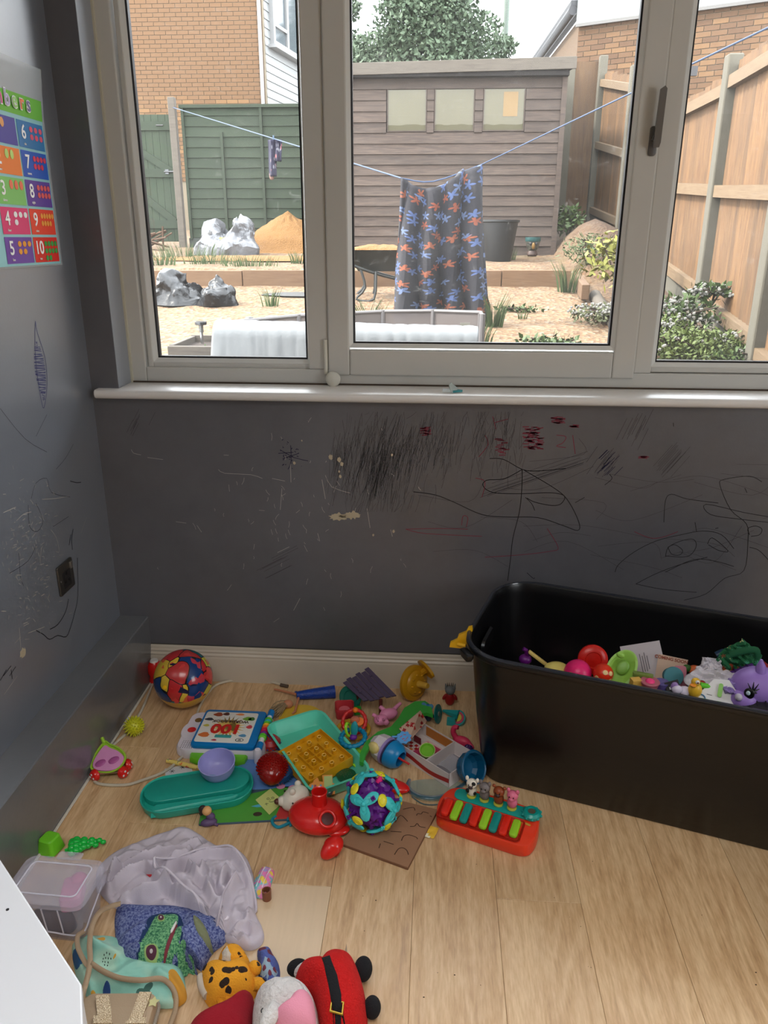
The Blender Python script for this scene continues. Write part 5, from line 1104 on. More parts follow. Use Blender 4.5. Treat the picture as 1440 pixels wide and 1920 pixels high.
mk('front_hole', tf(torus(.0195, .0042, 30, 10), hp0+hn0*.001, hr0), RED, t); mk('hole_inside', tf(ell(.0185, .0185, .003, 24, 8), hp0, hr0), M((70, 4, 6), .5), t)
mk('visor_peak', tf(ell(.03, .018, .010, 24, 10), (.060, -.020, .016), (0, 0, R(30))), RED, t)
c = P(620, 1592, .024); t = thing('red_egg_half', 'glossy red half egg shell on the floor in front of the red shell', 'toy', (c.x, c.y, 0), R(-30)); mk('egg_shell', tf(ell(.034, .023, .022, 28, 18, lambda d: 1+.10*d.x-.12*abs(d.y)*(d.x < 0)), (0, 0, .0245), (0, R(-22), R(75))), RED, t); mk('egg_rim', tf(torus(.0225, .0014, 30, 8), (.001, .004, .0268), (R(72), 0, 0)), M((180, 20, 20), .3), t)
c = P(738, 1474, .015); t = thing('red_scoop', 'flat red oval scoop lying behind the purple teal ball', 'toy', (c.x, c.y, 0), R(-14)); mk('scoop_body', tf(ell(.046, .024, .014, 32, 12), (0, 0, .0142)), RED, t); mk('scoop_grip', tf(rbox(.04, .012, .006, .005, .002), (-.012, .01, .024)), RED, t)
# construction ball: purple, teal, yellow
r = .072; c = P(694, 1512, r); t = thing('puzzle_ball', 'round toy of linked teal stars, purple rods and yellow flaps on the wooden board', 'toy ball', (c.x+.004, c.y, .0135)); zc = r+.002
CY = M((62, 196, 200), .35); YF = M((224, 214, 40), .35); PU = M((92, 24, 130), .35)
co = mk('purple_core', ell(.058, None, None, 40, 26, lambda d: 1+.22*nz.noise(d*6)), PU, t, (0, 0, zc))
gphi = (1+5**.5)/2
ico = [Vector(v).normalized() for v in ((0, 1, gphi), (0, -1, gphi), (0, 1, -gphi), (0, -1, -gphi), (1, gphi, 0), (-1, gphi, 0), (1, -gphi, 0), (-1, -gphi, 0), (gphi, 0, 1), (-gphi, 0, 1), (gphi, 0, -1), (-gphi, 0, -1))]
cubes = [Vector((a, b, d_)).normalized() for a in (-1, 1) for b in (-1, 1) for d_ in (-1, 1)]
RQ = Euler((R(18), R(22), R(14))).to_matrix()
def onsph(shp, v, rad, spin=0): q = Vector(v).to_track_quat('Z', 'Y').to_matrix().to_4x4() @ Matrix.Rotation(spin, 4, 'Z'); mm = Matrix.Translation(Vector(v)*rad) @ q; return [mm @ Vector(p) for p in shp[0]], shp[1]
def staro(w1, w2, n=36): return [(w1*(1+w2*cos(3*2*pi*k/n))*cos(2*pi*k/n), w1*(1+w2*cos(3*2*pi*k/n))*sin(2*pi*k/n)) for k in range(n)]
def bend(shp, rad): return [Vector((p[0], p[1], p[2]-(p[0]**2+p[1]**2)/(2*rad))) for p in shp[0]], shp[1]
so = staro(.0265, .60)
for i, v in enumerate(cubes):
    v = RQ @ v; stn = loft([[(x*s, y*s, z) for x, y in so] for s, z in ((.9, -.004), (1, -.001), (1, .002), (.88, .004), (.62, .0042), (.58, .0025), (.45, .0025), (.40, .0045), (.12, .0048))])
    o = mk('teal_star', onsph(bend(stn, .075), v, .071, i*.8), CY, t, (0, 0, zc)); mk('star_knob', onsph(ell(.006, .006, .004, 12, 6), v, .076), CY, o)
for i, v in enumerate(ico):
    v = RQ @ v; fl = ell(.0155, .012, .004, 20, 8, lambda d: 1+.15*d.x)
    o = mk('yellow_flap', onsph(fl, v, .074, i*1.3), YF, t, (0, 0, zc)); mk('flap_ridge', onsph(torus(.007, .0012, 18, 6), v, .0775), YF, o)
    s_ = v.cross(Vector((.3, .5, .8))).normalized()
    o = mk('purple_rod', tube([v*.055+s_*.02, v*.066+s_*.026, (v+s_*.35).normalized()*.079], .0034, 8), PU, t, (0, 0, zc)); mk('purple_comb', join(*[tf(ell(.0032, None, None, 8, 5), (v+s_*(.35+.05*cos(k))+v.cross(s_)*.05*sin(k)).normalized()*.081) for k in (0, 1.57, 3.14, 4.7)]), PU if i % 2 else CY, o)
for v in ((-.2, -.8, .55), (.85, -.5, .05), (.3, .2, .9)): mk('magenta_cone', onsph(lathe([(.009, 0), (.007, .008), (.001, .022)], 14), Vector(v).normalized(), .056), MAGENTA, t, (0, 0, zc))
# brown puzzle board
q4 = [P(*q, .010) for q in ((705, 1488), (822, 1516), (765, 1626), (638, 1580))]; cc = sum(q4, Vector())/4
t = thing('puzzle_board', 'thin brown fibreboard puzzle base with cut shape outlines', 'board', (cc.x, cc.y, 0)); lv = [(q.x-cc.x, q.y-cc.y) for q in q4][::-1]
BD = M((158, 118, 90), .75, var=.06, vs=20, bump=.15, bs=200); bev(mk('board_sheet', loft([[(x, y, z) for x, y in lv] for z in (.0003, .006, .0068)]), M((120, 84, 60), .8), t, smooth=0), .002); mk('board_face', loft([[(x*.985, y*.985, z) for x, y in lv] for z in (.0067, .0078)]), BD, t, smooth=0)
def bpt(px, py): q = P(px, py, .008); return (q.x-cc.x, q.y-cc.y, .0081)
zb2 = lambda x, y: (x/3.429+480, y/3.429+1220)
for q in ([(945, 1020), (1010, 1008), (1022, 1028)], [(895, 1105), (930, 1058), (975, 1098)], [(1032, 1060), (1040, 1048), (1062, 1050), (1075, 1036), (1110, 1046)], [(1118, 1062), (1130, 1068)], [(990, 1130), (1020, 1128), (1036, 1110), (1052, 1130), (1090, 1138)], [(865, 1162), (935, 1166)], [(935, 1222), (950, 1192), (985, 1185), (1030, 1200), (1038, 1212)], [(820, 1225), (885, 1246)], [(890, 1312), (915, 1275), (945, 1268), (970, 1285), (980, 1312)], [(800, 1240), (790, 1270)]):
    mk('cut_line', ribbon(smoothpts([bpt(*zb2(*p)) for p in q], 3), .0022), M((70, 44, 30), .9), t, smooth=0)
c = P(810, 1562, 0); t = thing('yellow_scrap', 'small torn yellow paper scrap by the corner of the brown board', 'paper', (c.x, c.y, .0006), R(-20)); mk('torn_paper', grid(6, 6, lambda u, v: (-.012+.024*u, -.02+.04*v, .003+.004*nz.noise(Vector((u*3, v*3, 2))))), M((232, 190, 60), .6), t); mk('torn_edge', grid(4, 4, lambda u, v: (-.018+.02*u, -.024+.014*v, .004+.004*nz.noise(Vector((u*4, v*4, 5))))), M((240, 236, 210), .7), t)

# toy piano
l, rr_ = P(828, 1492, .04), P(1002, 1545, .04); an = atan2(rr_.y-l.y, rr_.x-l.x); cc = P(913, 1537, .03)
RO = M((228, 58, 28), .28, coat=.3); TQ = M((16, 150, 140), .3)
t = thing('toy_piano', 'orange red toy piano with coloured keys and four small animals', 'toy piano', (cc.x, cc.y, 0), an); LP = (rr_-l).length+.012; DP = .125
po_ = [(p.x, p.y) for p in smoothpts([(-LP*.5, .01, 0), (-LP*.44, .045, 0), (-LP*.30, .060, 0), (0, .062, 0), (LP*.3, .060, 0), (LP*.46, .045, 0), (LP*.5, .01, 0), (LP*.49, -.035, 0), (LP*.42, -.058, 0), (LP*.2, -.060, 0), (-LP*.2, -.058, 0), (-LP*.42, -.050, 0), (-LP*.49, -.025, 0)], 4, True)]
top = lambda y: .036+.20*(y+.06)
body = mk('piano_body', loft([[(x*.96, y*.94, 0) for x, y in po_], [(x, y, .006) for x, y in po_], [(x, y, top(y)-.008) for x, y in po_], [(x*.985, y*.97, top(y)-.002) for x, y in po_], [(x*.95, y*.92, top(y)) for x, y in po_]]), RO, t)
sl_ = atan2(.20, 1)
for k in range(8):
    cc_ = [(222, 40, 24), (150, 205, 44), (18, 140, 132)][k % 3]; kk = 1 if k not in (0, 7) else .86
    mk('piano_key', tf(rbox(.0215, .060*kk, .014, .008, .005, 4), (-LP*.385+k*LP*.098, -.021, top(-.021)-.001), (sl_, 0, 0)), M(cc_, .22, coat=.3), t)
mk('key_well', tf(tray(LP*.84, .070, .004, .012, .0025, 0, .001), (-LP*.045, -.021, top(-.021)-.0015), (sl_, 0, 0)), M((176, 36, 22), .4), t)
mk('teal_deck', tf(rbox(LP*.80, .036, .004, .016, .0015), (LP*.02, .034, top(.034)-.001), (sl_, 0, 0)), TQ, t)
def critter(parent, x, kind):
    z = top(.034)+.004; y = .036
    base = mk('figure_base', cyl(.0125, .004, 20), M((190, 190, 70), .4), parent, (x, y, z-.001))
    col = dict(cow=(232, 226, 214), cat=(120, 112, 112), bear=(140, 66, 34), pig=(216, 110, 140))[kind]; m_ = M(col, .4)
    b_ = mk(kind+'_figure', join(tf(ell(.0115, .010, .015, 18, 12), (0, 0, .016)), tf(ell(.0125, .0115, .0115, 18, 12), (0, -.001, .034))), m_, parent, (x, y, z)); ea = .010 if kind in ('cat', 'pig') else .012
    mk('ear', join(*[tf(ell(.0042, .0035, .006 if kind != 'bear' else .004, 10, 6), (s*ea, 0, .045)) for s in (-1, 1)]), m_, b_)
    mk('eye', join(*[tf(ell(.0015, .0012, .002, 6, 4), (s*.0045, -.0118, .036)) for s in (-1, 1)]), BLACK, b_)
    mk('snout', tf(ell(.0055, .004, .004, 10, 6), (0, -.012, .031)), M((60, 40, 40) if kind in ('cow', 'bear') else col, .4), b_)
    if kind == 'cow': mk('black_patch', join(tf(ell(.005, .003, .006, 8, 6), (-.007, -.008, .018)), tf(ell(.005, .004, .004, 8, 6), (.006, -.0085, .040)), tf(ell(.004, .004, .005, 8, 6), (.008, -.005, .014))), BLACK, b_)
for x, kd in ((-.055, 'cow'), (-.02, 'cat'), (.018, 'bear'), (.054, 'pig')): critter(t, x, kd); [setattr(o_, 'scale', (1.18,)*3) for o_ in t.children if o_.name.startswith(kd+'_figure')]
o = mk('teal_dial', lathe([(.022, 0)]+[(.024, .003), (.024, .010), (.018, .016), (.012, .016), (.011, .013), (0, .013)], 26), TQ, t, (LP*.5-.026, .036, top(.036)-.002)); mk('dial_teeth', join(*[tf(ell(.004, None, None, 8, 6), (.024*cos(k*pi/5), .024*sin(k*pi/5), .007)) for k in range(10)]), TQ, o); mk('dial_face', tf(cyl(.0095, .001, 16), (0, 0, .0135)), M((90, 84, 70), .4), o)
mk('yellow_label', tf(rbox(.024, .006, .0008, .002, .0002), (LP*.5-.032, .006, top(.006)), (sl_, 0, R(-8))), M((190, 150, 60), .5), t)
# blue visor
c = P(812, 1474, 0); t = thing('clear_blue_visor', 'clear grey blue plastic visor band lying between board and striped box', 'visor', (c.x, c.y, 0), R(8)); BV = M((90, 150, 180), .1, trans=.75, alpha=.75)
t.rotation_euler = (0, 0, 0); vp = [P(x_, y_, .006)-Vector((c.x, c.y, 0)) for x_, y_ in ((768, 1462), (765, 1474), (774, 1487), (792, 1495), (816, 1497), (840, 1490), (860, 1477), (876, 1466))]
mk('visor_band', tube(vp, lambda u: .005+.004*sin(pi*u), 10, sm=5, flat=.8), BV, t)
mk('visor_lens', prism([(q.x, q.y) for q in smoothpts([P(x_, y_, .003)-Vector((c.x, c.y, 0)) for x_, y_ in ((768, 1466), (774, 1484), (792, 1493), (816, 1495), (840, 1488), (866, 1468), (838, 1462), (800, 1460))], 4, True)][::-1], .0012, .0004), M((170, 190, 180), .08, alpha=.35), t)
mk('visor_front_rim', tube([P(x_, y_, .003)-Vector((c.x, c.y, 0)) for x_, y_ in ((772, 1494), (795, 1508), (830, 1507), (856, 1494))], .0018, 8, sm=4), BV, t)  # thin second rim of the same clear plastic, in front of the band
# striped house box
q4 = [P(*q, .045) for q in ((786, 1348), (886, 1414), (853, 1454), (740, 1392))]; cc = sum(q4, Vector())/4; ux = (q4[1]-q4[0]+q4[2]-q4[3])/2; uy = (q4[0]-q4[3]+q4[1]-q4[2])/2; an = atan2(ux.y, ux.x); LB_, WB_ = ux.length, uy.length
t = thing('striped_box', 'open toy shop box with red and white striped side and pink room inside', 'toy box', (cc.x, cc.y, .0005), an); WB_ = max(WB_, .08); hb = .045; BW = M((216, 206, 204), .4)
mk('box_floor', bx(-LB_/2, LB_/2, -WB_/2, WB_/2, 0, .003), BW, t, smooth=0)
for nm, s_ in (('back_wall', bx(-LB_/2, LB_/2, WB_/2-.002, WB_/2, .003, hb)), ('front_wall', bx(-LB_/2, LB_/2, -WB_/2, -WB_/2+.002, .003, hb)), ('end_wall', bx(LB_/2-.002, LB_/2, -WB_/2, WB_/2, .003, hb)), ('end_wall', bx(-LB_/2, -LB_/2+.002, -WB_/2, WB_/2, .003, hb)), ('partition', bx(LB_*.10, LB_*.112, -WB_/2+.002, WB_/2-.002, .003, hb))): mk(nm, s_, BW, t, smooth=0)
mk('red_stripe', grid(24, 1, lambda u, v: (-LB_/2+LB_*u, -WB_/2-.0008, .012+.014*v+.006*sin(u*7))), M((170, 30, 34), .4), t)
mk('pink_mat', bx(-LB_*.30, LB_*.08, -WB_*.22, WB_*.36, .003, .0042), M((190, 60, 100), .5), t, smooth=0); mk('pink_mat_border', bx(-LB_*.33, LB_*.095, -WB_*.27, WB_*.41, .003, .0036), M((224, 190, 190), .5), t, smooth=0); mk('orange_wall_print', bx(-LB_*.4, LB_*.09, WB_/2-.0028, WB_/2-.002, .01, hb-.004), M((190, 120, 50), .5), t, smooth=0)
for k in range(9):
    for j in range(6):
        if (k+j) % 2: mk('checker_tile', box(.0098, .0098, .0008, (0, 0, 0)), M((176, 34, 34) if j % 3 else (214, 120, 60), .4), t, (-LB_*.47+.005*1+(k % 4)*.0105, -WB_*.42+j*.0118+(k//4)*.0, .0036+.0002*k), smooth=0) if k < 4 else None
mk('silver_room', join(bx(LB_*.115, LB_*.48, -WB_*.46, WB_*.46, .003, .004)), M((170, 168, 176), .12, metal=.6), t, smooth=0)
mk('clear_film', tf(grid(8, 4, lambda u, v: (-.03+.06*u, -.03+.06*v, .01+.008*sin(u*3+v)))  , (LB_*.3, .0, .008)), M((230, 230, 240), .05, alpha=.3), t)
mk('panel_print', bx(-.014, .014, -.0006, .0006, -.01, .012), M((120, 40, 50), .5), t, (-LB_*.36, WB_*.1, .02), (0, 0, 0), smooth=0)
# green arch / blue plaque / blue end cap / cupcake
ga = [P(803, 1327, .07), P(790, 1321, .09), P(768, 1328, .10), P(752, 1346, .09), P(738, 1364, .075), P(718, 1378, .06)]; o3 = Vector((ga[-1].x, ga[-1].y, 0))
t = thing('green_arch', 'curved green plastic roof arch at the left end of the striped box', 'toy roof', o3); GA = M((60, 165, 60), .35)
ap = [P(x_, y_, .060)-o3 for x_, y_ in ((812, 1340), (808, 1322), (797, 1314), (778, 1315), (758, 1327), (747, 1346), (733, 1362), (708, 1372), (686, 1390), (675, 1412), (674, 1428), (681, 1430), (686, 1412), (696, 1393), (714, 1380), (738, 1380), (752, 1372), (768, 1352), (788, 1338), (800, 1336))]; ap = [Vector((q.x, q.y, 0)) for q in ap]
mk('arch_band', loft([[(q.x, q.y, z_) for q in ap[::-1]] for z_ in (.048, .051, .060)]), GA, t, smooth=30); mk('arch_leg', tube([(ap[3].x, ap[3].y-.004, 0), (ap[3].x, ap[3].y-.008, .05)], .008, 10), GA, t); mk('arch_leg', tube([(ap[9].x+.01, ap[9].y, .0), (ap[9].x+.01, ap[9].y, .05)], .006, 10), GA, t)
mk('checker_card', loft([[(x, y, z) for x, y, z in [tuple(P(*q)-o3) for q in ((748, 1366, .075), (788, 1332, .095), (800, 1352, .055), (766, 1390, .045))]], [(x+.001, y-.001, z) for x, y, z in [tuple(P(*q)-o3) for q in ((748, 1366, .075), (788, 1332, .095), (800, 1352, .055), (766, 1390, .045))]]]), petal('red_check', (200, 170, 150), [(170, 30, 34), (150, 24, 30), (190, 60, 50)], 75, 'Object', .4, .1, 4, .02, .4, 300), t, smooth=0)
c = P(757, 1377, .07); t = thing('blue_plaque', 'small wavy light blue toy sign with two pegs on the green arch', 'toy sign', (c.x, c.y-.006, .062), (R(38), 0, R(28)))
mk('plaque', tf(prism([(.022*cos(a)*(1+.1*cos(8*a)), .016*sin(a)*(1+.1*cos(8*a))) for a in [2*pi*k/48 for k in range(48)]], .005), (0, 0, 0), (0, 0, 0), (1.0, 1.1, 1)), M((90, 160, 220), .35), t); mk('peg', tube([(-.018, .008, .002), (-.034, .012, .002)], .003, 8), M((90, 160, 220), .35), t); mk('peg', tube([(-.02, -.006, .002), (-.036, -.002, .002)], .003, 8), M((90, 160, 220), .35), t)
mk('embossed_marks', join(*[tf(box(.008, .002, .0012), (x, y, .0054), (0, 0, a)) for x, y, a in ((-.008, .005, .3), (.004, .007, -.2), (-.004, -.003, .1), (.008, -.004, .5), (.0, -.009, 0))]), M((190, 90, 110), .4), t, smooth=0)
c = P(801, 1410, .02); t = thing('green_cup', 'small ribbed green cupcake case inside the striped box', 'toy cup', (c.x, c.y, .0052), (R(24), 0, 0)); n_ = 48
mk('ribbed_wall', loft([[((r_+(.0011 if k % 2 else 0))*cos(2*pi*k/n_), (r_+(.0011 if k % 2 else 0))*sin(2*pi*k/n_), z) for k in range(n_)] for r_, z in ((.0175, .003), (.023, .028), (.0215, .029), (.017, .022))]), M((120, 190, 50), .4), t, (0, 0, .008)); mk('cup_rim', tf(torus(.0225, .0012, 32, 6), (0, 0, .0365)), M((200, 210, 140), .4), t)
c = P(872, 1440, .03); t = thing('blue_end_cap', 'dark teal blue hollow plastic cap touching the black tub', 'toy', (c.x+.003, c.y-.012, .034), (R(0), R(62), an)); BC = M((10, 90, 130), .25, trans=.2); t.scale = (1.22,)*3; t.location.z = .042
mk('cap_shell', lathe([(.0, -.012), (.026, -.008), (.034, .004), (.036, .022), (.038, .026), (.033, .026), (.030, .006), (.022, -.002), (0, -.005)], 12), BC, t, smooth=20); mk('cap_flange', tf(torus(.036, .0035, 28, 8), (0, 0, .024)), BC, t)
# white lantern toy
c = P(719, 1407, .035); t = thing('lantern_toy', 'white faceted dome toy with purple collar and blue cap', 'toy', (c.x, c.y, .042), aim((.78, -.55, -.12)))
mk('white_dome', lathe([(0, -.045), (.022, -.038), (.036, -.022), (.040, 0), (.038, .012)], 8), M((214, 206, 214), .4), t, smooth=10)
mk('lilac_collar', lathe([(.034, .008), (.041, .010), (.041, .016), (.034, .018)], 32), M((150, 130, 190), .35), t); mk('dark_collar', lathe([(.032, .017), (.038, .018), (.038, .022), (.032, .023)], 32), M((60, 50, 90), .35), t)
mk('blue_cap', lathe([(.036, .022), (.040, .026), (.038, .048), (.028, .062), (.022, .064), (.024, .058), (.033, .046), (.033, .028)], 32), M((20, 130, 190), .3), t)
mk('red_stick', tube([(.0, -.0, .04), (.012, -.010, .088)], .0032, 8), M((196, 40, 40), .35), t)
mk('cream_side', tf(ell(.012, .02, .02, 14, 8), (-.03, .012, -.012)), M((220, 200, 130), .4), t)
# teething rings
c = P(662, 1398, .030); t = thing('blue_ring_rattle', 'ribbed blue teething ring with lime and teal links on the mint tray rim', 'rattle', (c.x, c.y+.0, .058), (R(8), R(-6), 0))
mk('blue_ring', torus(.036, .0068, 72, 10, lambda a: 1+.16*cos(18*a)), M((16, 130, 170), .3), t); mk('lime_link', tf(torus(.021, .0045, 24, 8), (-.012, .014, .018), (R(78), 0, R(75)), (.7, 1, 1)), LIME, t); mk('teal_paddle', tf(ell(.011, .008, .026, 18, 12), (.006, .012, .022), (R(-10), R(10), 0)), M((40, 150, 160), .3), t); mk('purple_bead', tf(ell(.012, .010, .010, 14, 10), (.0, .004, -.002)), PURP, t)
c = P(664, 1353, .04); t = thing('red_ring_rattle', 'red ribbed ring rattle with orange and clear beads leaning on the red pot', 'rattle', (c.x, c.y, .040), (R(42), R(-8), 0))
mk('red_ring', torus(.036, .0058, 60, 10, lambda a: 1+.14*cos(16*a)), M((206, 40, 40), .3), t); mk('orange_bead', tf(ell(.009, .009, .008, 14, 8), (.006, .034, .005)), ORANGE, t); mk('clear_bead', tf(ell(.016, .012, .018, 16, 10), (.004, .004, .004)), M((230, 130, 110), .1, alpha=.55), t); mk('orange_disc', tf(cyl(.013, .006, 20), (.018, -.002, .0)), ORANGE, t)
c = P(650, 1372, .005); t = thing('yellow_ring', 'yellow curved toy rim under the red ring rattle', 'toy', (c.x+.02, c.y+.01, .0)); mk('yellow_rim', tf(torus(.048, .0065, 48, 8, lambda a: 1+.1*cos(22*a)), (0, 0, .0075)), M((214, 170, 50), .4), t)
c = P(651, 1352, .0); t = thing('clear_red_pot', 'small translucent red square pot behind the red ring', 'pot', (c.x-.012, c.y+.03, .0008), R(8)); mk('pot_wall', tray(.062, .058, .038, .012, .002, .004, .002), M((210, 60, 70), .12, alpha=.7), t); mk('pink_disc', cyl(.018, .012, 20), M((220, 110, 120), .4), t, (0, 0, .012)); 
# pink animal figure
c = P(727, 1350, .03); t = thing('pink_animal', 'pale pink rubbery animal figure lying among toys beside the green arch', 'toy animal', (c.x-.004, c.y+.006, .016), R(20)); PK = M((226, 140, 180), .45)
o = mk('pink_body', join(tf(ell(.030, .018, .018, 24, 14), (0.01, .012, .022)), tf(ell(.022, .018, .016, 22, 14), (-.022, -.012, .022)), tf(ell(.010, .008, .009, 14, 8), (-.008, -.024, .018)), tube([(.025, .018, .026), (.045, .030, .034), (.058, .034, .04)], lambda u: .008-.003*u, 9), tube([(.0, .02, .03), (-.012, .034, .04)], .007, 9), tube([(-.03, .0, .026), (-.044, .008, .034)], .006, 8)), PK, t)
rm = o.modifiers.new('merge', 'REMESH'); rm.mode = 'VOXEL'; rm.voxel_size = .0018; rm.use_smooth_shade = True
mk('ear', join(tf(lathe([(.006, 0), (.0015, .014)], 10), (-.034, -.018, .032), (R(20), R(-20), 0)), tf(lathe([(.006, 0), (.0015, .014)], 10), (-.018, -.024, .03), (R(50), R(0), 0))), PK, t); mk('eye', ell(.002, .002, .002, 8, 5), BLACK, t, (-.034, -.024, .028))
# purple picnic roof, post, green disc
t = thing('purple_plank_roof', 'small purple plank roof toy on brown posts by the skirting', 'toy roof', G0(690, 1330)); rg = Vector(G0(690, 1330)); PR = M((84, 72, 98), .5)
A1, A2, A3, A4 = P(641, 1280, .075), P(692, 1252, .115), P(744, 1305, .10), P(684, 1318, .058)
o1 = [q-rg for q in (A1, A2, A3, A4)]; nn = (o1[1]-o1[0]).cross(o1[3]-o1[0]).normalized()
if nn.z < 0: nn = -nn
for k in range(6):
    u0, u1 = k/6+.008, (k+1)/6-.008; e0, e1 = (.0 if k % 2 else .05), (1 if k % 3 else .95)
    a = o1[0].lerp(o1[1], u0); b = o1[3].lerp(o1[2], u0); a2 = o1[0].lerp(o1[1], u1); b2 = o1[3].lerp(o1[2], u1)
    Q = [a.lerp(b, e0), a.lerp(b, e1), a2.lerp(b2, e1), a2.lerp(b2, e0)]; pl = mk('roof_plank', loft([[q for q in Q], [q+nn*.005 for q in Q]]), PR, t, smooth=0)
    if k in (1, 3, 5): mk('peg_head', tf(cyl(.0045, .004, 12), a.lerp(b, .25 if k == 5 else .6)+nn*.005, aim(nn)), PR, pl)
for q in (o1[0].lerp(o1[2], .3), o1[3].lerp(o1[2], .5)): mk('brown_post', tube([(q.x, q.y, .0), (q.x, q.y, q.z)], .006, 8), M((96, 44, 34), .5), t)
c = P(655, 1335, .0); t = thing('green_disc', 'dark green toy disc standing behind the clear red pot', 'toy', (c.x+.002, c.y+.030, .038), (R(66), R(-12), R(-10))); mk('disc_plate', lathe([(.034, 0), (.038, .002), (.038, .006), (.034, .008), (.026, .006), (0, .006)], 36), M((14, 104, 88), .4), t); mk('raised_ring', tf(torus(.022, .002, 30, 6), (0, 0, .0065)), M((14, 104, 88), .4), t)
c = P(668, 1330, .02); t = thing('lime_toy_block', 'tiny lime green block beside the brown roof post', 'toy block', (c.x+.004, c.y+.004, .0), R(20)); bev(mk('block_body', box(.022, .016, .026, (0, 0, .0132)), GREEN, t, smooth=0), .002)
# doll
a, b = P(556, 1304, .018), P(628, 1296, .020); t = thing('blue_dress_doll', 'blonde doll in a sparkly royal blue dress lying by the skirting', 'doll', (a.x, a.y, 0)); d = b-a; d.z = 0; ln = d.length; d.normalize(); sd_ = Vector((-d.y, d.x, 0)); SK = M((196, 130, 96), .5)
mk('blue_dress', tube([Vector((0, 0, .018))+d*ln*u for u in (0, .2, .45, .75, 1)], lambda u: .012+.010*u**.8, 18, sm=4), M((16, 60, 150), .35, var=.5, vs=90, bump=.6, bs=160), t)
mk('sleeve', tube([d*.005+sd_*.006+Vector((0, 0, .02)), sd_*.022+d*.0+Vector((0, 0, .014))], .007, 9), M((16, 60, 150), .35, var=.5, vs=90), t)
h_ = P(532, 1322, .02)-Vector((a.x, a.y, 0)); mk('head', tf(ell(.016, .014, .014, 18, 12), (h_.x+.012, h_.y+.01, .018)), SK, t)
hr = []
for k in range(46):
    a0 = h_+Vector((random.uniform(.0, .02), random.uniform(.0, .02), random.uniform(-.006, .006))); e = h_+Vector((random.uniform(-.045, -.005), random.uniform(-.05, .012), -.0)); e.z = random.uniform(.002, .014); m2 = a0.lerp(e, .5)+Vector((random.uniform(-.01, .01), random.uniform(-.008, .01), .008)); hr.append(tube([a0, m2, e], .0016, 5, sm=3))
stuff(mk('blonde_hair', join(*hr), M((150, 128, 98), .5), t))
a_ = P(478, 1279, .006)-Vector((a.x, a.y, 0)); arm2 = P(520, 1296, .006)-Vector((a.x, a.y, 0)); mk('arm', tube([Vector((0, .003, .02)), arm2+Vector((.01, 0, .004)), arm2+Vector((-.012, .008, .002))], lambda u: .0042-.001*u, 8, sm=3), SK, t); l_ = P(548, 1338, .008)-Vector((a.x, a.y, 0)); mk('arm', tube([Vector((.008, -.008, .016)), l_+Vector((.008, .006, .004)), l_], lambda u: .0042-.001*u, 8), SK, t)
# yellow spinner
c = P(778, 1312, .0); t = thing('yellow_spinner', 'big yellow wheel shaped toy leaning on the skirting board', 'toy', (c.x+.0, c.y+.006, .0)); YS = M((196, 142, 24), .35)
ax = Vector((.70, -.62, .22)).normalized(); eu = aim(ax)
w_ = mk('yellow_wheel', tf(lathe([(0, -.012), (.044, -.012), (.052, -.006), (.052, .004), (.044, .010), (.038, .010), (.034, .016), (.022, .02), (0, .02)], 40), (-.004, .0, .054), eu), YS, t)
bmp = [tf(ell(.0045, .0045, .003, 8, 5), Vector((-.004, 0, .054))+Euler(eu).to_matrix() @ Vector((.026*cos(k*pi/4), .026*sin(k*pi/4), .018))) for k in range(8)]; mk('wheel_nubs', join(*bmp), YS, w_)
mk('axle_cone', tf(lathe([(.010, .018), (.009, .05), (.007, .056), (0, .056)], 20), (-.004, 0, .054), eu), M((206, 160, 60), .4), t)
mk('yellow_fin', tf(loft([[(x, y, z) for x, y in circ(.042, 30, .022)] for z in (-.004, .004)]), (.030, .022, .088), aim((.5, .3, .2))), YS, t)
mk('fin_strut', tf(box(.04, .014, .01), (.016, .012, .078), (0, R(-30), R(30))), YS, t); t.scale = (1.13,)*3
# small figures at right
def figure(name, label, px, py, z, body, head, scale=1, rot=0, cat='toy figure'):
    c = P(px, py, 0); t = thing(name, label, cat, (c.x, c.y, .0004), rot); s = scale
    o = mk('figure_body', join(tf(ell(.016*s, .013*s, .024*s, 20, 12), (0, 0, .024*s)), tf(ell(.006*s, .006*s, .012*s, 10, 6), (-.016*s, -.002, .03*s), (0, R(30), 0)), tf(ell(.006*s, .006*s, .012*s, 10, 6), (.016*s, -.002, .03*s), (0, R(-30), 0))), body, t)
    h = mk('figure_head', tf(ell(.016*s, .015*s, .014*s, 20, 12), (0, -.001, .054*s)), head, t); return t, h
t, h = figure('red_cat_figure', 'small red figure with spiky grey cat head near the black tub', 843, 1322, 0, M((150, 20, 24), .45), M((110, 112, 112), .5), 1.05)
mk('ear', join(*[tf(lathe([(.006, 0), (.0012, .02)], 8), (x, -.002, .062), (0, R(x*900), 0)) for x in (-.012, .012)]), M((110, 112, 112), .5), h); mk('spike', join(*[tf(lathe([(.0022, 0), (.0005, .016)], 6), (x, .004, .066), (0, R(x*700), 0)) for x in (-.008, -.003, .003, .008)]), DARK, h)
t, h = figure('blue_mouse_figure', 'small blue figure leaning between the yellow wheel and teal disc', 802, 1352, 0, M((30, 70, 120), .45), M((50, 110, 170), .45), .9, R(-20)); mk('ear', join(*[tf(cyl(.008, .003, 14), (x, -.004, .060), (R(80), 0, 0)) for x in (-.012, .012)]), M((80, 130, 170), .5), h)
c = P(820, 1340, .03); t = thing('teal_thin_disc', 'thin dark teal disc on edge beside the blue figure', 'toy disc', (c.x, c.y+.004, .0305), (0, R(78), R(-20))); mk('disc_plate', lathe([(.02, 0), (.030, .001), (.030, .004), (.02, .005), (0, .005)], 30), M((24, 120, 120), .35), t); mk('disc_hub', tf(cyl(.008, .004, 16), (0, 0, .004)), M((120, 120, 110), .4), t)
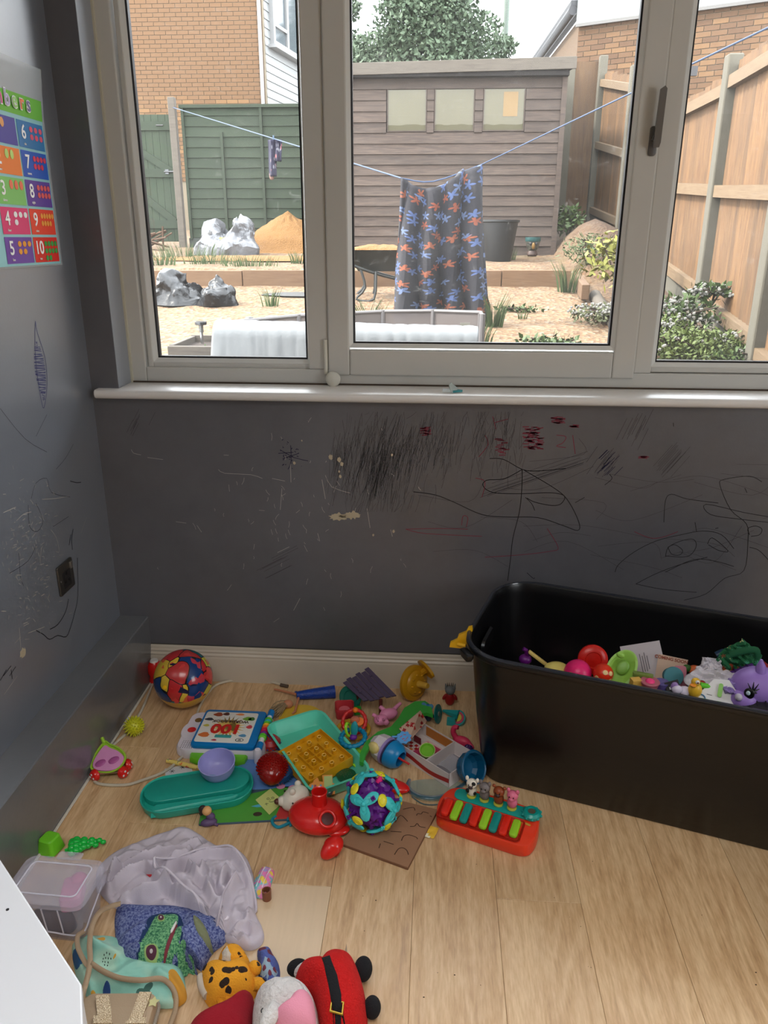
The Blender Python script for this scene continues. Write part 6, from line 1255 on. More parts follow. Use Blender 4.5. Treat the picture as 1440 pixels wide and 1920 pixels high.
c = P(852, 1352, 0); t = thing('melon_rocket', 'teal toy dart with watermelon slice end lying near the black tub', 'toy', (c.x, c.y, .0005), R(-22)); TR = M((30, 150, 150), .35)
mk('teal_cone', tf(lathe([(.004, 0), (.016, .05), (.018, .055), (0, .056)], 6), (-.045, .012, .018), (0, R(90), 0)), TR, t, smooth=10); mk('slice_rim', tf(prism([(0, -.026)]+[(.026*cos(a), .026*sin(a)) for a in [-pi/2+pi*k/14 for k in range(15)]]+[(0, .026)], .014), (.012, 0, .01), (R(38), 0, 0)), TR, t)
mk('melon_face', tf(prism([(0, -.02)]+[(.02*cos(a), .02*sin(a)) for a in [-pi/2+pi*k/14 for k in range(15)]]+[(0, .02)], .002), (.0135, -.009, .0214), (R(38), 0, 0)), M((190, 60, 90), .4), t); mk('yellow_seeds', tf(prism([(0.002, -.014)]+[(.013*cos(a), .013*sin(a)) for a in [-pi/2+pi*k/10 for k in range(11)]]+[(.002, .014)], .002), (.0135, -.0098, .0226), (R(38), 0, 0)), M((200, 190, 60), .4), t)
mk('teal_block', tf(box(.026, .02, .018), (-.004, -.020, .010), (0, 0, R(18))), TR, t)
c = P(868, 1402, 0); t = thing('pink_dinosaur', 'small coral pink dinosaur with curled neck against the black tub', 'toy dinosaur', (c.x-.004, c.y+.004, .0003), R(-20)); CP = M((206, 52, 88), .45)
o = mk('dinosaur_body', join(tf(ell(.028, .015, .016, 22, 12), (0, 0, .02)), tube([(-.018, 0, .026), (-.028, 0, .044), (-.024, 0, .062), (-.012, -.002, .066)], lambda u: .009-.002*u, 12, sm=4), tube([(.02, 0, .02), (.04, -.006, .012)], lambda u: .009-.006*u, 10), *[tube([(x, y, .014), (x, y, .001)], .006, 9) for x in (-.014, .014) for y in (-.009, .009)]), CP, t); rm = o.modifiers.new('merge', 'REMESH'); rm.mode = 'VOXEL'; rm.voxel_size = .0016; rm.use_smooth_shade = True
mk('eye', ell(.0018, None, None, 8, 5), BLACK, t, (-.012, -.0085, .068))
c = P(884, 1428, 0); t = thing('purple_spiral_toy', 'dark purple knobbly toy wedged between blue cap and tub', 'toy', (c.x-.010, c.y+.024, 0)); mk('knobbly_body', tf(ell(.016, .014, .018, 22, 14, lambda d: 1+.18*nz.noise(d*9)), (0, 0, .021)), M((60, 24, 90), .4), t)

# ================================================================== BLACK TUB
TA = R(-17.8); TC = Vector((.652, -.431, 0)); TL_, TW_, TH_ = 1.06, .50, .43
BT = M((13, 13, 15), .30, var=.25, vs=7, bump=.12, bs=40)
t = thing('storage_tub', 'large black plastic storage tub full of toys under the window', 'tub', TC, TA)
n_ = 12
def trr(w_, h_, r_, z): return [(x, y*(1+.0*x), z) for x, y in rr(w_, h_, r_, n_)]
mk('tub_shell', loft([trr(TL_-.12, TW_-.14, .07, .0), trr(TL_-.11, TW_-.13, .075, .006), trr(TL_-.07, TW_-.065, .09, .2), trr(TL_-.03, TW_-.02, .11, TH_-.02), trr(TL_-.004, TW_+.004, .125, TH_-.02), trr(TL_+.004, TW_+.012, .13, TH_-.016), trr(TL_+.004, TW_+.012, .13, TH_-.004), trr(TL_-.002, TW_+.006, .127, TH_), trr(TL_-.022, TW_-.014, .117, TH_), trr(TL_-.028, TW_-.02, .113, TH_-.006), trr(TL_-.036, TW_-.028, .108, TH_-.03), trr(TL_-.09, TW_-.08, .08, .2), trr(TL_-.16, TW_-.16, .055, .012)]), BT, t, smooth=45)
for sgn, x0 in ((-1, -.0), (-1, .3)): pass
mk('rim_highlight', tube([(x, y, TH_-.0015) for x, y in rr(TL_-.006, TW_+.002, .127, 10)], .0055, 8, True), M((40, 43, 52), .22, coat=.6), t)  # tube added along the rim, bluish highlight put into its colour
mk('moulded_rib', join(tube([(-.36, -TW_/2+.052, .30), (-.22, -TW_/2+.05, .285), (-.18, -TW_/2+.058, .25)], .006, 8, sm=4), tube([(.12, -TW_/2+.050, .27), (.16, -TW_/2+.046, .29), (.45, -TW_/2+.046, .29)], .007, 8, sm=4)), BT, t)
mk('corner_lug', tf(loft([[(x*s, y*s, z) for x, y in rr(.05, .022, .008)] for s, z in ((.8, -.018), (1, -.008), (1, .0), (.8, .002))]), (-TL_/2+.022, -TW_/2+.028, TH_-.012), (0, 0, R(-48))), BT, t)
mk('inner_handle_recess', tf(loft([[(0, x, y) for x, y in rr(.12, .05, .02)], [(.008, x*.9, y*.85) for x, y in rr(.12, .05, .02)]]), (-TL_/2+.03, -.04, TH_-.07)), BT, t)
ck = FZ(868, 1172, TH_+.012); o = thing('yellow_clip_handle', 'bright yellow plastic lid clip standing up on the left end of the black tub', 'clip', (ck.x-.004, ck.y, TH_-.055), TA)
mk('clip_bar', tf(prism([(-.030, 0), (-.028, .014), (-.010, .026), (-.006, .040), (.014, .052), (.020, .066), (.030, .070), (.032, .058), (.022, .034), (.016, .014), (.004, .0)], .010), (0, 0, 0), (R(90), 0, R(10))), M((232, 178, 20), .3), o); mk('clip_pin', tube([(-.004, -.02, .018), (.02, -.02, .018)], .005, 10), M((232, 178, 20), .3), o)
ux, uy = Vector((cos(TA), sin(TA), 0)), Vector((-sin(TA), cos(TA), 0))
def TB(px, py, v):
    """point seen at the pixel on the upright plane parallel to the tub's long side, v metres behind its centre line"""
    d = ray(px, py); k = (v-(CAM-TC).dot(uy))/d.dot(uy); return CAM+d*k
# heap of hidden toys
JM = NT('mixed_toy_heap'); vo = JM.new('TexVoronoi', feature='F1', i_Scale=16.0); JM.l(JM.coord(), vo.inputs['Vector']); cs = JM.new('SeparateColor'); JM.l(vo.outputs['Color'], cs.inputs[0]); JM.l(JM.ramp(cs.outputs[0], [(0, lin((60, 40, 90))), (.2, lin((160, 120, 60))), (.35, lin((120, 40, 60))), (.5, lin((150, 150, 155))), (.62, lin((40, 90, 90))), (.75, lin((190, 120, 140))), (.88, lin((70, 110, 50)))], True), JM.b.inputs['Base Color']); JM.b.inputs['Roughness'].default_value = .5
hp_ = Blob([(x, y) for x, y in rr(.82, .31, .08, 4)], .06, lambda x, y: .018*nz.noise(Vector((x*16, y*16, 1)))+.05*ss((x+.1)/.4), 26, 110, 4, z0=.02)
hp_.z0 = .02
V, Fc = hp_.mesh(); V = [Vector((v.x, v.y, .016 if v.z <= .0201 else v.z+.145)) for v in V]
o = tag(mk('toy_heap', (V, Fc), JM.m, None, (TC.x, TC.y, 0), (0, 0, TA)), 'jumbled layer of mixed small toys filling the bottom of the black tub', 'toys', None, 'stuff')
def inb(name, label, cat, px, py, v, parts, rot=(0, 0, 0)):
    q = TB(px, py, v); t = thing(name, label, cat, q, rot)
    for nm, shp, mt_ in parts: mk(nm, shp, mt_, t)
    return t
inb('purple_whistle', 'small dark purple whistle toy at the left end inside the black tub', 'toy', 985, 1236, -.10, [('whistle_body', ell(.018, .016, .014, 18, 10), M((96, 20, 110), .35)), ('whistle_stem', tube([(.006, 0, .006), (.0, .0, .028), (-.008, 0, .032)], .006, 8), M((96, 20, 110), .35))])
inb('yellow_bar', 'pale yellow plastic bar slanting beside the purple whistle in the tub', 'toy', 1012, 1240, -.10, [('bar', tf(rbox(.085, .014, .008, .004, .002), (0, 0, 0), (0, R(38), 0)), M((214, 188, 110), .4))])
inb('cream_dome', 'pale yellow dome behind the tub front rim', 'toy', 1044, 1255, -.12, [('dome', ell(.034, .028, .018, 24, 12), M((216, 200, 110), .4))])
inb('pink_ball', 'hot pink ball half hidden by the tub front rim', 'ball', 1083, 1262, -.13, [('ball_shell', ell(.036, None, None, 28, 16), M((226, 30, 110), .35)), ('gold_marks', tf(torus(.01, .002, 14, 6), (-.022, -.028, .006), (R(60), 0, R(-30))), M((200, 120, 60), .4))])
inb('red_saucer', 'round red ridged disc standing up in the black tub', 'toy', 1111, 1236, -.05, [('disc', tf(lathe([(0, -.014), (.03, -.012), (.040, -.002), (.040, .006), (.034, .012), (.022, .014), (.020, .012), (.012, .013), (0, .014)], 36), (0, 0, 0), (R(72), 0, 0)), M((204, 30, 22), .3))])
inb('dotted_mushroom_ball', 'small red ball with cream dots against the green dish in the tub', 'ball', 1131, 1263, -.13, [('ball_shell', ell(.026, None, None, 24, 14), M((220, 50, 24), .3)), ('cream_dots', join(*[onsph(ell(.0068, .0068, .0012, 12, 5), Vector(v).normalized(), .0258) for v in ((0, -.8, .6), (-.7, -.6, -.1), (.5, -.8, -.3), (.55, -.7, .45), (-.1, -.9, -.4))]), M((230, 200, 140), .4))])
inb('green_fruit_dish', 'lime green fruit shaped dish tilted up in the tub', 'dish', 1165, 1254, -.11, [('dish_rim', tf(loft([[(x*s, y*s, z) for x, y in circ(.034, 30, .050)] for s, z in ((.7, -.014), (.95, -.004), (1.06, 0), (1.06, .004), (.9, .004), (.6, -.006), (.2, -.009))]), (0, 0, 0), (R(66), R(0), R(-28))), M((150, 200, 84), .4)), ('dish_hollow', tf(ell(.015, .020, .003, 16, 8), (0, -.002, .006), (R(66), 0, R(-28))), M((120, 170, 64), .4)), ('dish_tab', tf(ell(.012, .006, .008, 14, 8), (-.026, -.012, .040)), M((150, 200, 84), .4))], (0, R(22), 0))
bk_ = inb('white_booklet', 'white paperback booklet leaning upright in the black tub', 'booklet', 1207, 1243, -.02, [('booklet_cover', tf(box(.104, .004, .104), (0, 0, 0)), M((196, 188, 194), .6))], (R(-28), R(-20), TA+R(4)))
mk('printed_lines', join(*[box(.0022, .0006, l, (x, -.0024, z)) for x, l, z in ((-.006, .050, .0), (-.0, .042, -.002), (.006, .05, .002), (.012, .036, 0))]), M((110, 104, 112), .6), bk_, smooth=0); mk('barcode', box(.012, .0006, .018, (-.026, -.0024, .006)), M((50, 46, 54), .6), bk_, smooth=0)
cs_ = inb('soon_card', 'cream card with coming soon lettering beside the white booklet in the tub', 'card', 1258, 1258, -.03, [('card_sheet', box(.074, .003, .075), M((206, 178, 158), .6))], (R(-25), R(2), TA))
text('card_lettering', 'COMING SOON', .0115, M((150, 70, 50), .6), cs_, (-.004, -.0022, .030), (R(90), 0, 0), bold=.0003)
mk('card_picture', tf(cyl(.02, .0008, 20), (.0, -.0016, -.012), (R(90), 0, 0)), M((40, 90, 100), .5), cs_)
mk('card_oval', tf(cyl(.005, .0008, 14), (.018, -.0016, .012), (R(90), 0, 0), (1.4, 1, 1)), M((70, 60, 80), .5), cs_)
inb('teal_disc_toy', 'dusty teal disc in front of the cream card in the tub', 'toy', 1262, 1268, -.08, [('disc', tf(cyl(.025, .006, 26), (0, 0, 0), (R(68), 0, 0)), M((70, 130, 140), .45))])
inb('green_stick_toy', 'short olive green bar lying below the white booklet', 'toy', 1205, 1270, -.14, [('bar', rbox(.05, .014, .012, .004, .002), M((110, 130, 60), .4))], (0, 0, TA))
inb('yellow_cube', 'small yellow cube by the tub rim below the green dish', 'toy block', 1192, 1281, -.165, [('cube', box(.024, .02, .024), M((214, 170, 80), .4))], (0, 0, .2))
inb('pink_cup_toy', 'dusky pink little cup with bright pink top at the tub rim', 'cup', 1218, 1284, -.16, [('cup', lathe([(.014, -.02), (.024, .01), (.022, .012), (.0, .008)], 20), M((176, 96, 110), .45)), ('pink_top', tf(ell(.012, .012, .008, 14, 8), (0, 0, .009)), M((236, 60, 130), .4))])
inb('violet_cup', 'small muted violet cup beside the dusky pink cup', 'cup', 1240, 1286, -.15, [('cup', lathe([(.012, -.02), (.018, .012), (.016, .012), (.0, .008)], 20), M((90, 80, 140), .45))])
inb('pink_card', 'pale pink rounded card behind the white tissue in the tub', 'card', 1275, 1270, -.06, [('card', tf(rbox(.032, .06, .003, .008, .001), (0, 0, 0), (R(65), 0, 0)), M((196, 120, 140), .6))])
q = inb('black_white_card', 'small black and white printed card by the tub rim', 'card', 1263, 1292, -.16, [('card', tf(box(.034, .002, .04), (0, 0, 0)), M((26, 24, 28), .5))], (R(-30), R(-20), 0)); mk('white_panel', box(.018, .001, .006, (0, -.0014, .004)), WHITE, q, smooth=0)
inb('white_pony', 'small white and lilac pony toy lying at the tub rim', 'toy pony', 1283, 1296, -.15, [('pony_body', join(ell(.020, .012, .013, 18, 10), tf(ell(.014, .010, .011, 16, 10), (-.02, -.006, .008))), M((214, 206, 226), .4)), ('lilac_mane', tf(ell(.010, .005, .012, 12, 8), (-.026, -.002, .014)), M((150, 120, 180), .4))])
inb('orange_rattle', 'small orange and green rattle behind the white tissue', 'toy', 1302, 1256, -.02, [('rattle_body', ell(.018, .014, .012, 16, 10), M((206, 100, 50), .45)), ('green_end', tf(ell(.012, .010, .010, 12, 8), (-.02, 0, .004)), M((60, 110, 50), .45))])
def crumple(sx, sy, sz, sd, n=26): return grid(n, n, lambda u, v: (sx*(u-.5)*(1+.2*sin(v*5)), sy*(v-.5), sz*(.5*abs(nz.noise(Vector((u*5, v*5, sd))))+.5*nz.noise(Vector((u*2, v*2, sd))))*1.6))
def hanky(name, label, px, py, v, sx, sy, sz, sd, mat, rot, cat='tissue'): t = inb(name, label, cat, px, py, v, [], rot); o = mk('crumpled_sheet', crumple(sx, sy, sz, sd), mat, t, smooth=22); q = o.modifiers.new('t', 'SOLIDIFY'); q.thickness = .0015; return t
TS = M((218, 214, 222), .8); 
hanky('white_tissue', 'crumpled white tissue standing up in the middle of the tub', 1332, 1256, -.05, .055, .06, .03, 3, TS, (R(62), 0, R(-10))); hanky('white_tissue', 'wide crumpled white tissue spread below the upright tissue', 1345, 1277, -.09, .13, .06, .03, 8, TS, (R(35), 0, TA)); hanky('lilac_paper', 'shiny lilac wrapping paper crumpled beside the pony head', 1385, 1290, -.12, .06, .045, .02, 13, M((150, 130, 190), .3), (R(35), 0, TA))
t = inb('yellow_duck', 'small yellow bird toy with big eye at the tub rim', 'toy duck', 1303, 1294, -.15, [('duck_body', join(ell(.017, .014, .020, 20, 12), tf(ell(.011, .010, .011, 16, 10), (-.002, -.002, .024))), M((226, 180, 50), .4)), ('beak', tf(ell(.008, .008, .003, 12, 6), (-.010, -.010, .020)), M((230, 140, 40), .4))]); e_ = mk('eye', ell(.0052, .004, .0052, 12, 8), WHITE, t, (-.001, -.011, .029)); mk('pupil', ell(.0024, .002, .0024, 8, 6), M((100, 30, 30), .4), e_, (0, -.0032, 0))
inb('red_bead_toy', 'small dark red bead toy behind the yellow bird', 'toy', 1316, 1283, -.12, [('bead', ell(.010, None, None, 14, 8), M((150, 30, 30), .4))])
inb('green_pen_toy', 'short bright green marker lying on the white tissue', 'toy', 1326, 1287, -.13, [('marker', tf(tube([(-.018, 0, .004), (.018, 0, -.004)], .007, 12), (0, 0, 0)), M((90, 190, 40), .35)), ('marker_cap', tf(ell(.008, .008, .008, 12, 8), (.02, 0, -.004)), M((60, 150, 40), .35))])
q = inb('white_menu_card', 'white printed card with green speech mark at the tub rim', 'card', 1352, 1303, -.14, [('card_sheet', tf(prism([(-.062, -.03), (.05, -.034), (.048, .0), (.012, .04), (-.022, .034)], .002), (0, 0, 0), (R(52), 0, 0)), M((226, 226, 228), .5))], (0, R(4), TA)); CR_ = (R(52), 0, 0)
mk('green_mark', tf(join(prism(rr(.010, .034, .005), .001, .0022)), (-.004, .006*.6, .008*1.2), CR_), M((140, 200, 100), .5), q); mk('blue_swirl', tf(torus(.010, .0016, 20, 6), (-.044, -.016, -.014), CR_), M((60, 120, 160), .5), q); mk('ink_stroke', tf(box(.012, .001, .001), (-.026, -.006, -.004), CR_), DARK, q)
q = inb('dark_fan', 'black ribbed fan shaped object at the far right of the tub rim', 'toy', 1440, 1338, -.155, [('fan_base', tf(ell(.080, .034, .014, 30, 10), (0, 0, 0), (R(20), 0, 0)), M((34, 34, 38), .4)), ('fan_rib', join(*[tf(box(.003, .05, .004), (x*.6, -.0, .013-.0015*abs(x*20)), (R(20), 0, -x*4)) for x in (-.07, -.04, -.01, .02, .05)]), M((20, 20, 22), .4))], (0, 0, TA))
# purple pony head with lashes
LV = M((150, 118, 196), .4); t = inb('purple_pony_head', 'large lavender toy animal head with black eyelashes in the tub', 'toy pony', 1422, 1286, -.09, [('pony_head', join(ell(.066, .05, .048, 34, 20), tf(ell(.034, .030, .026, 22, 14), (-.042, -.026, -.022))), LV), ('ear', tf(lathe([(.013, 0), (.012, .02), (.003, .040)], 14), (-.004, -.008, .038), (R(0), R(-6), 0)), LV)])
e_ = mk('eye', tf(ell(.012, .004, .014, 18, 10), (-.040, -.046, .006), (R(-6), 0, R(-30))), BLACK, t); mk('eye_shine', tf(ell(.005, .002, .006, 10, 6), (-.044, -.0495, .009), (0, 0, R(-30))), M((200, 225, 235), .3), e_)
mk('eyelash', join(*[tube([(-.034, -.048, .010), (-.034+.024*cos(a), -.046+.004, .010+.026*sin(a))], lambda u: .0028-.0022*u, 6) for a in (2.1, 1.5, .95, .4, -.2)]), BLACK, e_); mk('silver_ball', ell(.009, None, None, 14, 8), M((190, 186, 200), .4), t, (-.064, -.048, -.004))
# green cloth bag with figure, red felt
t = hanky('green_cloth', 'dark green patterned cloth rising behind the tissue in the tub', 1388, 1236, -.02, .085, .085, .03, 31, petal('green_print', (24, 100, 60), [(200, 190, 130), (60, 140, 110), (160, 90, 60)], 55, 'Object', .25, .14, 5, .2, .8, 300), (R(68), R(38), R(-15)), 'cloth')
mk('cloth_fold', tube([(-.035, -.01, .02), (-.02, .02, .03), (.0, .04, .03), (.02, .03, .02)], .009, 10, sm=4, flat=.5), M((16, 84, 50), .8), t)
inb('blue_doll_part', 'small dark blue curled toy under the green cloth', 'toy', 1357, 1236, .0, [('curl', tube([(-.02, 0, .01), (0, 0, .02), (.014, 0, .0), (-.0, 0, -.014)], .010, 10, sm=4), M((30, 60, 90), .4))])
t = inb('curly_doll_face', 'small tan doll face with reddish hair under the green cloth', 'doll', 1360, 1262, -.03, [('face', ell(.018, .014, .018, 18, 12), M((200, 150, 100), .5)), ('red_hair', tf(ell(.022, .014, .014, 16, 10, lambda d: 1+.2*nz.noise(d*8)), (0, .006, .014)), M((140, 60, 30), .7))]); mk('eye', join(tf(ell(.002, None, None, 6, 4), (-.006, -.014, .003)), tf(ell(.002, None, None, 6, 4), (.006, -.014, .003))), BLACK, t)
inb('red_felt_toy', 'dull red soft shape behind the purple pony head', 'toy', 1410, 1253, .04, [('felt_body', ell(.045, .03, .026, 22, 12), M((140, 30, 34), .8))])
inb('violet_spring', 'dark violet ribbed tube beside the green cloth', 'toy', 1386, 1264, -.04, [('ribbed_tube', tube([(-.03, 0, -.012), (0, 0, .0), (.035, 0, .02)], .014, 14, sm=5), M((90, 50, 130), .35)), ('rib', join(*[tf(torus(.014, .002, 16, 6), (-.02+.014*k, 0, -.008+.008*k), (0, R(60), 0)) for k in range(4)]), M((60, 30, 96), .35))])

# ================================================================== BOTTOM LEFT: CABINET, BOX, CLOTHES, PLUSH
def ridgef(curves, base=None, amp=.02, w=.012, step=.35):
    C_ = []
    for c in curves:
        p = smoothpts([(q[0], q[1], 0) for q in c], 2); C_.append([(a.x, a.y, (p[min(i+1, len(p)-1)]-p[max(0, i-1)]).normalized()) for i, a in enumerate(p)])
    def f(x, y):
        t = base(x, y) if base else 0
        for c in C_:
            bd, bs = 1e9, 0
            for (ax, ay, _t), (bx_, by_, _u) in zip(c, c[1:]):
                ex, ey = bx_-ax, by_-ay; l2 = ex*ex+ey*ey or 1e-12; u = max(0, min(1, ((x-ax)*ex+(y-ay)*ey)/l2))
                dx, dy = x-ax-ex*u, y-ay-ey*u; d = dx*dx+dy*dy
                if d < bd: bd = d
            d = sqrt(bd)
            if d < w*5:
                t += amp*exp(-(d/w)**2)
                t -= amp*step*.6*exp(-((d-w*2)/w)**2)
        return t
    return f
def px2(pts, z, mp=None):
    out = []
    for q in pts:
        if mp: q = mp(*q)
        v = FZ(q[0], q[1], z); out.append((v.x, v.y))
    return out
z4 = lambda x, y: (x/2.769, y/2.769+1520)
z8 = lambda x, y: (x/4.235+180, y/4.235+1540)
z9 = lambda x, y: (x/4.235+400, y/4.235+1760)
z7 = lambda x, y: (x/4.8+120, y/4.8+1720)

# white cabinet
Hc = .495; WL = M((206, 207, 211), .35); cp4 = [FZ(*q, Hc) for q in ((-40, 1549), (153, 1845), (160, 2040), (-260, 2040))]; cp4[0].x = max(cp4[0].x, -.90); cc = sum(cp4, Vector())/4; cc.z = 0
t = thing('white_cabinet', 'white laminate cabinet corner in the lower left with a small screw hole', 'cabinet', cc)
lp = [(q.x-cc.x, q.y-cc.y) for q in cp4]; lp = lp if (lp[1][0]-lp[0][0])*(lp[2][1]-lp[0][1])-(lp[1][1]-lp[0][1])*(lp[2][0]-lp[0][0]) > 0 else lp[::-1]
bev(mk('top_panel', prism(lp, .018, Hc-.018), WL, t, smooth=0), .0025); sp4 = [(x*.985, y*.985) for x, y in lp]
for i in range(4):
    (x0, y0), (x1, y1) = sp4[i], sp4[(i+1) % 4]; L = hypot(x1-x0, y1-y0); mk('side_panel', box(L-.002, .016, Hc-.0182, (0, .008, (Hc-.0182)/2)), WL, t, ((x0+x1)/2, (y0+y1)/2, 0), (0, 0, atan2(y1-y0, x1-x0)), smooth=0)
hq = FZ(14, 1705, Hc+.0005); mk('screw_hole', tf(cyl(.0024, .0008, 12), (hq.x-cc.x, hq.y-cc.y, Hc-.0002)), M((30, 28, 30), .8), t)

# clear storage box with lid
zt = .122; a, b, d_, e_ = [FZ(*q, zt) for q in ((42, 1600), (193, 1613), (127, 1699), (-8, 1688))]
ctr = (a+b+d_+e_)/4; an = atan2((b-a).y, (b-a).x); Wb, Db = (b-a).length*.97, (a-e_).length
CLR = M((205, 202, 218), .22, alpha=.20); CLR2 = M((214, 210, 226), .25, alpha=.28)
t = thing('clear_storage_box', 'clear lidded plastic storage box between white cabinet and wall boxing', 'storage box', (ctr.x+.014, ctr.y, .0003), an)
mk('box_shell', tray(Wb-.012, Db-.012, .112, .022, .0015, .014, .002), CLR, t)
ld = mk('lid', loft([inset(Wb, Db, .025, 0, .108, 6), inset(Wb, Db, .025, 0, .118, 6), inset(Wb, Db, .025, .002, .1205, 6), inset(Wb, Db, .025, .016, .1205, 6), inset(Wb, Db, .025, .020, .1235, 6), inset(Wb, Db, .025, .026, .1235, 6), inset(Wb, Db, .025, .030, .1185, 6)]), CLR2, t)
mk('lid_tab', tf(rbox(.058, .022, .003, .006, .001), (.0, Db/2+.006, .117)), CLR2, ld); mk('lid_rib', tube([(x, y, .1238) for x, y in rr(Wb-.046, Db-.046, .012)], .0016, 6, True), M((225, 222, 234), .2, alpha=.8), ld)
mk('side_band', join(*[tube([(x, -Db/2+.006, .100), (x+dx, -Db/2+.014, .03)], .0016, 6) for x, dx in ((-.04, 0), (0.0, .0), (.036, -.0))], tube([(Wb/2-.006, Db*.36, .085), (Wb/2-.010, -Db*.1, .05), (Wb/2-.02, -Db/2+.016, .028), (.0, -Db/2+.014, .03), (-Wb/2+.02, -Db/2+.015, .03)], .0018, 6, sm=4)), M((222, 218, 228), .25, alpha=.75), t)
mk('catch', tf(rbox(.02, .04, .006, .004, .001), (Wb/2-.005, .03, .09), (0, R(90), 0)), CLR2, t)
def put(name, label, cat, lx, ly, lz, shp, mt_, rot=(0, 0, 0)):
    v = Matrix.Rotation(an, 4, 'Z') @ Vector((lx, ly, lz)); return tag(mk(name, shp, mt_, None, (ctr.x+.014+v.x, ctr.y+v.y, lz), rot), label, cat)
put('dark_cloth_bundle', 'dark grey cloth bundle seen through the clear storage box', 'cloth', -.01, -.015, .002, Blob([(x, y) for x, y in rr(Wb-.08, Db-.095, .02, 3)], .05, folds(18, .008, 5), 14, 60, 4).mesh(), M((60, 60, 74), .8), (0, 0, an))
put('pink_plastic_toy', 'pink plastic toy seen through the clear storage box lid', 'toy', .032, .010, .058, join(tf(rbox(.045, .07, .034, .01, .004), (0, 0, 0), (0, 0, .3)), tf(ell(.018, .018, .014, 14, 8), (-.0, .03, .028))), M((222, 110, 160), .45), (0, 0, an))
# lime block and grapes
c = P(76, 1600, 0); t = thing('lime_toy_cup', 'lime green square toy cup behind the clear storage box', 'toy cup', (c.x+.022, c.y+.012, 0), R(-14)); mk('cup_body', loft([inset(.046, .046, .008, .002, 0, 4), inset(.050, .05, .008, 0, .004, 4), inset(.040, .040, .01, 0, .040, 4), inset(.040, .040, .01, .004, .043, 4), ]), M((112, 200, 40), .35), t, smooth=24)
c = P(163, 1592, .0); t = thing('toy_grapes', 'bright green plastic toy grape bunch beside the wall boxing', 'toy food', (c.x, c.y, .0), R(22)); GG = M((24, 190, 70), .25, coat=.3); S = []
for k in range(9):
    q = k/8; n_ = max(1, round(3*(1-q)+1)); rr0 = .009-.0035*q
    for j in range(n_): yy_ = (j-(n_-1)/2)*.0125; S.append(tf(ell(rr0+.0015, rr0+.0005, rr0, 14, 9), (-.032+q*.072, yy_+.002*sin(k*3), rr0+.003+.009*(1-abs(yy_)/.03)*(1-q*.6)+(.004 if k % 2 else 0))))
mk('grape_cluster', join(*S), GG, t); mk('stalk', tube([(-.036, 0, .012), (-.050, -.004, .012)], .0045, 8), GG, t)

# pale shirt
SHM = M((200, 192, 204), .85, var=.03, vs=20, bump=.12, bs=400)
out = px2([(178, 1632), (188, 1612), (222, 1588), (270, 1568), (316, 1552), (345, 1545), (375, 1558), (402, 1578), (440, 1584), (465, 1606), (478, 1650), (478, 1700), (494, 1738), (488, 1762), (462, 1771), (425, 1756), (398, 1736), (350, 1712), (290, 1698), (232, 1700), (200, 1680), (184, 1660)], .02)
cv_ = [px2(c_, .06, z8) for c_ in ([(470, 345), (480, 410), (560, 460), (700, 540), (800, 610), (860, 700), (920, 760), (990, 710), (1010, 560), (1060, 460), (1110, 400)], [(470, 345), (600, 300), (720, 250), (830, 200), (950, 180), (1080, 200), (1180, 290), (1240, 420), (1260, 560), (1200, 690)],
 [(735, 300), (790, 380), (830, 430), (850, 340)], [(880, 440), (900, 520), (960, 600), (950, 640)], [(60, 330), (200, 280), (380, 250), (560, 190), (720, 120), (800, 90)], [(100, 430), (250, 380), (420, 300), (640, 270), (740, 190)], [(190, 520), (330, 500), (560, 470)], [(230, 560), (400, 620), (620, 640), (760, 640)], [(1080, 800), (1150, 740), (1250, 740)], [(1150, 800), (1200, 900)], [(1030, 330), (1000, 430), (990, 500)], [(150, 300), (60, 420), (60, 560)])]
cc_ = px2([(340, 1655)], .04)[0]
shb = Blob(out, .052, ridgef(cv_, (lambda f1, f2: (lambda x, y: f1(x, y)+f2(x, y)))(folds(10, .015, 3, .5, 2.6), folds(23, .0065, 6, 1.1, 2.2)), .020, .0075, .8), 72, 260, 2.6, cc_)
t = thing('pale_shirt', 'crumpled pale lilac grey shirt heaped on the floor', 'clothing'); mk('shirt_cloth', shb.mesh(), SHM, t, smooth=60)
hm = []
for c_ in cv_[:2]: hm.append(tube([(x, y, shb.h(x, y)+.0015) for x, y in c_], .0028, 8, sm=4, flat=.8))
mk('hem_band', join(*hm), SHM, t); q = px2([(1030, 715)], .06, z8)[0]; mk('button', lathe([(.0055, 0), (.006, .001), (.005, .002), (.002, .0012), (0, .0012)], 14), M((220, 212, 222), .3), t, (q[0], q[1], shb.h(*q)+.001))
q = px2([(425, 395)], .055, z8)[0]; o = tag(mk('red_scrap', prism([(-.012, -.003), (.012, -.002), (.011, .004), (-.010, .005)], .001), M((176, 30, 40), .6), None, (q[0], q[1], shb.h(*q)+.003), (R(20), 0, R(10))), 'small red scrap showing through the folds of the pale shirt', 'scrap')
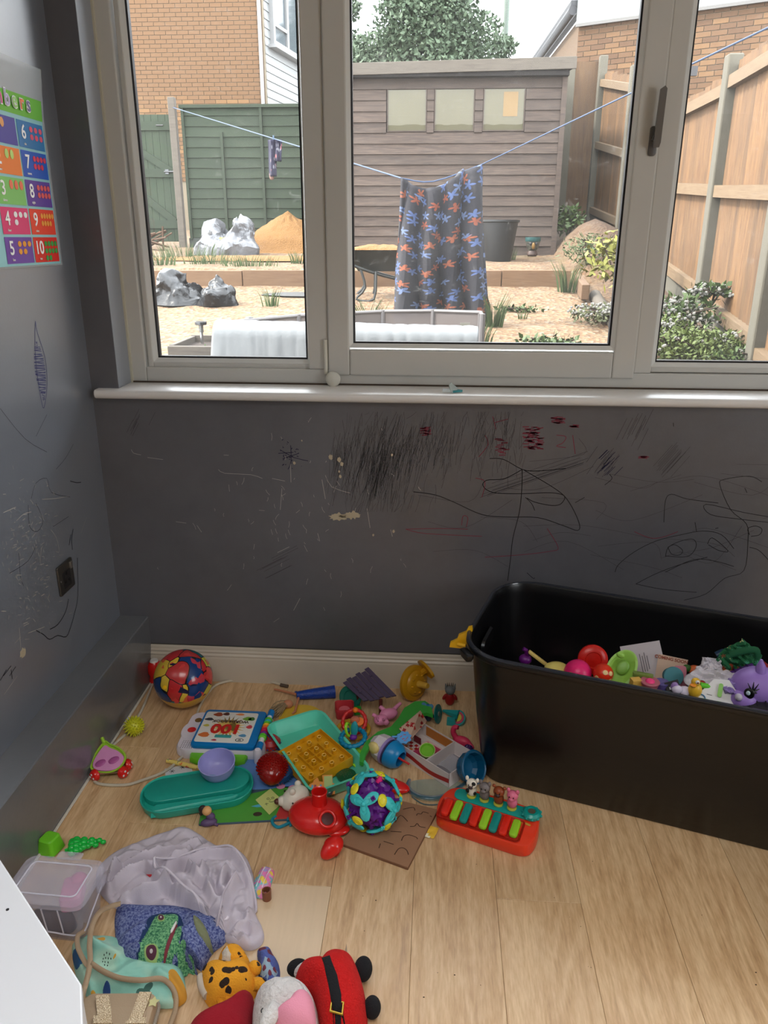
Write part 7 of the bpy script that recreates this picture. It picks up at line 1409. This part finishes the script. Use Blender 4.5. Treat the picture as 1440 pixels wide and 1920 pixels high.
# dinosaur fleece
FLM = NT('blue_fleece'); FLM.b.inputs['Roughness'].default_value = 1; f = FLM.noise(190, 4, None, .7); g_ = FLM.noise(9, 3)
FLM.l(FLM.mix(FLM.ramp(f, [(.40, (0, 0, 0, 1)), (.6, (1, 1, 1, 1))]), lin((50, 62, 128)), lin((134, 146, 190))), FLM.b.inputs['Base Color']); FLM.bump(f, .9, .004)
GFM = NT('green_fleece'); GFM.b.inputs['Roughness'].default_value = 1; f = GFM.noise(230, 4, None, .7); GFM.l(GFM.mix(GFM.ramp(f, [(.42, (0, 0, 0, 1)), (.6, (1, 1, 1, 1))]), lin((40, 110, 78)), lin((132, 194, 138))), GFM.b.inputs['Base Color']); GFM.bump(f, .8, .004)
out = px2([(214, 1706), (214, 1740), (218, 1768), (230, 1796), (258, 1812), (300, 1812), (345, 1806), (362, 1800), (372, 1822), (384, 1800), (398, 1776), (420, 1758), (428, 1736), (400, 1712), (340, 1696), (270, 1694), (225, 1690)], .02)
cvf = [px2(c_, .05, z4) for c_ in ([(600, 640), (660, 620), (720, 600)], [(600, 700), (660, 690), (715, 690)], [(1000, 560), (1060, 640), (1120, 700)], [(960, 620), (1010, 700), (1050, 800)])]
fb = Blob(out, .045, ridgef(cvf, folds(9, .010, 8, 1.2, 2, False), .012, .012, .5), 44, 170, 2.6)
t = thing('dinosaur_fleece', 'blue fleece with green dinosaur head print under the pale shirt', 'clothing'); mk('fleece_cloth', fb.mesh(), FLM.m, t, smooth=60)
dec = lambda nm, pts, mt_, lift=.0015, mp=z4, zz_=.05, bl=fb, par=t: mk(nm, bl.decal(px2([(p_.x, p_.y) for p_ in smoothpts([(x, y, 0) for x, y in pts], 3, True)], zz_, mp), lift, 7), mt_, par, smooth=60)
DG = M((26, 52, 90), .95)
dec('print_outline', [(770, 545), (840, 522), (905, 515), (940, 545), (955, 620), (935, 700), (880, 780), (795, 812), (722, 800), (702, 740), (718, 655), (752, 595)], DG, .0010)
hd = dec('green_head', [(800, 548), (835, 535), (900, 525), (925, 545), (915, 600), (885, 670), (850, 735), (885, 745), (925, 660), (942, 590), (945, 630), (925, 695), (870, 768), (790, 800), (732, 790), (712, 740), (730, 660), (770, 600)], GFM.m, .0035)
dec('mouth', [(915, 580), (920, 600), (898, 660), (860, 735), (838, 750), (868, 680), (893, 625)], M((120, 50, 60), .9), .0055); dec('teeth', [(918, 568), (912, 600), (892, 640), (884, 632), (902, 595)], M((220, 216, 214), .9), .0068)
for (x, y, r_) in ((783, 713, 32), (836, 556, 17)):
    dec('eye_ring', [(x+r_*1.3*cos(a), y+r_*1.2*sin(a)) for a in [k*pi/5 for k in range(10)]], M((150, 180, 110), .9), .0050); dec('eye_iris', [(x+r_*cos(a), y+r_*.95*sin(a)) for a in [k*pi/5 for k in range(10)]], M((84, 44, 62), .9), .0062); dec('eye_glint', [(x+r_*.3*cos(a), y+r_*.3*sin(a)) for a in [k*pi/4 for k in range(8)]], M((200, 190, 190), .9), .0072)
dec('green_claw', [(930, 680), (955, 672), (965, 690), (945, 700), (945, 735), (970, 725), (1000, 745), (1000, 765), (970, 755), (960, 770), (925, 770), (915, 720)], GFM.m, .0035); dec('olive_patch', [(1005, 560), (1040, 570), (1080, 620), (1100, 655), (1070, 662), (1020, 625)], M((124, 130, 100), .95, bump=.6, bs=200), .0020)
# mint pyjamas
PJ = petal('mint_animal_print', (140, 196, 180), [(36, 84, 128), (104, 140, 104), (60, 100, 90), (214, 160, 60), (120, 120, 92)], 19, 'Object', .30, .10, 3, .15, .85, 260, .62, (168, 206, 186))
out = px2([(134, 1772), (144, 1758), (170, 1752), (212, 1754), (240, 1770), (300, 1806), (338, 1812), (348, 1850), (346, 1872), (318, 1886), (250, 1880), (190, 1874), (160, 1862), (142, 1826)], .01)
pb = Blob(out, .026, ridgef([px2(c_, .03, z7) for c_ in ([(60, 230), (130, 400), (220, 620)], [(200, 160), (330, 250), (480, 330)], [(250, 430), (420, 560), (640, 560)], [(850, 480), (980, 560), (1090, 700)])], folds(12, .007, 6, .3, 2), .010, .010, .5), 34, 130, 3)
t = thing('mint_pyjamas', 'mint green printed pyjama cloth under fleece and beige strap', 'clothing'); mk('pyjama_cloth', pb.mesh(), PJ, t, smooth=60)
dec('blue_print_block', [(62, 260), (120, 230), (170, 380), (110, 420), (80, 360)], M((44, 92, 136), .85), .0015, z7, .03, pb, t); dec('yellow_mane_print', [(940, 450), (990, 425), (1040, 480), (1085, 560), (1095, 640), (1060, 690), (990, 720), (965, 640), (945, 560)], M((206, 146, 50), .85), .0015, z7, .03, pb, t); dec('blue_print_ball', [(340, 600), (380, 565), (410, 590), (400, 640), (350, 640)], M((40, 74, 130), .85), .0015, z7, .03, pb, t)
stuff(mk('dot_print', join(*[pb.decal(px2([(x+5*cos(a), y+8*sin(a)) for a in (0, 1.57, 3.14, 4.71)], .03, z7), .0018, 2) for x, y in ((360, 330), (385, 325), (410, 335), (350, 352), (372, 350), (396, 355), (420, 360), (365, 375), (392, 378), (360, 395), (386, 398), (344, 372))]), M((30, 40, 40), .8), t))
# beige bag + strap
BGM = M((168, 144, 116), .55, bump=.1, bs=300); GLT = NT('gold_glitter'); GLT.b.inputs['Metallic'].default_value = .7; GLT.b.inputs['Roughness'].default_value = .32; GLT.l(GLT.mix(GLT.ramp(GLT.noise(900, 2), [(.4, (0, 0, 0, 1)), (.6, (1, 1, 1, 1))]), lin((176, 142, 100)), lin((250, 232, 200))), GLT.b.inputs['Base Color']); GLT.bump(GLT.noise(420, 2), 1, .002)
zg = .062; a, b = FZ(166, 1858, zg), FZ(302, 1857, zg); an_ = atan2((b-a).y, (b-a).x); wbg = (b-a).length; t = thing('beige_bag', 'small beige bag with gold glitter straps at the bottom edge', 'bag', ((a.x+b.x)/2, (a.y+b.y)/2-.070, .0), an_)
mk('bag_body', rbox(wbg, .14, .060, .018, .008), BGM, t); mk('zip_edge', tube([(x, y, .034) for x, y in rr(wbg+.004, .144, .02, 5)], .004, 8, True), M((150, 138, 124), .4, bump=.5, bs=400), t); mk('front_pocket', tf(rbox(wbg*.86, .10, .004, .016, .0015), (0, -.015, .0598)), BGM, t)
def gl(nm, pts, th=.003, zz_=.064):
    q = [Matrix.Rotation(-an_, 4, 'Z') @ (FZ(*z7(x, y), zz_)-t.location) for x, y in pts]; q = q if (q[1]-q[0]).cross(q[2]-q[0]).z > 0 else q[::-1]; return mk(nm, loft([[(v.x, v.y, zz_) for v in q], [(v.x, v.y, zz_+th) for v in q]]), GLT.m, t, smooth=0)
gl('gold_strap', [(285, 710), (405, 705), (425, 830), (430, 960), (310, 960), (295, 830)]); gl('gold_strap', [(680, 680), (790, 680), (720, 870), (690, 960), (570, 960), (610, 870)]); gl('gold_flap', [(265, 890), (330, 885), (410, 910), (440, 960), (262, 960)], .002, .0672); gl('gold_flap', [(740, 905), (640, 915), (560, 935), (550, 960), (736, 960)], .002, .0672)
sc_ = Matrix.Rotation(-an_, 4, 'Z') @ (FZ(*z7(805, 762), .06)-t.location); mk('star_print', tf(prism(star(5, .012, .0065, .3), .0006), (sc_.x, sc_.y, .0600)), M((200, 196, 140), .5), t, smooth=0)
t = thing('beige_strap', 'long beige fabric strap curling over the mint pyjamas', 'strap'); STM = M((170, 146, 118), .7, bump=.2, bs=300)
def strap(pts, w_=.011, nrm=(0, 0, 1)):
    q = smoothpts([FZ(x, y, z) for x, y, z in pts], 6); V, Fc = ribbon(q, w_, nrm); o = mk('strap_band', (V, Fc), STM, t, smooth=60); s_ = o.modifiers.new('t', 'SOLIDIFY'); s_.thickness = .0016; return o
strap([(226, 1694, .062), (205, 1700, .058), (185, 1712, .05), (172, 1738, .045), (168, 1770, .045), (169, 1800, .048), (164, 1832, .05), (154, 1870, .05), (149, 1925, .04)], .011, (.25, -.3, 1))
strap([(161, 1730, .03), (158, 1745, .033), (146, 1755, .04), (147, 1778, .042), (160, 1804, .046), (168, 1812, .046)], .010, (.5, -.2, 1)); strap([(170, 1806, .05), (195, 1822, .048), (225, 1834, .048), (265, 1838, .052), (300, 1835, .05), (318, 1846, .04), (329, 1868, .03), (328, 1895, .02), (316, 1928, .012)], .010, (0, -.7, .7))
# striped cloth roll + brown loop
c = P(492, 1660, 0); t = thing('striped_doll_dress', 'small rainbow striped doll dress at the right edge of the pale shirt', 'doll clothes', (c.x, c.y, .0), R(-6)); RBW = petal('rainbow_print', (120, 196, 206), [(236, 130, 190), (240, 210, 90), (236, 130, 190), (180, 160, 220)], 55, 'Object', .5, .16, 2, .3, .8, 260, .95, (236, 150, 196))
b_ = Blob([(-.017, .045), (.0, .05), (.016, .042), (.021, .0), (.022, -.035), (.008, -.04), (-.012, -.036), (-.020, -.01)], .020, folds(26, .004, 4, 1.4, 3), 18, 60); mk('dress_cloth', b_.mesh(), RBW, t)
mk('white_stripe', join(*[b_.decal([(x, -.03), (x+.003, -.03), (x+.004, .04), (x+.001, .04)], .001, 3) for x in (-.008, .006)]), M((230, 230, 235), .7), t)
o = thing('brown_loop', 'small glossy brown rolled loop below the striped doll dress', 'toy', (P(500, 1688, 0).x, P(500, 1688, 0).y+.004, .0), R(10)); mk('loop_wall', lathe([(.008, 0), (.0105, .001), (.011, .026), (.008, .027), (.0075, .004)], 20, False, False), M((128, 78, 56), .3), o)
# leopard plush
LEO = petal('leopard_fur', (232, 160, 36), [(44, 28, 18)], 44, 'Object', .40, .10, 2, .9, .95, 300, .60); LEOP = M((226, 152, 34), .95, bump=.8, bs=300)
t = thing('leopard_plush', 'yellow orange leopard spotted plush lying beside the dinosaur fleece', 'plush toy')
out = px2([(1040, 815), (1075, 782), (1140, 780), (1210, 790), (1290, 765), (1335, 850), (1330, 905), (1280, 950), (1200, 975), (1110, 985), (1060, 940), (1042, 880)], .03, z4)
lb = Blob(out, .062, folds(9, .008, 12, .4, 2, False), 34, 120, 2.4); mk('leopard_body', lb.mesh(), LEO, t, smooth=60)
q = px2([(1130, 790), (1140, 720), (1190, 690), (1250, 700), (1285, 740), (1300, 790), (1220, 820)], .03, z4); lh_ = Blob(q, .05, None, 20, 70); mk('leopard_shoulder', lh_.mesh(), LEO, t, smooth=60); mk('white_chest', lh_.decal(px2([(1135, 770), (1150, 725), (1180, 705), (1200, 750), (1205, 785)], .045, z4), .003, 5), M((206, 198, 186), .95, bump=.8, bs=200), t)
q = px2([(1320, 790)], .05, z4)[0]; mk('leopard_ear', ell(.014, .012, .018, 18, 12), LEO, t, (q[0], q[1], .035)); mk('leopard_leg', tube([(*px2([(1310, 900)], .03, z4)[0], .03), (*px2([(1350, 885)], .03, z4)[0], .022), (*px2([(1372, 905)], .03, z4)[0], .014)], .012, 12, sm=3), LEO, t)
q = [(*px2([p_], .02, z4)[0], z_) for p_, z_ in (((1130, 970), .03), ((1150, 1000), .02), ((1165, 1035), .016), ((1195, 1040), .016), ((1210, 1015), .02), ((1195, 990), .024), ((1170, 992), .026))]; mk('curled_tail', tube(q, .0075, 12, sm=4), LEOP, t); q = px2([(1092, 885), (1110, 880), (1118, 895), (1100, 905)], .06, z4); mk('white_belly_edge', tube([(*p_, .02) for p_ in px2([(1046, 860), (1052, 910), (1080, 960)], .02, z4)], .010, 10, sm=3), M((196, 184, 168), .95), t)
# blue paisley piece
PAI = petal('paisley_fleece', (84, 100, 170), [(170, 190, 206), (110, 50, 66), (170, 190, 206)], 34, 'Object', .38, .05, 2, .9, .95, 260, .55)
out = px2([(1332, 720), (1350, 702), (1395, 700), (1420, 740), (1450, 790), (1450, 850), (1440, 888), (1400, 900), (1368, 880), (1340, 840), (1345, 790)], .02, z4); b_ = Blob(out, .040, folds(14, .005, 4), 22, 80); o = tag(mk('paisley_fleece', b_.mesh(), PAI, None, smooth=60), 'small blue fleece piece with red bean print behind the leopard plush', 'cloth')
mk('pale_patch', b_.decal(px2([(1355, 790), (1375, 755), (1395, 765), (1405, 790), (1440, 800), (1435, 840), (1385, 850), (1350, 835)], .04, z4), .0015, 5), M((150, 176, 196), .95), o)
for x, y in ((1395, 775), (1372, 805), (1400, 825), (1425, 805)): mk('red_bean_print', b_.decal(px2([(x+10*cos(a)*(1+.3*sin(a)), y+11*sin(a)) for a in [k*pi/5 for k in range(10)]], .04, z4), .0028, 4), M((120, 56, 74), .95), o)
mk('tan_pad', b_.decal(px2([(1388, 880), (1400, 868), (1425, 868), (1435, 882), (1415, 890)], .03, z4), .003, 4), M((190, 140, 96), .9), o)
# santa suited plush
REDF = M((206, 22, 22), .98, var=.12, vs=60, bump=1, bs=260, bd=.005); RD2 = M((150, 16, 34), .95, bump=.5, bs=300); WF = M((218, 214, 212), 1.0, bump=1, bs=120, bd=.010); PKF = M((232, 150, 172), .95, bump=.4, bs=400); BKF = M((22, 22, 26), .95, bump=.5, bs=300)
t = thing('red_suit_plush', 'pink snouted plush in red belted suit with white fur at the bottom edge', 'plush toy')
out = px2([(640, 300), (680, 220), (800, 195), (830, 215), (900, 140), (1000, 112), (1110, 150), (1180, 300), (1220, 480), (1218, 640), (1170, 760), (1040, 820), (900, 790), (830, 640), (780, 480), (680, 390)], .04, z9)
pbod = Blob(out, .098, folds(7, .007, 4, .5, 2, False), 40, 150, 2.6, z0=.0005); mk('red_body', pbod.mesh(), REDF, t, smooth=60)
mk('black_belt', pbod.decal(px2([(860, 190), (925, 170), (985, 330), (1015, 450), (1045, 600), (1060, 790), (975, 800), (950, 600), (930, 470), (900, 340)], .085, z9), .003, 8), BKF, t, smooth=60)
q = px2([(980, 487)], .1, z9)[0]; bh = pbod.h(*q)+.003
mk('gold_buckle', tf(torus(.0145, .0024, 4, 6), (q[0], q[1], bh), (0, 0, R(45-6)), (1.0, 1.25, 1)), M((170, 140, 50), .35, metal=.7), t, smooth=0)
for p_, rx, ry, z_ in (((1190, 240), .019, .026, .03), ((1262, 545), .017, .021, .026)): v = px2([p_], z_, z9)[0]; mk('black_foot', ell(rx, ry, .020, 24, 14), BKF, t, (v[0], v[1], z_))
v = px2([(668, 225)], .03, z9)[0]; mk('black_mitt', tf(ell(.022, .017, .017, 22, 12), (0, 0, 0), (0, 0, R(20))), BKF, t, (v[0], v[1], .028)); v = px2([(720, 215)], .04, z9)[0]; mk('white_cuff', tf(ell(.022, .007, .020, 20, 12), (0, 0, 0), (0, 0, R(32))), WF, t, (v[0], v[1]-.002, .032))
out = px2([(300, 560), (330, 440), (400, 382), (470, 372), (540, 384), (640, 370), (740, 410), (820, 500), (845, 640), (830, 780), (700, 860), (450, 860), (320, 760)], .05, z9)
hb_ = Blob(out, .115, folds(16, .007, 9, .5, 1, False), 34, 130, 2.6, z0=.0005); mk('white_fur_head', hb_.mesh(), WF, t, smooth=60)
out = px2([(470, 680), (520, 620), (580, 580), (640, 500), (700, 462), (760, 475), (800, 540), (815, 640), (800, 780), (600, 800)], .09, z9); sb = Blob(out, .050, None, 20, 80, 2.4, z0=.085); mk('pink_snout', sb.mesh(), PKF, t, smooth=60)
v = px2([(722, 668)], .13, z9)[0]; e_ = mk('eye', ell(.0062, .0062, .005, 18, 10), BLACK, t, (v[0], v[1], sb.h(*v)+.002)); mk('eye_highlight', ell(.0016, .0016, .001, 8, 5), WHITE, e_, (-.002, .002, .0046))
out = px2([(370, 700), (380, 600), (440, 520), (490, 485), (530, 520), (548, 590), (500, 660), (440, 720)], .11, z9); eb = Blob(out, .016, None, 14, 60, 2, z0=.108); mk('white_ear', eb.mesh(), WF, t, smooth=60); mk('stitch_mark', tube([(*p_, .132) for p_ in px2([(385, 625), (384, 605), (396, 590)], .12, z9)], .0011, 6, sm=3), BLACK, t)
out = px2([(-200, 700), (-60, 610), (60, 560), (180, 500), (300, 430), (330, 520), (310, 680), (280, 850), (0, 900), (-200, 860)], .02, z9); hb2 = Blob(out, .062, folds(7, .006, 7), 24, 100, 2.4, z0=.0005); mk('red_hood', hb2.mesh(), RD2, t, smooth=60)
v = FZ(648, 1785, 0); o = tag(mk('paper_sliver', tf(prism([(-.002, 0), (.003, 0), (0, .02)], .0008), (0, 0, .0002)), M((150, 130, 110), .7), None, (v.x, v.y, 0)), 'thin dark paper sliver on the floor behind the red plush', 'paper')
